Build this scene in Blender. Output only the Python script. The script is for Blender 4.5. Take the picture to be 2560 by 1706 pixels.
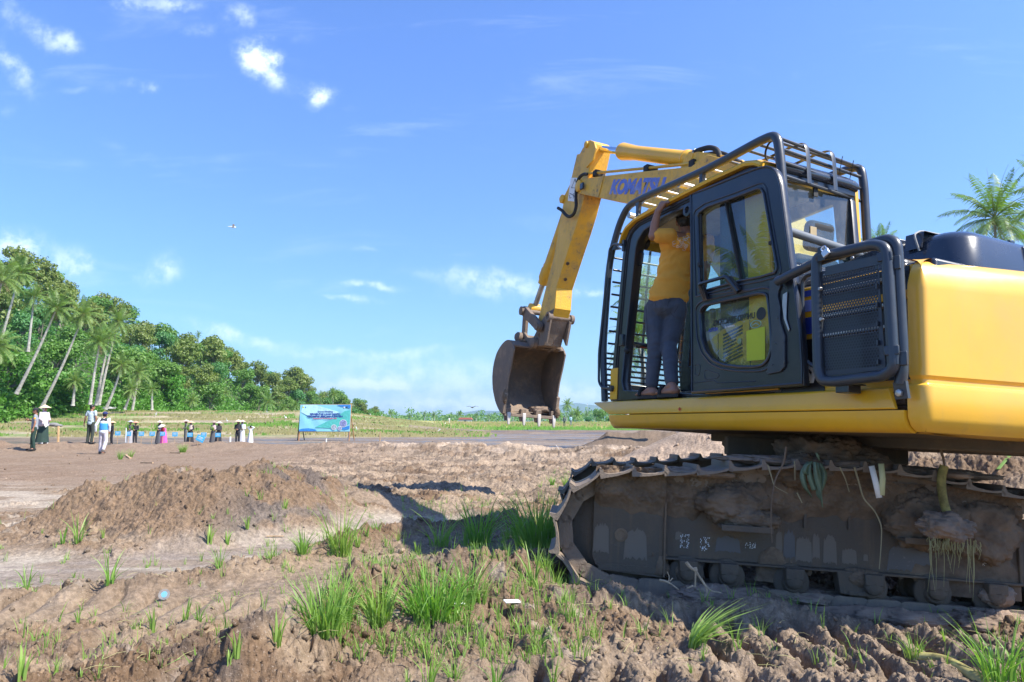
import bpy, math, random
import numpy as np
from mathutils import Vector, Matrix
random.seed(7)
rng = np.random.default_rng(11)
for o in list(bpy.data.objects): bpy.data.objects.remove(o)
scn = bpy.context.scene
COL = scn.collection

# ------------------------------------------------------------------ camera
FPX, HOR, EYE = 1707.0, 1054.0, 1.2316
PITCH = math.atan((HOR - 853) / FPX)
cd = bpy.data.cameras.new('Camera'); cam = bpy.data.objects.new('Camera', cd); COL.objects.link(cam)
cam.location = (0, 0, EYE); cam.rotation_euler = (math.pi/2 + PITCH, 0, 0)
cd.sensor_width = 36; cd.lens = 36*FPX/2560; cd.clip_start = 0.05; cd.clip_end = 30000
scn.camera = cam
scn.view_settings.view_transform = 'Standard'; scn.view_settings.look = 'None'
scn.view_settings.exposure = 1.0; scn.view_settings.gamma = 1
scn.view_settings.use_curve_mapping = False
try:
    scn.cycles.max_bounces = 10; scn.cycles.transparent_max_bounces = 24; scn.cycles.volume_bounces = 0
except Exception: pass

# ------------------------------------------------------------------ sun, sky
SUN_AZ = math.atan2(0.91, -0.41); SUN_EL = math.radians(49)
S = Vector((math.sin(SUN_AZ)*math.cos(SUN_EL), math.cos(SUN_AZ)*math.cos(SUN_EL), math.sin(SUN_EL)))
ld = bpy.data.lights.new('sun_lamp', 'SUN'); ld.energy = 4.8; ld.angle = math.radians(0.53); ld.color = (1, 0.94, 0.83)
lo = bpy.data.objects.new('sun_lamp', ld); COL.objects.link(lo)
lo.rotation_euler = (-S).to_track_quat('-Z', 'Y').to_euler(); lo.location = (20, -10, 30)

def ray(px, py):
    cp, sp = math.cos(PITCH), math.sin(PITCH)
    a, b = (px-1280)/FPX, (853-py)/FPX
    return Vector((a, cp - b*sp, sp + b*cp))

W = bpy.data.worlds.new('World'); scn.world = W; W.use_nodes = True
nt = W.node_tree; nt.nodes.clear()
class NT:
    """tiny node helper"""
    def __init__(s, tree): s.t = tree
    def n(s, typ, **k):
        nd = s.t.nodes.new(typ)
        for a, b in k.items():
            if a.startswith('i_'): nd.inputs[int(a[2:]) if a[2:].isdigit() else a[2:]].default_value = b
            else: setattr(nd, a, b)
        return nd
    def l(s, a, b): s.t.links.new(a, b)
    def m(s, op, a, b=None, c=None, clamp=False):
        nd = s.t.nodes.new('ShaderNodeMath'); nd.operation = op; nd.use_clamp = clamp
        for i, q in enumerate((a, b, c)):
            if q is None: continue
            if isinstance(q, (int, float)): nd.inputs[i].default_value = q
            else: s.l(q, nd.inputs[i])
        return nd.outputs[0]
    def mix(s, fac, a, b, blend='MIX'):
        nd = s.t.nodes.new('ShaderNodeMix'); nd.data_type = 'RGBA'; nd.blend_type = blend
        for i, q in ((0, fac), (6, a), (7, b)):
            if isinstance(q, (int, float)): nd.inputs[i].default_value = q
            elif isinstance(q, (tuple, list)): nd.inputs[i].default_value = tuple(q) + ((1,) if len(q) == 3 else ())
            else: s.l(q, nd.inputs[i])
        return nd.outputs[2]
    def noise(s, vec, scale, detail=3, rough=0.55, dist=0):
        nd = s.n('ShaderNodeTexNoise'); nd.inputs['Scale'].default_value = scale; nd.inputs['Detail'].default_value = detail
        nd.inputs['Roughness'].default_value = rough; nd.inputs['Distortion'].default_value = dist
        if vec is not None: s.l(vec, nd.inputs['Vector'])
        return nd
    def ramp(s, fac, lo, hi, a=0., b=1.):
        nd = s.n('ShaderNodeMapRange'); nd.interpolation_type = 'SMOOTHSTEP'
        nd.inputs[1].default_value = lo; nd.inputs[2].default_value = hi; nd.inputs[3].default_value = a; nd.inputs[4].default_value = b
        s.l(fac, nd.inputs[0]); return nd.outputs[0]
w = NT(nt)
sky = w.n('ShaderNodeTexSky'); sky.sky_type = 'NISHITA'; sky.sun_disc = False
sky.sun_elevation = SUN_EL; sky.sun_rotation = SUN_AZ; sky.air_density = 1.0; sky.dust_density = 0.6; sky.ozone_density = 2.0
tc = w.n('ShaderNodeTexCoord'); sx = w.n('ShaderNodeSeparateXYZ'); w.l(tc.outputs['Generated'], sx.inputs[0])
# clouds: puffs and streaks at fixed directions of the sky, broken up by noise
yy = w.m('MAXIMUM', sx.outputs[1], 0.05)
u = w.m('DIVIDE', sx.outputs[0], yy); v = w.m('DIVIDE', sx.outputs[2], yy)
cv = w.n('ShaderNodeCombineXYZ'); w.l(u, cv.inputs[0]); w.l(v, cv.inputs[1])
n1 = w.noise(cv.outputs[0], 9, 6, 0.62); n2 = w.noise(cv.outputs[0], 30, 5, 0.65)
sn = w.n('ShaderNodeSeparateXYZ'); w.l(n1.outputs['Color'], sn.inputs[0])
uw = w.m('MULTIPLY_ADD', w.m('SUBTRACT', sn.outputs[0], .5), .11, u); vw = w.m('MULTIPLY_ADD', w.m('SUBTRACT', sn.outputs[1], .5), .05, v)
clouds = [  # px, py, half width, half height, strength, tilt
 (655,162,50,44,1.9,.5),(790,236,36,26,1.3,0),(590,40,38,26,.7,0),(500,75,50,22,.45,0),(430,10,80,24,.75,0),(330,15,40,20,.5,0),
 (650,98,50,16,.35,0),(85,75,60,28,.6,.3),(150,115,40,30,.7,.4),(40,175,70,38,.75,.8),(15,20,30,50,.4,0),(330,210,70,16,.4,0),
 (375,225,22,12,.55,0),(760,95,60,30,.25,0),(20,620,80,42,1.1,0),(175,665,62,44,.85,0),(408,668,54,38,.85,0),(200,230,60,10,.35,0),(20,280,40,20,.35,0),
 (925,712,58,11,.9,.18),(900,752,62,9,.9,.1),(905,623,40,6,.4,.1),(1180,690,150,22,.6,.1),(1270,725,170,26,.6,0),(1450,735,60,10,.45,0),
 (590,838,130,17,.9,.25),(830,882,90,9,.5,0),(1020,885,130,14,.55,-.1),(1120,450,300,8,.12,-.12),
 (1050,930,300,36,.75,0),(1250,985,330,32,.8,0),(960,965,70,10,.9,0),(1000,1015,200,20,.6,0),(1440,980,120,24,.6,0),(1180,1010,90,14,.7,0),(870,960,110,12,.6,0)]
tot = None
for (px, py, a, b, st, tl) in clouds:
    r0 = ray(px, py); u0, v0 = r0.x/r0.y, r0.z/r0.y
    du = w.m('SUBTRACT', uw, u0); dv = w.m('SUBTRACT', vw, v0)
    dv2 = w.m('MULTIPLY_ADD', du, tl, dv) if tl else dv
    q = w.m('ADD', w.m('POWER', w.m('ABSOLUTE', w.m('DIVIDE', du, a/FPX)), 2.), w.m('POWER', w.m('ABSOLUTE', w.m('DIVIDE', dv2, b/FPX)), 2.))
    e = w.m('MULTIPLY', w.m('EXPONENT', w.m('MULTIPLY', q, -.8)), st)
    tot = e if tot is None else w.m('ADD', tot, e)
tex = w.ramp(n2.outputs['Fac'], .30, .66, .35, 1.15)
cm = w.m('MULTIPLY', tot, tex)
cm = w.ramp(cm, .06, 1.5, 0., .80)
# thin high streaks everywhere
mp = w.n('ShaderNodeMapping'); mp.inputs['Scale'].default_value = (1.2, 7, 1); w.l(cv.outputs[0], mp.inputs[0])
n3 = w.noise(mp.outputs[0], 2.2, 7, .62, .6)
cm = w.m('MAXIMUM', cm, w.ramp(n3.outputs['Fac'], .54, .80, 0, .16))
tint = w.mix(1.0, sky.outputs[0], (0.77, 1.07, 1.66), 'MULTIPLY')
gr = w.ramp(sx.outputs[2], -.02, .55, 1.0, 0.0)
tint2 = w.mix(gr, tint, w.mix(1.0, tint, (.80, .84, .72), 'MULTIPLY'))
skyc = w.mix(cm, tint2, (7.6, 8.6, 9.6))
# the sky above the haze stays even: lift the darkest top a little
bg = w.n('ShaderNodeBackground'); bg.inputs['Strength'].default_value = 0.095
w.l(skyc, bg.inputs['Color']); ow = w.n('ShaderNodeOutputWorld'); w.l(bg.outputs[0], ow.inputs[0])

# ------------------------------------------------------------------ naming helpers
def tag(o, label=None, cat=None, group=None, kind=None):
    if label: o['label'] = label
    if cat: o['category'] = cat
    if group: o['group'] = group
    if kind: o['kind'] = kind
    return o
def empty(name, mtx=None, loc=None):
    o = bpy.data.objects.new(name, None); COL.objects.link(o); o.empty_display_size = .2
    if mtx is not None: o.matrix_world = mtx
    if loc is not None: o.location = loc
    return o
KIDS = {}
def link(o, parent=None):
    COL.objects.link(o)
    if parent is not None:
        o.parent = parent; KIDS.setdefault(parent.name, []).append(o)
    return o
def copy_tree(o, parent=None):
    c = o.copy(); link(c, parent)
    for ch in KIDS.get(o.name, []): copy_tree(ch, c)
    return c

# ------------------------------------------------------------------ mesh builder
def V(*a): return Vector(a[0]) if len(a) == 1 else Vector(a)
def fil(pts, r, n=5, closed=False):
    """round the corners of a polyline"""
    pts = [Vector(p) for p in pts]; out = []; N = len(pts)
    for i, p in enumerate(pts):
        if not closed and (i == 0 or i == N-1): out.append(p); continue
        a, b = pts[i-1], pts[(i+1) % N]
        rr = r[i] if isinstance(r, (list, tuple)) else r
        da, db = a-p, b-p
        k = min(rr, da.length*.48, db.length*.48)
        if k < 1e-5: out.append(p); continue
        A, B = p+da.normalized()*k, p+db.normalized()*k
        for j in range(n+1):
            t = j/n; out.append(A*(1-t)**2 + p*2*t*(1-t) + B*t*t)
    return out
class MB:
    def __init__(s): s.v = []; s.f = []
    def add(s, vs, fs):
        o = len(s.v); s.v += [tuple(q) for q in vs]; s.f += [tuple(i+o for i in f) for f in fs]; return s
    def box(s, x0, x1, y0, y1, z0, z1):
        return s.add([(x, y, z) for x in (x0, x1) for y in (y0, y1) for z in (z0, z1)],
              [(0,1,3,2),(4,6,7,5),(0,4,5,1),(2,3,7,6),(0,2,6,4),(1,5,7,3)])
    def beam(s, p0, p1, w_, h, up=(0,0,1), w1=None, h1=None):
        p0, p1 = V(p0), V(p1); d = (p1-p0).normalized(); a = d.cross(V(up)).normalized(); b = a.cross(d)
        w1 = w_ if w1 is None else w1; h1 = h if h1 is None else h1
        vs = [p0+a*i*w_/2+b*j*h/2 for i in (-1,1) for j in (-1,1)] + [p1+a*i*w1/2+b*j*h1/2 for i in (-1,1) for j in (-1,1)]
        return s.add(vs, [(0,1,3,2),(4,6,7,5),(0,4,5,1),(2,3,7,6),(0,2,6,4),(1,5,7,3)])
    def prism(s, poly, a0, a1, ax='y'):
        """poly of (x,z) extruded in y (or (x,y) in z, (y,z) in x)"""
        f = {'y': lambda p, a: (p[0], a, p[1]), 'z': lambda p, a: (p[0], p[1], a), 'x': lambda p, a: (a, p[0], p[1])}[ax]
        n = len(poly); vs = [f(p, a0) for p in poly]+[f(p, a1) for p in poly]
        fs = [tuple(range(n)), tuple(range(2*n-1, n-1, -1))]+[(i, i+n, (i+1) % n+n, (i+1) % n) for i in range(n)]
        return s.add(vs, fs)
    def loft(s, rings, cap=True, closed=False):
        n = len(rings[0]); vs = [p for r in rings for p in r]; fs = []; m = len(rings)
        for k in range(m if closed else m-1):
            k2 = (k+1) % m
            for i in range(n): fs.append((k*n+i, k*n+(i+1) % n, k2*n+(i+1) % n, k2*n+i))
        if cap and not closed: fs += [tuple(range(n-1, -1, -1)), tuple(range((m-1)*n, m*n))]
        return s.add(vs, fs)
    def tube(s, pts, r, n=10, closed=False, k=1.0, up=None):
        pts = [V(p) for p in pts]; N = len(pts); rings = []
        t0 = (pts[1]-pts[0]).normalized()
        nrm = V(up) if up is not None else (V(0,0,1) if abs(t0.z) < .9 else V(1,0,0))
        for i, p in enumerate(pts):
            if closed: t = (pts[(i+1) % N]-pts[i-1])
            else: t = pts[min(i+1, N-1)]-pts[max(i-1, 0)]
            t.normalize()
            a = t.cross(nrm)
            if a.length < 1e-5: a = t.cross(V(0.3,.5,.8))
            a.normalize(); nrm = a.cross(t).normalized()
            rr = r[i] if isinstance(r, (list, tuple)) else r
            rings.append([p+a*math.cos(2*math.pi*j/n)*rr*k+nrm*math.sin(2*math.pi*j/n)*rr for j in range(n)])
        return s.loft(rings, closed=closed)
    def cyl(s, p0, p1, r0, r1=None, n=20):
        return s.tube([p0, p1], [r0, r0 if r1 is None else r1], n)
    def lathe(s, p0, ax, prof, n=28):
        """prof: (dist along axis, radius)"""
        p0 = V(p0); ax = V(ax).normalized(); a = ax.orthogonal().normalized(); b = ax.cross(a)
        return s.loft([[p0+ax*h+(a*math.cos(2*math.pi*j/n)+b*math.sin(2*math.pi*j/n))*max(r, 1e-4) for j in range(n)] for h, r in prof])
    def ball(s, c, r, nu=14, nv=9, sc=(1,1,1), mtx=None):
        c = V(c); rings = []
        for i in range(nv+1):
            th = math.pi*i/nv; R = max(math.sin(th), 1e-3)
            ring = []
            for j in range(nu):
                q = V(math.cos(2*math.pi*j/nu)*R*r*sc[0], math.sin(2*math.pi*j/nu)*R*r*sc[1], math.cos(th)*r*sc[2])
                if mtx is not None: q = mtx @ q
                ring.append(c+q)
            rings.append(ring)
        return s.loft(rings)
    def build(s, name, mat, parent=None, smooth=True, bevel=0, mtx=None, ang=38, seg=2):
        me = bpy.data.meshes.new(name); me.from_pydata(s.v, [], s.f); me.update()
        return finish(me, name, mat, parent, smooth, bevel, mtx, ang, seg)
def finish(me, name, mat, parent=None, smooth=True, bevel=0, mtx=None, ang=38, seg=2):
    import bmesh
    bm = bmesh.new(); bm.from_mesh(me); bmesh.ops.recalc_face_normals(bm, faces=bm.faces); bm.to_mesh(me); bm.free()
    if smooth:
        me.polygons.foreach_set('use_smooth', [True]*len(me.polygons)); me.set_sharp_from_angle(angle=math.radians(ang))
    if mat: me.materials.append(mat)
    o = bpy.data.objects.new(name, me); link(o, parent)
    if mtx is not None: o.matrix_local = mtx
    if bevel:
        b = o.modifiers.new('bevel', 'BEVEL'); b.width = bevel; b.segments = seg; b.limit_method = 'ANGLE'; b.angle_limit = math.radians(40); b.harden_normals = False
    return o
def from_curve(cu, name, mat, parent, mtx, bevel=0):
    tmp = bpy.data.objects.new('tmp', cu); COL.objects.link(tmp)
    dg = bpy.context.evaluated_depsgraph_get(); dg.update()
    me = bpy.data.meshes.new_from_object(tmp.evaluated_get(dg)); bpy.data.objects.remove(tmp)
    me.materials.clear(); me.name = name
    if mtx is not None: me.transform(mtx)
    me.polygons.foreach_set('use_smooth', [True]*len(me.polygons)); me.set_sharp_from_angle(angle=math.radians(38))
    me.materials.append(mat)
    o = bpy.data.objects.new(name, me); link(o, parent); return o
PLANE_XZ = Matrix(((1,0,0,0),(0,0,-1,0),(0,1,0,0),(0,0,0,1)))   # curve (x,y) -> (x, -z, y)
def plate(outer, holes, y, th, name, mat, parent, bev=.004):
    """flat plate in the x-z plane with holes; y is its centre"""
    cu = bpy.data.curves.new(name, 'CURVE'); cu.dimensions = '2D'; cu.fill_mode = 'BOTH'
    for pl in [outer]+holes:
        sp = cu.splines.new('POLY'); sp.points.add(len(pl)-1); sp.use_cyclic_u = True
        for i, q in enumerate(pl): sp.points[i].co = (q[0], q[1], 0, 1)
    cu.extrude = max(th/2-bev, .0005); cu.bevel_depth = bev; cu.bevel_resolution = 1; cu.offset = -bev
    return from_curve(cu, name, mat, parent, Matrix.Translation((0, y, 0)) @ PLANE_XZ)
def text(body, size, mtx, name, mat, parent=None, ext=.002, off=0., shear=0, sx=1., align='LEFT', space=1.):
    cu = bpy.data.curves.new(name, 'FONT'); cu.body = body; cu.size = size; cu.extrude = ext; cu.offset = off; cu.shear = shear
    cu.align_x = align; cu.space_character = space; cu.resolution_u = 4
    return from_curve(cu, name, mat, parent, mtx @ Matrix.Diagonal((sx, 1, 1, 1)))
# ------------------------------------------------------------------ materials
def mat_new(name):
    m = bpy.data.materials.new(name); m.use_nodes = True; t = m.node_tree; t.nodes.clear(); k = NT(t)
    b = k.n('ShaderNodeBsdfPrincipled'); o = k.n('ShaderNodeOutputMaterial'); k.l(b.outputs[0], o.inputs[0])
    return m, k, b, o
def setb(b, **kw):
    for a, v_ in kw.items():
        nm = {'rough': 'Roughness', 'metal': 'Metallic', 'coat': 'Coat Weight', 'coatr': 'Coat Roughness', 'spec': 'Specular IOR Level', 'trans': 'Transmission Weight', 'ior': 'IOR', 'sheen': 'Sheen Weight', 'sss': 'Subsurface Weight'}[a]
        b.inputs[nm].default_value = v_
def simple(name, col, rough=.6, metal=0., var=.12, scale=6., bump=0., bscale=60., **kw):
    """one base colour with soft procedural variation and optional bump"""
    m, k, b, o = mat_new(name); tcn = k.n('ShaderNodeTexCoord')
    n_ = k.noise(tcn.outputs['Object'], scale, 5, .6)
    f = k.ramp(n_.outputs['Fac'], .3, .7)
    dk = tuple(c*(1-var) for c in col); lt = tuple(min(1, c*(1+var)) for c in col)
    k.l(k.mix(f, dk, lt), b.inputs['Base Color']); setb(b, rough=rough, metal=metal, **kw)
    if bump:
        n2_ = k.noise(tcn.outputs['Object'], bscale, 7, .72); bp = k.n('ShaderNodeBump'); bp.inputs['Strength'].default_value = bump; bp.inputs['Distance'].default_value = .01
        k.l(n2_.outputs['Fac'], bp.inputs['Height']); k.l(bp.outputs[0], b.inputs['Normal'])
    return m
def worn(name, paint, under, dirt, rough, wear=.64, dirtiness=.5, coat=0., dscale=3., streak=True):
    """paint with chips showing another colour, dust and vertical run marks"""
    m, k, b, o = mat_new(name); tcn = k.n('ShaderNodeTexCoord'); P_ = tcn.outputs['Object']
    big = k.noise(P_, 1.3, 5, .6); fine = k.noise(P_, 26, 7, .75); mid = k.noise(P_, dscale, 7, .68)
    mpn = k.n('ShaderNodeMapping'); mpn.inputs['Scale'].default_value = (16, 16, 1.0); k.l(P_, mpn.inputs[0]); st = k.noise(mpn.outputs[0], 1., 4, .6)
    pc = k.mix(k.ramp(big.outputs['Fac'], .35, .65), tuple(c*.93 for c in paint), tuple(min(1, c*1.05) for c in paint))
    chip = k.m('MULTIPLY', k.ramp(fine.outputs['Fac'], wear, wear+.03), k.ramp(mid.outputs['Fac'], .5, .62))
    c = k.mix(chip, pc, under)
    d = k.ramp(mid.outputs['Fac'], .42, .78, 0, dirtiness)
    if streak: d = k.m('MAXIMUM', d, k.ramp(st.outputs['Fac'], .52, .75, 0, dirtiness*.55))
    c = k.mix(d, c, dirt); k.l(c, b.inputs['Base Color'])
    r = k.m('MULTIPLY_ADD', d, .45, rough, clamp=True); k.l(r, b.inputs['Roughness'])
    setb(b, coat=coat, coatr=.15)
    bp = k.n('ShaderNodeBump'); bp.inputs['Strength'].default_value = .12 if dirtiness < .6 else .7; bp.inputs['Distance'].default_value = .004 if dirtiness < .6 else .012
    k.l(k.m('ADD', fine.outputs['Fac'], chip), bp.inputs['Height']); k.l(bp.outputs[0], b.inputs['Normal'])
    return m
SOIL = (.235, .165, .115)
M = {}
M['yellow'] = worn('yellow_paint', (.82, .43, .018), (.06, .055, .05), (.34, .24, .13), .34, .66, .22, .35)
M['yellow_worn'] = worn('worn_yellow_paint', (.78, .43, .035), (.16, .14, .12), (.33, .24, .14), .45, .57, .75, .05)
M['yellow_clean'] = worn('counterweight_yellow_paint', (.86, .47, .045), (.3, .22, .1), (.42, .31, .15), .32, .70, .30, .35, 1.5)
M['black'] = worn('black_paint', (.011, .014, .021), (.10, .10, .10), (.10, .085, .07), .30, .70, .20, .35)
M['black_clean'] = worn('dark_hood_paint', (.020, .027, .042), (.08, .08, .09), (.10, .10, .11), .26, .75, .12, .5, 1.5)
M['tube'] = worn('charcoal_tube_paint', (.028, .036, .048), (.28, .27, .25), (.13, .12, .10), .38, .70, .25, .2)
M['rubber'] = simple('rubber', (.018, .018, .018), .7)
M['chrome'] = simple('polished_rod', (.72, .74, .78), .12, 1.0, .04)
M['steel'] = simple('bare_steel', (.42, .41, .39), .42, .8, .25)
M['mudsteel'] = worn('muddy_steel', (.105, .080, .056), (.22, .19, .15), (.215, .145, .088), .75, .60, .97, 0, 1.6)
M['mudtrack'] = worn('muddy_track_steel', (.20, .155, .115), (.42, .37, .31), (.32, .235, .16), .75, .62, .9, 0, 5)
M['mudbucket'] = worn('muddy_bucket_steel', (.17, .13, .10), (.42, .37, .31), (.33, .235, .16), .8, .58, .95, 0, 4)
M['mud'] = simple('caked_mud', (.165, .112, .070), .95, 0, .3, 7, .8, 40)
M['drymud'] = simple('dry_soil_clods', (.25, .18, .13), .95, 0, .35, 5, .8, 50)
M['white'] = simple('white_paint', (.78, .78, .76), .5, 0, .05)
M['blue'] = simple('blue_decal', (.03, .06, .36), .4, 0, .2)
M['logoblue'] = worn('worn_blue_letters', (.10, .16, .55), (.60, .50, .30), (.45, .48, .60), .5, .56, .8)
M['wood'] = simple('weathered_wood', (.45, .30, .17), .85, 0, .25, 20)
M['grey'] = simple('grey_trim', (.30, .29, .27), .6, 0, .06)
M['seat'] = simple('seat_cloth', (.02, .022, .025), .85)
M['beige'] = simple('headliner', (.50, .47, .40), .8)
M['red'] = simple('red_plastic', (.55, .03, .02), .4)
M['lime'] = simple('lime_sheet', (.42, .48, .01), .5, 0, .05)
M['decalblack'] = simple('black_letters', (.012, .012, .012), .5)
M['brass'] = simple('lock_body', (.62, .66, .72), .25, .7, .05)
def glass(name, tint, rough=.0, dirt=.10, refl=1.0):
    m, k, b, o = mat_new(name); k.t.nodes.remove(b); tcn = k.n('ShaderNodeTexCoord')
    tr = k.n('ShaderNodeBsdfTransparent'); tr.inputs[0].default_value = tint+(1,)
    gl = k.n('ShaderNodeBsdfGlossy'); gl.inputs[0].default_value = (refl,)*3+(1,); gl.inputs['Roughness'].default_value = rough
    fr = k.n('ShaderNodeLayerWeight'); fr.inputs[0].default_value = .5
    f = k.m('MULTIPLY_ADD', k.m('POWER', fr.outputs['Facing'], 4.), .9, .085, clamp=True)
    mx = k.n('ShaderNodeMixShader'); k.l(f, mx.inputs[0]); k.l(tr.outputs[0], mx.inputs[1]); k.l(gl.outputs[0], mx.inputs[2])
    df = k.n('ShaderNodeBsdfDiffuse'); df.inputs[0].default_value = (.45, .42, .37, 1)
    n_ = k.noise(tcn.outputs['Object'], 5, 6, .7); n3_ = k.noise(tcn.outputs['Object'], 60, 3, .7)
    g = k.m('MULTIPLY', k.ramp(n_.outputs['Fac'], .35, .75, dirt*.35, dirt), k.ramp(n3_.outputs['Fac'], .3, .7, .6, 1.2))
    mx2 = k.n('ShaderNodeMixShader'); k.l(g, mx2.inputs[0]); k.l(mx.outputs[0], mx2.inputs[1]); k.l(df.outputs[0], mx2.inputs[2])
    k.l(mx2.outputs[0], o.inputs[0]); return m
M['glass'] = glass('tinted_green_glass', (.62, .78, .70), dirt=.09)
M['glass_rear'] = glass('rear_window_glass', (.55, .72, .74), dirt=.22)
M['glass_front'] = glass('windshield_glass', (.90, .96, .95), dirt=.06)
# perforated sheet: a hexagonal field of round holes cut by transparency
def perforated():
    m, k, b, o = mat_new('perforated_sheet'); tcn = k.n('ShaderNodeTexCoord'); s_ = k.n('ShaderNodeSeparateXYZ'); k.l(tcn.outputs['Object'], s_.inputs[0])
    P0 = .0185
    def cell(ox, oz):
        fx = k.m('SUBTRACT', k.m('FRACT', k.m('ADD', k.m('DIVIDE', s_.outputs[0], P0), 50+ox)), .5)
        fz = k.m('SUBTRACT', k.m('FRACT', k.m('ADD', k.m('DIVIDE', s_.outputs[2], P0*1.732), 50+oz)), .5)
        fz = k.m('MULTIPLY', fz, 1.732)
        return k.m('SQRT', k.m('ADD', k.m('MULTIPLY', fx, fx), k.m('MULTIPLY', fz, fz)))
    d = k.m('MINIMUM', cell(0, 0), cell(.5, .5)); hole = k.m('LESS_THAN', d, .375)
    # holes only inside the field
    fld = None
    for (ax, lo, hi) in ((0, -1.645, -1.265), (2, 1.435, 2.03)):
        a = k.m('MULTIPLY', k.m('GREATER_THAN', s_.outputs[ax], lo), k.m('LESS_THAN', s_.outputs[ax], hi)); fld = a if fld is None else k.m('MULTIPLY', fld, a)
    band = k.m('ABSOLUTE', k.m('SUBTRACT', k.m('FRACT', k.m('ADD', k.m('DIVIDE', s_.outputs[2], .122), .35)), .5))
    hole = k.m('MULTIPLY', k.m('MULTIPLY', hole, fld), k.m('LESS_THAN', band, .475))
    tr = k.n('ShaderNodeBsdfTransparent'); mx = k.n('ShaderNodeMixShader'); k.l(hole, mx.inputs[0]); k.l(b.outputs[0], mx.inputs[1]); k.l(tr.outputs[0], mx.inputs[2])
    b.inputs['Base Color'].default_value = (.028, .036, .050, 1); setb(b, rough=.42); k.l(mx.outputs[0], o.inputs[0]); return m
M['perf'] = perforated()
def leafmat(name, c1, c2, c3=None, tr=.35, rough=.5):
    m, k, b, o = mat_new(name); oi = k.n('ShaderNodeObjectInfo'); g = k.n('ShaderNodeNewGeometry'); tcn = k.n('ShaderNodeTexCoord')
    n_ = k.noise(tcn.outputs['Object'], .7, 3, .6)
    f = k.m('MULTIPLY_ADD', g.outputs['Random Per Island'], .5, k.m('MULTIPLY', k.ramp(n_.outputs['Fac'], .3, .7), .5))
    c = k.mix(f, c1, c2)
    if c3: c = k.mix(k.m('MULTIPLY', oi.outputs['Random'], .8), c, k.mix(.5, c, c3))
    k.l(c, b.inputs['Base Color']); setb(b, rough=rough)
    t_ = k.n('ShaderNodeBsdfTranslucent'); k.l(k.mix(1., c, (1.1, 1.25, .5), 'MULTIPLY'), t_.inputs[0])
    mx = k.n('ShaderNodeMixShader'); mx.inputs[0].default_value = tr; k.l(b.outputs[0], mx.inputs[1]); k.l(t_.outputs[0], mx.inputs[2]); k.l(mx.outputs[0], o.inputs[0])
    return m
M['leafA'] = leafmat('broadleaf_green', (.08, .20, .04), (.18, .35, .06), (.20, .29, .06))
M['leafB'] = leafmat('broadleaf_olive', (.13, .20, .05), (.25, .32, .07), (.27, .28, .08))
M['leafC'] = leafmat('broadleaf_blue_green', (.06, .20, .07), (.13, .32, .10), (.15, .30, .07))
M['leafD'] = leafmat('bright_shrub_green', (.06, .19, .02), (.13, .32, .04), (.16, .30, .05))
M['palm'] = leafmat('palm_frond_green', (.10, .20, .05), (.22, .34, .08), (.24, .32, .09))
M['palmyel'] = leafmat('yellowing_palm_frond', (.20, .26, .06), (.32, .33, .09))
M['palmdry'] = simple('dry_palm_frond', (.30, .21, .13), .9)
M['bark'] = simple('pale_palm_bark', (.36, .34, .30), .9, 0, .3, 4)
M['barkdark'] = simple('tree_bark', (.16, .14, .11), .9, 0, .3, 4)
M['rice'] = leafmat('rice_blade_green', (.09, .26, .03), (.34, .52, .12), (.36, .40, .12), .4, .5)
M['ricedark'] = leafmat('dark_grass_green', (.09, .25, .03), (.19, .40, .05), None, .4, .45)
M['straw'] = leafmat('pale_straw', (.30, .28, .11), (.46, .40, .20), None, .2, .7)
M['bananaleaf'] = simple('wilted_leaf', (.13, .18, .11), .55, 0, .2, 9)
M['skin'] = simple('skin', (.30, .145, .088), .5, 0, .06, sss=.05)
M['hair'] = simple('black_hair', (.008, .007, .007), .45, 0, .2, 40)
def cloth(name, col, bump=.35, sc=9): return simple(name, col, .85, 0, .08, 4, bump, sc)
# ------------------------------------------------------------------ frames of the excavator
def RZYX(yaw, rol):
    return Matrix.Rotation(yaw, 3, 'Z') @ Matrix.Rotation(rol, 3, 'X')
RM = RZYX(math.radians(112.969), math.radians(3.666)); OM = V(2.632, 5.741, 0)
NM = RM @ V(0,0,1)
_x = V(math.cos(math.radians(-5.2)), math.sin(math.radians(-5.2)), 0); _x = (_x-NM*_x.dot(NM)).normalized(); _y = NM.cross(_x)
RU = Matrix((_x, _y, NM)).transposed(); OU = OM+V(-.162, .169, -.105)
XM = Matrix.Translation(OM) @ RM.to_4x4(); XU = Matrix.Translation(OU) @ RU.to_4x4()
MU = XM.inverted() @ XU                                   # undercarriage frame seen from the upper frame
CAMP = V(0, 0, EYE)
def G(px, py, z=0.):
    r = ray(px, py); t = (z-EYE)/r.z; return CAMP+r*t
def atY(px, py, Y):
    r = ray(px, py); return CAMP+r*(Y/r.y)

# ------------------------------------------------------------------ noise
def _h(ix, iy, s):
    n = (ix.astype(np.int64)*374761393 + iy.astype(np.int64)*668265263 + s*1274126177) & 0x7fffffff
    n = ((n ^ (n >> 13)) * 1274126177) & 0x7fffffff
    n = (n ^ (n >> 16)) & 0x7fffffff
    n = ((n * 1103515245) + 12345) & 0x7fffffff
    return ((n >> 7) & 0xffff) / 65535.0
def _h3(ix, iy, iz, s): return _h(ix+iz*57, iy-iz*131, s)
def vn3(x, y, z, s=0):
    ix, iy, iz = np.floor(x), np.floor(y), np.floor(z); fx, fy, fz = x-ix, y-iy, z-iz; fx, fy, fz = [t*t*(3-2*t) for t in (fx, fy, fz)]; o = 0
    for a in (0, 1):
        for b in (0, 1):
            for c in (0, 1): o = o+_h3(ix+a, iy+b, iz+c, s)*(fx if a else 1-fx)*(fy if b else 1-fy)*(fz if c else 1-fz)
    return o
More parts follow.
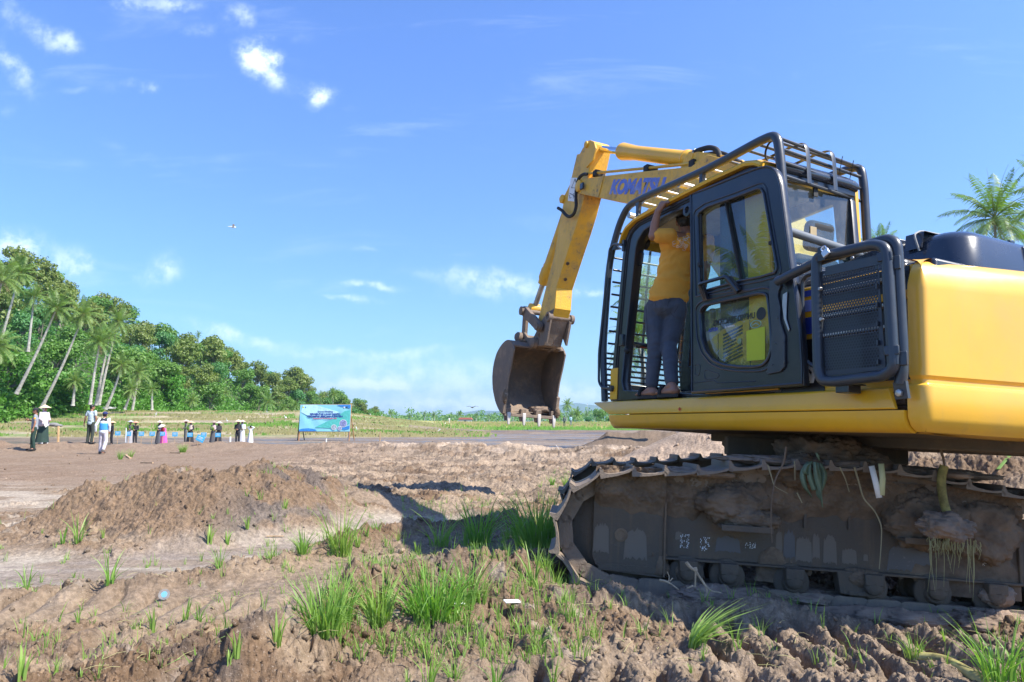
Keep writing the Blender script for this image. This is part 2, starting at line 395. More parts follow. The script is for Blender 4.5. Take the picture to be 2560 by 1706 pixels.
def lumps3(x, y, z, s=0):
    ix, iy, iz = np.floor(x), np.floor(y), np.floor(z); out = np.zeros_like(x)
    for a in (-1, 0, 1):
        for b in (-1, 0, 1):
            for c in (-1, 0, 1):
                cx, cy, cz = ix+a, iy+b, iz+c; R = .45+.4*_h3(cx, cy, cz, s+13); d2 = ((x-cx-.5-.8*(_h3(cx, cy, cz, s)-.5))**2+(y-cy-.5-.8*(_h3(cx, cy, cz, s+7)-.5))**2+(z-cz-.5-.8*(_h3(cx, cy, cz, s+3)-.5))**2)/(R*R)
                out = np.maximum(out, np.clip(1-d2, 0, 1)**.75*R*(.3+.7*_h3(cx, cy, cz, s+19)))
    return out
def vn(x, y, s=0):
    ix = np.floor(x); iy = np.floor(y); fx = x-ix; fy = y-iy
    fx = fx*fx*fx*(fx*(fx*6-15)+10); fy = fy*fy*fy*(fy*(fy*6-15)+10)
    a, b, c, d = _h(ix, iy, s), _h(ix+1, iy, s), _h(ix, iy+1, s), _h(ix+1, iy+1, s)
    return (a*(1-fx)+b*fx)*(1-fy)+(c*(1-fx)+d*fx)*fy
def fbm(x, y, o=4, s=0, g=.5):
    t = 0; a = 1; n = 0
    for i in range(o):
        t = t+a*vn(x*2**i+i*17.3, y*2**i-i*9.1, s+i); n += a; a *= g
    return t/n
def lumps(x, y, s=0):
    """broken clods, one per cell: flat-topped, tilted, angular"""
    x = x+.30*(vn(x*1.7, y*1.7, s+50)-.5); y = y+.30*(vn(x*1.7+9, y*1.7, s+51)-.5)
    ix = np.floor(x); iy = np.floor(y); out = np.zeros_like(x)
    for dx in (-1, 0, 1):
        for dy in (-1, 0, 1):
            cx, cy = ix+dx, iy+dy; r1, r2, r3, r4 = _h(cx, cy, s), _h(cx, cy, s+7), _h(cx, cy, s+13), _h(cx, cy, s+19)
            qx, qy = x-cx-.5-.8*(r1-.5), y-cy-.5-.8*(r2-.5); a = r3*6.283; ca, sa = np.cos(a), np.sin(a); u_ = qx*ca+qy*sa; v_ = (qy*ca-qx*sa)*(1.0+.5*r4); R = .42+.38*r3
            d = np.maximum(np.maximum(np.abs(u_), np.abs(v_)), .74*(np.abs(u_)+np.abs(v_)))/R
            out = np.maximum(out, np.clip((1-d)*2.1, 0, 1)*R*(.35+.65*r4)*(1+.75*u_/R)*.9)
    return out
def sst(a, b, x):
    t = np.clip((x-a)/(b-a), 0, 1); return t*t*(3-2*t)
def pl_dist(X, Y, pts):
    """distance to a polyline and value interpolated along it (third entry)"""
    best = np.full(X.shape, 1e9); val = np.zeros(X.shape)
    for (a, b) in zip(pts[:-1], pts[1:]):
        dx, dy = b[0]-a[0], b[1]-a[1]; L2 = dx*dx+dy*dy
        t = np.clip(((X-a[0])*dx+(Y-a[1])*dy)/L2, 0, 1)
        d = np.hypot(X-a[0]-t*dx, Y-a[1]-t*dy); m = d < best
        best = np.where(m, d, best); val = np.where(m, a[2]+t*(b[2]-a[2]), val)
    return best, val
def gl(pts, z=0.):
    """image polyline on the ground -> (X, Y, extra)"""
    return [(G(p[0], p[1], z).x, G(p[0], p[1], z).y, p[2]) for p in pts]

CREST = [(-26, 29, .29), (-18, 29.5, .29), (-12, 29.5, .29), (-8, 28, .28), (-3, 26, .30), (0, 24, .31), (3, 22, .28), (6, 21, .3), (12, 21, .3), (30, 24, .3)]
CHANNEL = gl([(-700,1480,1.15),(0,1428,1.0),(300,1410,.74),(600,1366,.68),(860,1332,.68),(1000,1306,.66),(1280,1290,.5)])
POOL = gl([(560,1690,.30),(800,1560,.20)], -.03)
BERM1 = gl([(620,1700,.26),(800,1590,.25),(960,1545,.22),(1160,1520,.20),(1320,1500,.17),(1400,1440,.12)], .05)
BERM2 = gl([(-200,1520,.05),(300,1490,.06),(700,1430,.09),(950,1365,.11),(1200,1330,.09),(1330,1300,.08)], .0)
HAUL = 0
def height(X, Y):
    """ground height and painted soil colour (albedo) at world X, Y"""
    R = np.hypot(X, Y)
    near = 1-sst(45, 70, Y)
    # slope under the machine
    pz = OU.z+(.035-NM.x*(X-OU.x)-NM.y*(Y-OU.y))/NM.z
    wm = np.exp(-(((X-OU.x)/3.6)**2+((Y-OU.y)/3.2)**2)**2)
    base = -.02+.05*(fbm(X*.35, Y*.35, 3, 3)-.5)*2
    h = base*(1-wm)+pz*wm
    # heap left of centre
    hx, hy = X+3.72, Y-8.85
    ang = np.arctan2(hy, hx); rad = np.hypot(hx/1.0, hy/1.0)*(1+.12*np.sin(ang*3+1)+.10*np.sin(ang*5))
    heap = np.clip(1-rad/1.75, 0, 1); heap = heap**1.0*(1-.38*sst(.6, 1, heap))*(.50+.56*fbm(X*1.9+3, Y*1.9, 4, 88))
    tl = np.exp(-(((X+5.2)/1.1)**2+((Y-8.6)/.9)**2)); tr = np.exp(-(((X+2.7)/.9)**2+((Y-9.6)/1.1)**2))
    heapm = sst(.0, .12, heap); h = h+heap+.13*tl*(.4+1.2*fbm(X*2,Y*2,3,89))+.30*tr*(.4+1.2*fbm(X*2,Y*2,3,90))
    # heaps behind the machine on the right
    def bump(cx, cy, a, b, H, p=1.):
        r = np.sqrt(((X-cx)/a)**2+((Y-cy)/b)**2)*(1+.08*np.sin(np.arctan2(Y-cy, X-cx)*4)); return H*np.clip(1-r, 0, 1)**p*(1+0*X)
    pile = bump(7.2, 10.6, 3.4, 3.0, 1.5, .9)+bump(9.5, 12.5, 4, 4, 1.6)
    light = bump(4.6, 14.8, 3.1, 2.4, 1.10, .8)+bump(7.5, 15.5, 5, 3, .9)
    h = h+pile+light
    # crest of the field bank, then the wet paddies beyond it
    d, cz = pl_dist(X, Y, CREST)
    yc = np.interp(X, [p[0] for p in CREST], [p[1] for p in CREST])
    beyond = Y-yc
    crest = np.exp(-(d/1.5)**2)
    rise = sst(-10, 0, beyond)
    inner = h+rise*.0+crest*(cz+.05)
    inner = inner*(1-sst(0, 3.0, beyond))
    far = -.42+0*X
    az = X/np.maximum(Y, 1)
    # terraced fields in the distance: left ones climb towards the hill
    lf = 1-sst(-.30, -.02, az)
    t1 = sst(72, 80, Y)*.55+sst(84, 87, Y)*.6+sst(91, 94, Y)*.65+sst(98, 101, Y)*.7+sst(106, 109, Y)*.6
    t2 = sst(100, 104, Y)*.35+sst(125, 135, Y)*.3+sst(160, 260, Y)*.75
    far = far+t1*lf+t2*(1-lf)
    # bund beyond the paddy, right of the bucket
    d3, v3 = pl_dist(X, Y, [(5.2, 45, .1), (6.2, 44, 1.0), (14, 43, 1.1), (24, 42, 1.2)])
    bund = np.clip(1-d3/2.6, 0, 1)*v3; far = far+bund*(.8+.5*fbm(X*1.3, Y*1.3, 3, 175))
    d4, v4 = pl_dist(X, Y, [(-26, 97, .35), (0, 96, .5), (20, 94, .5), (44, 93, .5)]); far = far+np.clip(1-d4/2.5, 0, 1)*v4*(az > -.15)
    h = inner*(1-sst(1.0, 4.5, beyond))+far*sst(1.0, 4.5, beyond)
    # smooth water-laid channel
    dc, wc = pl_dist(X, Y, CHANNEL); chan = (1-sst(wc*.8, wc*1.25, dc+.22*(fbm(X*1.6, Y*1.6, 3, 21)-.5)))*(1-heapm*.9)
    dp, wp = pl_dist(X, Y, POOL); pool = (1-sst(wp*.8, wp*1.3, dp+.2*(fbm(X*2.2, Y*2.2, 3, 22)-.5)))
    h = h*(1-.0)+(-.06)*chan-.08*pool
    db, vb = pl_dist(X, Y, BERM1); b1 = np.exp(-(db/.24)**2)*vb
    db2, vb2 = pl_dist(X, Y, BERM2); b2 = np.exp(-(db2/.22)**2)*vb2
    h = h+(b1+b2)*(.7+.8*fbm(X*3, Y*3, 3, 31))
    mid = near*(1-sst(0, 3, beyond))
    # berm pushed up along the near track
    ux = (X-OU.x)*RU[0][0]+(Y-OU.y)*RU[1][0]; uy = (X-OU.x)*RU[0][1]+(Y-OU.y)*RU[1][1]
    trk = (np.abs(uy+1.15) < .33)*(ux > -2.05)*(ux < 2.1)
    rut = np.exp(-((uy+1.15)/.42)**4)*sst(-2.3, -1.95, ux)*(1-sst(2.1, 2.4, ux))
    ch = .09*np.exp(-((uy+1.62)/.16)**2-((ux+.75)/.32)**2)+.12*np.exp(-((uy+1.25)/.2)**2-((ux+.78)/.30)**2)
    ch = ch+.10*np.exp(-((uy+1.75)/.25)**2-((ux+1.9)/.5)**2)+.13*np.exp(-((uy+1.58)/.25)**2-((ux-1.15)/.35)**2)+.06*np.exp(-((uy+1.72)/.1)**2)*sst(-2.2, -1.6, ux)*(ux < .2)
    # imprints of the grousers where the machine has passed
    def tread(c0, wd, x0, x1, depth, ph=0.):
        m_ = sst(-wd-.08, -wd+.05, uy-c0)*(1-sst(wd-.05, wd+.08, uy-c0))*sst(x0-.2, x0+.2, ux)*(1-sst(x1-.2, x1+.2, ux))
        wv = np.sin((ux+ph+.07*fbm(X*2.5, Y*2.5, 2, 41)*2+.10*(uy-c0))*2*np.pi/.205)
        gro = -depth*np.clip(wv*1.4-.1, -.5, 1.)**3*.0-depth*np.exp(-((1-wv)/.42)**2)*1.7+depth*.6*np.clip(wv*-1, 0, 1)
        return gro*m_*(.35+1.0*fbm(X*1.8, Y*1.8, 2, 43)), m_
    tr1, m1 = tread(-2.15, .36, -1.3, 3.2, .085)
    tr2, m2 = tread(-2.95, .32, -2.2, 3.2, .085, .05)
    tr3, m3 = tread(-1.9, .5, -6.5, -3.9, .04, .1)
    h = h+tr1+tr2+tr3+ch*mid-.085*np.exp(-((uy+1.58)/.11)**2)*sst(-.75, -.6, ux)*(1-sst(.45, .7, ux))
    # roughness of the surface
    tread_m = np.clip(m1+m2+m3*.6, 0, 1)
    flatm = 1-sst(.40, .56, fbm(X*.55+2, Y*1.0, 4, 61)); rough = np.clip(.14+.98*(1-flatm), 0, 1.1)
    rough = np.maximum(rough, heapm*.85); rough = np.maximum(rough, np.clip((b1+b2)*12, 0, 1.3)); rough = np.maximum(rough, sst(.0, .3, pile)*1.0)
    rough = np.maximum(rough, crest*.85*(X > -7))
    flat_l = (1-sst(-6.5, -3.2, X))*sst(12, 15, Y); rough = rough*(1-.75*flat_l)
    rough = rough*(1-sst(.2, .8, light)*.7)*(1-.93*chan)*(1-.95*pool)*mid*(1-.68*tread_m)
    rough = rough*(1-.8*rut)+0
    rough = np.where(wm > .3, np.maximum(rough, .55*(1-rut)), rough)
    bank = sst(9.6, 11.2, Y+.5*fbm(X, Y, 2, 401))*(1-sst(.5, 2.5, beyond))*sst(-7.5, -4.2, X+.12*(Y-10))*(1-sst(.1, .6, light+pile))*(1-chan)
    rough = np.maximum(rough, bank*(.75+.35*fbm(X*.8, Y*.8, 2, 402)))
    hi = 1-sst(16, 40, R)
    c = .085*(fbm(X*2.1, Y*2.1, 3, 99)-.45)*rough+.055*lumps(X*3.1, Y*3.1, 101)*rough**1.8*sst(.42, .6, fbm(X*.8, Y*.8, 2, 98))
    c = c+.055*lumps(X*6.5+3, Y*5.5, 111)*rough
    c = c+.042*lumps(X*14, Y*14+5, 121)*rough*(.35+.65*hi)
    c = c+.026*lumps(X*29, Y*29, 131)*np.clip(rough+.12, 0, 1)*hi
    c = c+.016*lumps(X*60, Y*60, 141)*np.clip(rough+.1, 0, 1)*(1-sst(7, 14, R))
    crk = np.abs(fbm(X*3.1, Y*3.1, 3, 151)-.5); c = c-.05*np.exp(-(crk/.02)**2)*rough*sst(.5, .6, fbm(X*.9, Y*.9, 2, 152))
    c = c+bank*(.26*(fbm(X*.9, Y*1.1, 4, 403)-.5)+.09*lumps(X*1.7, Y*1.7, 404)+.06*lumps(X*3.6, Y*3.6, 405))
    c = c+.02*(fbm(X*6, Y*6, 4, 161)-.5)*(.25+rough)
    c = c+.3*crest*(fbm(X*1.1, Y*1.1, 3, 162)-.5)*mid+.35*(fbm(X*1.4, Y*1.4, 3, 163)-.5)*sst(.1, .5, pile)
    c = c+.014*np.sin(X*9+Y*5+4*fbm(X, Y, 2, 9))*sst(.2, .6, light)
    h = h+c
    # far wet mud relief
    h = h+(.06*(fbm(X*.8, Y*1.3, 4, 171)-.52)+.05*(fbm(X*3, Y*3, 2, 172)-.5))*sst(1.5, 5, beyond)*(1-sst(80, 98, Y))
    # ---- colour
    def C(r, g, b): return np.array([r, g, b])
    n_a = fbm(X*.6, Y*.6, 4, 201); n_b = fbm(X*2.3+7, Y*2.3, 4, 211); n_c = fbm(X*9, Y*9, 3, 221); fl_ = flatm*mid*(1-heapm)*(1-np.clip((b1+b2)*10, 0, 1))
    def mixc(col, c2, f): return col*(1-f[..., None])+c2*f[..., None]
    col = np.broadcast_to(C(.205, .143, .094), X.shape+(3,)).copy()
    col = mixc(col, C(.165, .108, .067), sst(.42, .62, n_a))
    col = mixc(col, C(.30, .225, .155), sst(.50, .66, n_b)*.8)                      # dried crumbs
    col = mixc(col, C(.35, .30, .25), sst(.55, .75, lumps(X*5.5+3, Y*5.5, 111))*.5)
    col = mixc(col, C(.10, .080, .068), sst(.62, .72, fbm(X*2.6, Y*2.6, 4, 231))*.5*rough)  # dark wet clods
    col = mixc(col, C(.26, .20, .145), fl_*.75)
    col = mixc(col, C(.19, .128, .082), heapm*.85*sst(.2, .45, n_b))
    col = mixc(col, C(.10, .09, .088), heapm*sst(-3.6, -2.8, X)*sst(.45, .6, n_b)*.7)
    col = mixc(col, C(.25, .20, .155), chan*.9); col = mixc(col, C(.36, .31, .25), chan*sst(.42, .60, fbm(X*.8, Y*3.2, 4, 241))*(X < -.6))
    col = mixc(col, C(.26, .215, .18), chan*sst(.45, .6, fbm(X*1.2+4, Y*5, 3, 242))*.75)
    col = mixc(col, C(.28, .235, .20), pool*.9)
    dry = sst(.45, .62, fbm(X*.9, Y*2.2, 4, 251))*(X < -3.2)*sst(7, 8, Y)*(1-sst(13, 16, Y))*(1-heapm)
    col = mixc(col, C(.42, .36, .29), dry*.7)
    col = mixc(col, C(.42, .33, .25), np.clip(crest*1.2, 0, 1)*sst(.45, .6, fbm(X*.9, Y*.9, 3, 261))*(X > -9))
    col = mixc(col, C(.40, .30, .22), sst(.05, .5, light)*.9)
    col = mixc(col, C(.24, .17, .12), flat_l*.7*mid)
    col = mixc(col, C(.34, .255, .18), bank*sst(.47, .60, fbm(X*1.3, Y*2.2, 4, 406))*.8); col = mixc(col, C(.12, .088, .062), bank*sst(.56, .66, fbm(X*1.8, Y*2.6, 4, 407))*.6)
    # paddy mud beyond the bank
    pm = sst(1.0, 3.5, beyond)*(1-sst(66, 76, Y)*lf-sst(96, 101, Y)*(1-lf)); pm = np.clip(pm, 0, 1); bm_ = sst(.06, .3, bund)*sst(2, 4, beyond)
    col = mixc(col, C(.19, .145, .108), pm); col = mixc(col, C(.25, .195, .148), pm*sst(.45, .6, fbm(X*.25, Y*.6, 4, 271)))
    fld = 1-pm; fld = fld*sst(4, 8, beyond)
    fcol = np.broadcast_to(C(.30, .265, .15), X.shape+(3,)).copy()
    fcol = mixc(fcol, C(.40, .34, .23), sst(.38, .6, fbm(X*.12, Y*.5, 4, 281)))
    fcol = mixc(fcol, C(.17, .25, .07), .8*sst(.58, .66, fbm(X*.07+3, Y*.35, 4, 291)))
    fcol = mixc(fcol, C(.20, .17, .12), sst(.55, .65, fbm(X*.2+3, Y*1.1, 4, 301))*.6*lf)
    gy = (1-lf)*sst(95, 100, Y); fcol = mixc(fcol, C(.16, .36, .05), gy*(1-sst(112, 125, Y)))
    fcol = mixc(fcol, C(.48, .42, .13), gy*sst(112, 125, Y)*(1-sst(230, 260, Y))*sst(.35, .5, fbm(X*.03, Y*.03, 2, 311)))
    fcol = mixc(fcol, C(.15, .34, .06), gy*sst(230, 260, Y)); fcol = mixc(fcol, C(.08, .16, .04), sst(380, 450, Y))
    fcol = mixc(fcol, C(.13, .22, .05), lf*sst(108, 114, Y)*.8)
    col = mixc(col, fcol, np.clip(fld, 0, 1))
    col = mixc(col, C(.17, .125, .09), bm_)
    col = col*(.82+.36*n_c)[..., None]
    wet = np.clip(pm*(1-bm_)+chan*.25, 0, 1)
    return h, np.clip(col, 0, 1), wet, rough
def grid_mesh(Xg, Yg, name, dz=0.):
    nr, nc = Xg.shape; h, col, wet, rough = height(Xg, Yg); h = h+dz
    v_ = np.stack([Xg, Yg, h], -1).reshape(-1, 3)
    i = np.arange(nr*nc).reshape(nr, nc)
    f = np.stack([i[:-1, :-1], i[:-1, 1:], i[1:, 1:], i[1:, :-1]], -1).reshape(-1, 4)
    return v_, f, col.reshape(-1, 3), wet.reshape(-1)
def np_mesh(name, v_, f, col=None, wet=None, smooth=True):
    me = bpy.data.meshes.new(name); me.vertices.add(len(v_)); me.vertices.foreach_set('co', v_.astype(np.float32).ravel())
    k_ = f.shape[1]; me.loops.add(f.size); me.loops.foreach_set('vertex_index', f.astype(np.int32).ravel())
    me.polygons.add(len(f)); me.polygons.foreach_set('loop_start', np.arange(0, f.size, k_, dtype=np.int32)); me.polygons.foreach_set('loop_total', np.full(len(f), k_, np.int32))
    if smooth: me.polygons.foreach_set('use_smooth', np.ones(len(f), bool))
    me.update(calc_edges=True)
    if col is not None:
        a = me.color_attributes.new('soil', 'FLOAT_COLOR', 'POINT'); c4 = np.ones((len(v_), 4), np.float32); c4[:, :3] = col
        if wet is not None: c4[:, 3] = wet
        a.data.foreach_set('color', c4.ravel())
    return me
def soil_material():
    m, k, b, o = mat_new('soil'); at = k.n('ShaderNodeAttribute'); at.attribute_name = 'soil'; g = k.n('ShaderNodeNewGeometry')
    n_ = k.noise(g.outputs['Position'], 22, 6, .68); n2_ = k.noise(g.outputs['Position'], 90, 4, .7); n3_ = k.noise(g.outputs['Position'], 3.5, 6, .65)
    c = k.mix(1., at.outputs['Color'], k.mix(k.ramp(n_.outputs['Fac'], .25, .75), (.58, .57, .56), (1.25, 1.24, 1.22)), 'MULTIPLY')
    c = k.mix(k.m('MULTIPLY', k.ramp(n2_.outputs['Fac'], .58, .68), .45), c, (.46, .39, .32))
    # wet mud: standing water in patches
    wet = at.outputs['Alpha']; mp_ = k.n('ShaderNodeMapping'); mp_.inputs['Scale'].default_value = (.16, .55, 1); k.l(g.outputs['Position'], mp_.inputs[0])
    wn = k.noise(mp_.outputs[0], 1., 6, .62); pud = k.m('MULTIPLY', k.ramp(wn.outputs['Fac'], .50, .56), k.ramp(wet, .6, .9))
    c = k.mix(k.m('MULTIPLY', pud, .6), c, (.09, .075, .062)); k.l(c, b.inputs['Base Color'])
    r = k.m('MULTIPLY_ADD', wet, -.22, .95); r = k.m('MULTIPLY_ADD', pud, -.42, r, clamp=True); k.l(r, b.inputs['Roughness']); b.inputs['Specular IOR Level'].default_value = .12
    bp = k.n('ShaderNodeBump'); bp.inputs['Distance'].default_value = .028
    k.l(k.m('MULTIPLY', k.m('MULTIPLY_ADD', pud, -.8, .9, clamp=True), k.m('MULTIPLY_ADD', wet, -.6, 1.)), bp.inputs['Strength'])
    k.l(k.m('ADD', k.m('MULTIPLY', n_.outputs['Fac'], .7), k.m('MULTIPLY', n2_.outputs['Fac'], .3)), bp.inputs['Height']); k.l(bp.outputs[0], b.inputs['Normal'])
    return m
M['soil'] = soil_material()
def make_ground():
    us = np.concatenate([np.linspace(-1.6, -.82, 150, endpoint=False), np.linspace(-.82, .82, 1300), np.linspace(.82, 1.6, 150)[1:]])
    inv = np.concatenate([np.linspace(1/2.3, 1/6., 380), np.linspace(1/6., 1/12.5, 520)[1:], np.linspace(1/12.5, 1/62., 230)[1:]]); ys = 1/inv
    ys = np.concatenate([ys, np.linspace(62, 130, 130)[1:], np.linspace(130, 420, 50)[1:], np.geomspace(420, 9000, 30)[1:]])
    Yg, Ug = np.meshgrid(ys, us, indexing='ij'); Xg = Yg*Ug
    v1, f1, c1, w1 = grid_mesh(Xg, Yg, 'ground')
    xs = np.linspace(-70, 70, 141); yb = np.linspace(-70, 26, 97); Yb, Xb = np.meshgrid(yb, xs, indexing='ij')
    v2, f2, c2, w2 = grid_mesh(Xb, Yb, 'b', -.30)
    inside = (np.abs(v2[:, 0]) < np.maximum(v2[:, 1], .1)*1.6) & (v2[:, 1] > 3); v2[inside, 2] -= .8
    me = np_mesh('ground', np.vstack([v1, v2]), np.vstack([f1, f2+len(v1)]), np.vstack([c1, c2]), np.concatenate([w1, w2]))
    me.materials.append(M['soil']); o = bpy.data.objects.new('ground', me); link(o); tag(o, 'churned brown soil of the drained rice field', 'ground', kind='structure'); return o
make_ground()
def hgt(x, y):
    return float(height(np.array([[x]], float), np.array([[y]], float))[0][0, 0])
def hgts(xs, ys): return height(np.array(xs, float)[None], np.array(ys, float)[None])[0][0]

# far mountains: solid ridges
def mountains():
    mm = simple('mountain_forest', (.05, .10, .045), .95, 0, .3, .002)
    def ridge(name, Y0, pts, depth, seed, label):
        pxs = np.linspace(pts[0][0], pts[-1][0], 160); top = np.interp(pxs, [p[0] for p in pts], [p[1] for p in pts])
        X0 = (pxs-1280)/FPX*Y0; H_ = (HOR-top)*Y0/FPX+EYE
        H_ = H_*(1+.10*(fbm(pxs/45., 0*pxs, 4, seed)-.5))
        n_t = 9; t_ = np.linspace(0, 1, n_t); prof = np.sin(t_*math.pi)**.8
        Xg = np.broadcast_to(X0, (n_t, len(X0)))*(1+t_[:, None]*depth/Y0); Yg = Y0+t_[:, None]*depth+0*Xg
        Zg = prof[:, None]*H_*(1+.25*(fbm(Xg/Y0*30, Yg/Y0*30, 3, seed+3)-.5))-2
        i = np.arange(Xg.size).reshape(Xg.shape); f = np.stack([i[:-1, :-1], i[:-1, 1:], i[1:, 1:], i[1:, :-1]], -1).reshape(-1, 4)
        me = np_mesh(name, np.stack([Xg, Yg, Zg], -1).reshape(-1, 3), f); me.materials.append(mm)
        o = bpy.data.objects.new(name, me); link(o); tag(o, label, 'hills', kind='structure')
    ridge('mountains', 6200, [(900,1056),(1060,1046),(1130,1034),(1200,1022),(1280,1022),(1340,1016),(1400,1010),(1440,1004),(1490,1010),(1530,1004),(1600,1012),(1700,1004),(1850,996),(2100,1010),(2400,1018),(2800,1030)], 1800, 71, 'blue forested mountain range on the far horizon')
    ridge('far_mountains', 7800, [(-2200,1030),(-900,1000),(0,1000),(600,1010),(900,1046),(1150,1040),(1300,1034),(1420,1024),(1560,1022),(1800,1000),(2600,1010)], 600, 81, 'palest mountain range behind the blue one')
mountains()
# ------------------------------------------------------------------ excavator
ZN = {'1': (1480,320,.2998), '2': (1480,560,.3189), '3': (1960,320,.2806), '4': (1980,560,.3571), '5': (1220,330,.2742), '6': (1200,720,.2424),
      'A': (1680,400,.1914), 'B': (1700,680,.2104), 'C': (1480,560,.2935), 's': (0,0,1), 'u': (1360,1060,.3188), 'w': (1900,1060,.3188)}
def PP(zn, x, y, ax, val, fr='M'):
    """survey point: photo sight line met with a plane of the machine, in machine metres"""
    a, b, s_ = ZN[zn]; d = ray(a+x*s_, b+y*s_); Rf, Of = (RM, OM) if fr == 'M' else (RU, OU)
    c = Rf.transposed() @ (CAMP-Of); dl = Rf.transposed() @ d; t = (val-c[ax])/dl[ax]; return c+dl*t
def PL(zn, pts, y0, fr='M'): return [PP(zn, p[0], p[1], 1, y0, fr) for p in pts]
def P2(zn, pts, y0): return [(q.x, q.z) for q in PL(zn, pts, y0)]
ex = empty('excavator', XM); tag(ex, 'yellow tracked excavator with black cab guard, muddy tracks and raised arm', 'excavator')

# --- upper frame, skirt, body -------------------------------------------------
b = MB(); b.box(-1.75, 1.15, -1.28, 1.28, 1.09, 1.24); b.box(-1.9, .9, -.55, .55, 1.02, 1.10); upper = b.build('upper_frame', M['mudsteel'], ex, bevel=.01)
b = MB()
prof = [(1.10,1.28),(1.085,1.31),(1.09,1.345),(1.12,1.375),(1.17,1.392),(1.205,1.394)]      # (z, y) rounded lower rail
ln = [(-1.705, 1.0), (-1.2, 1.0), (0, 1.0), (1.1, 1.0), (1.26, .92), (1.33, .75)]
rings = []
for (x, k_) in ln:
    r_ = [(x+(z-1.09)*.35*(x > 1), 1.28+(y-1.28)*k_, z) for z, y in prof]; r_ += [(x+.04*(x > 1), 1.24, 1.205), (x, 1.24, 1.10)]; rings.append(r_)
b.loft(rings); rail = b.build('side_rail', M['yellow'], ex, ang=60)
b = MB()
def skirt_section(x, xt):   # x at crease, xt at top
    return [(x, 1.394, 1.210), (x, 1.400, 1.218), (x+(xt-x)*.9, 1.378, 1.318), (xt, 1.368, 1.330), (xt, 1.352, 1.335), (xt, 1.20, 1.335), (xt, 1.20, 1.322), (x+(xt-x)*.9, 1.34, 1.312), (x, 1.375, 1.212)]
rings = [skirt_section(x, xt) for x, xt in ((-1.66,-1.60),(-1.64,-1.58),(-1.2,-1.2),(-.4,-.4),(.6,.6),(1.22,1.45),(1.30,1.62),(1.315,1.655))]
b.loft(rings); skirt = b.build('skirt_panel', M['yellow'], ex, ang=50, bevel=.004)
sp = PP('2', 690, 1460, 1, 1.393)      # small red chinese-like paint mark
b = MB()
for a_, c_ in (((-.02,-.012),(.02,.016)), ((-.018,.014),(.02,-.016)), ((-.022,.002),(.02,.004)), ((0,.022),(.004,-.02))):
    b.beam((sp.x+a_[0], 1.398, sp.z+a_[1]), (sp.x+c_[0], 1.396, sp.z+c_[1]), .004, .003)
b.build('red_mark', M['red'], skirt)
b = MB(); b.box(-1.62, 1.35, .98, 1.27, 1.245, 1.335); b.box(-.2, 1.62, 1.16, 1.195, 1.30, 1.345); b.build('deck_step', M['mudtrack'], ex, bevel=.004)
# right-hand side: tank and tool box, boom foot, swing motor
b = MB(); b.box(-1.6, -.1, -1.33, -.45, 1.25, 2.02); b.box(-.1, .75, -1.33, -.5, 1.25, 1.95); b.box(.75, 1.35, -1.3, -.7, 1.25, 1.62); b.build('right_tank', M['yellow'], ex, bevel=.03, seg=3)
b = MB(); b.box(-.3, 1.3, -.42, .22, 1.24, 1.5); b.prism([(-.15,1.3),(.55,1.3),(.42,2.05),(.2,2.15),(-.05,2.0)], -.36, -.30); b.prism([(-.15,1.3),(.55,1.3),(.42,2.05),(.2,2.15),(-.05,2.0)], .12, .18); b.build('boom_foot_bracket', M['yellow_worn'], ex, bevel=.008)

# --- counterweight --------------------------------------------------------------
CWB = fil([(-1.712,0,1.372),(-1.815,0,1.368),(-1.862,0,1.16),(-1.955,0,.80),(-2.05,0,.42),(-2.08,0,0)], [0,.13,.10,.2,.3,0], 9)
CWB = [(p.x, p.z) for p in CWB]; CWB = CWB+[(x, -y) for x, y in CWB[::-1][1:]]
def cw_plan(off):
    out = []; n = len(CWB)
    for i, (x, y) in enumerate(CWB):
        a, c = CWB[max(i-1, 0)], CWB[min(i+1, n-1)]; d = V(c[0]-a[0], c[1]-a[1], 0).normalized(); nr = V(-d.y, d.x, 0)
        if nr.dot(V(x+1.2, y, 0)) > 0: nr = -nr
        if i in (0, n-1): nr = V(0, -1 if y > 0 else 1, 0)
        out.append((x+nr.x*off, y+nr.y*off))
    return out
rings = []
for off, z in ((.14,1.085),(.06,1.095),(.022,1.125),(0,1.17),(.0,1.325),(.004,1.338),(.028,1.352),(.030,1.372),(.018,1.392),(.018,1.86),(.022,1.90),(.034,1.94),(.046,1.975),(.064,2.005),(.092,2.032),(.13,2.05),(.17,2.058)):
    rings.append([(x, y, z) for x, y in cw_plan(off)])
b = MB(); b.loft(rings); cw = b.build('counterweight', M['yellow_clean'], ex, ang=28)
b = MB()
def scuff(zn, pts, y0): b.prism([(p.x, p.z) for p in PL(zn, pts, y0)], y0, y0+.0015)
# scrape where paint is gone along the lower edge
sc_pts = [PP('4', x, y, 2, z) for x, y, z in ()]

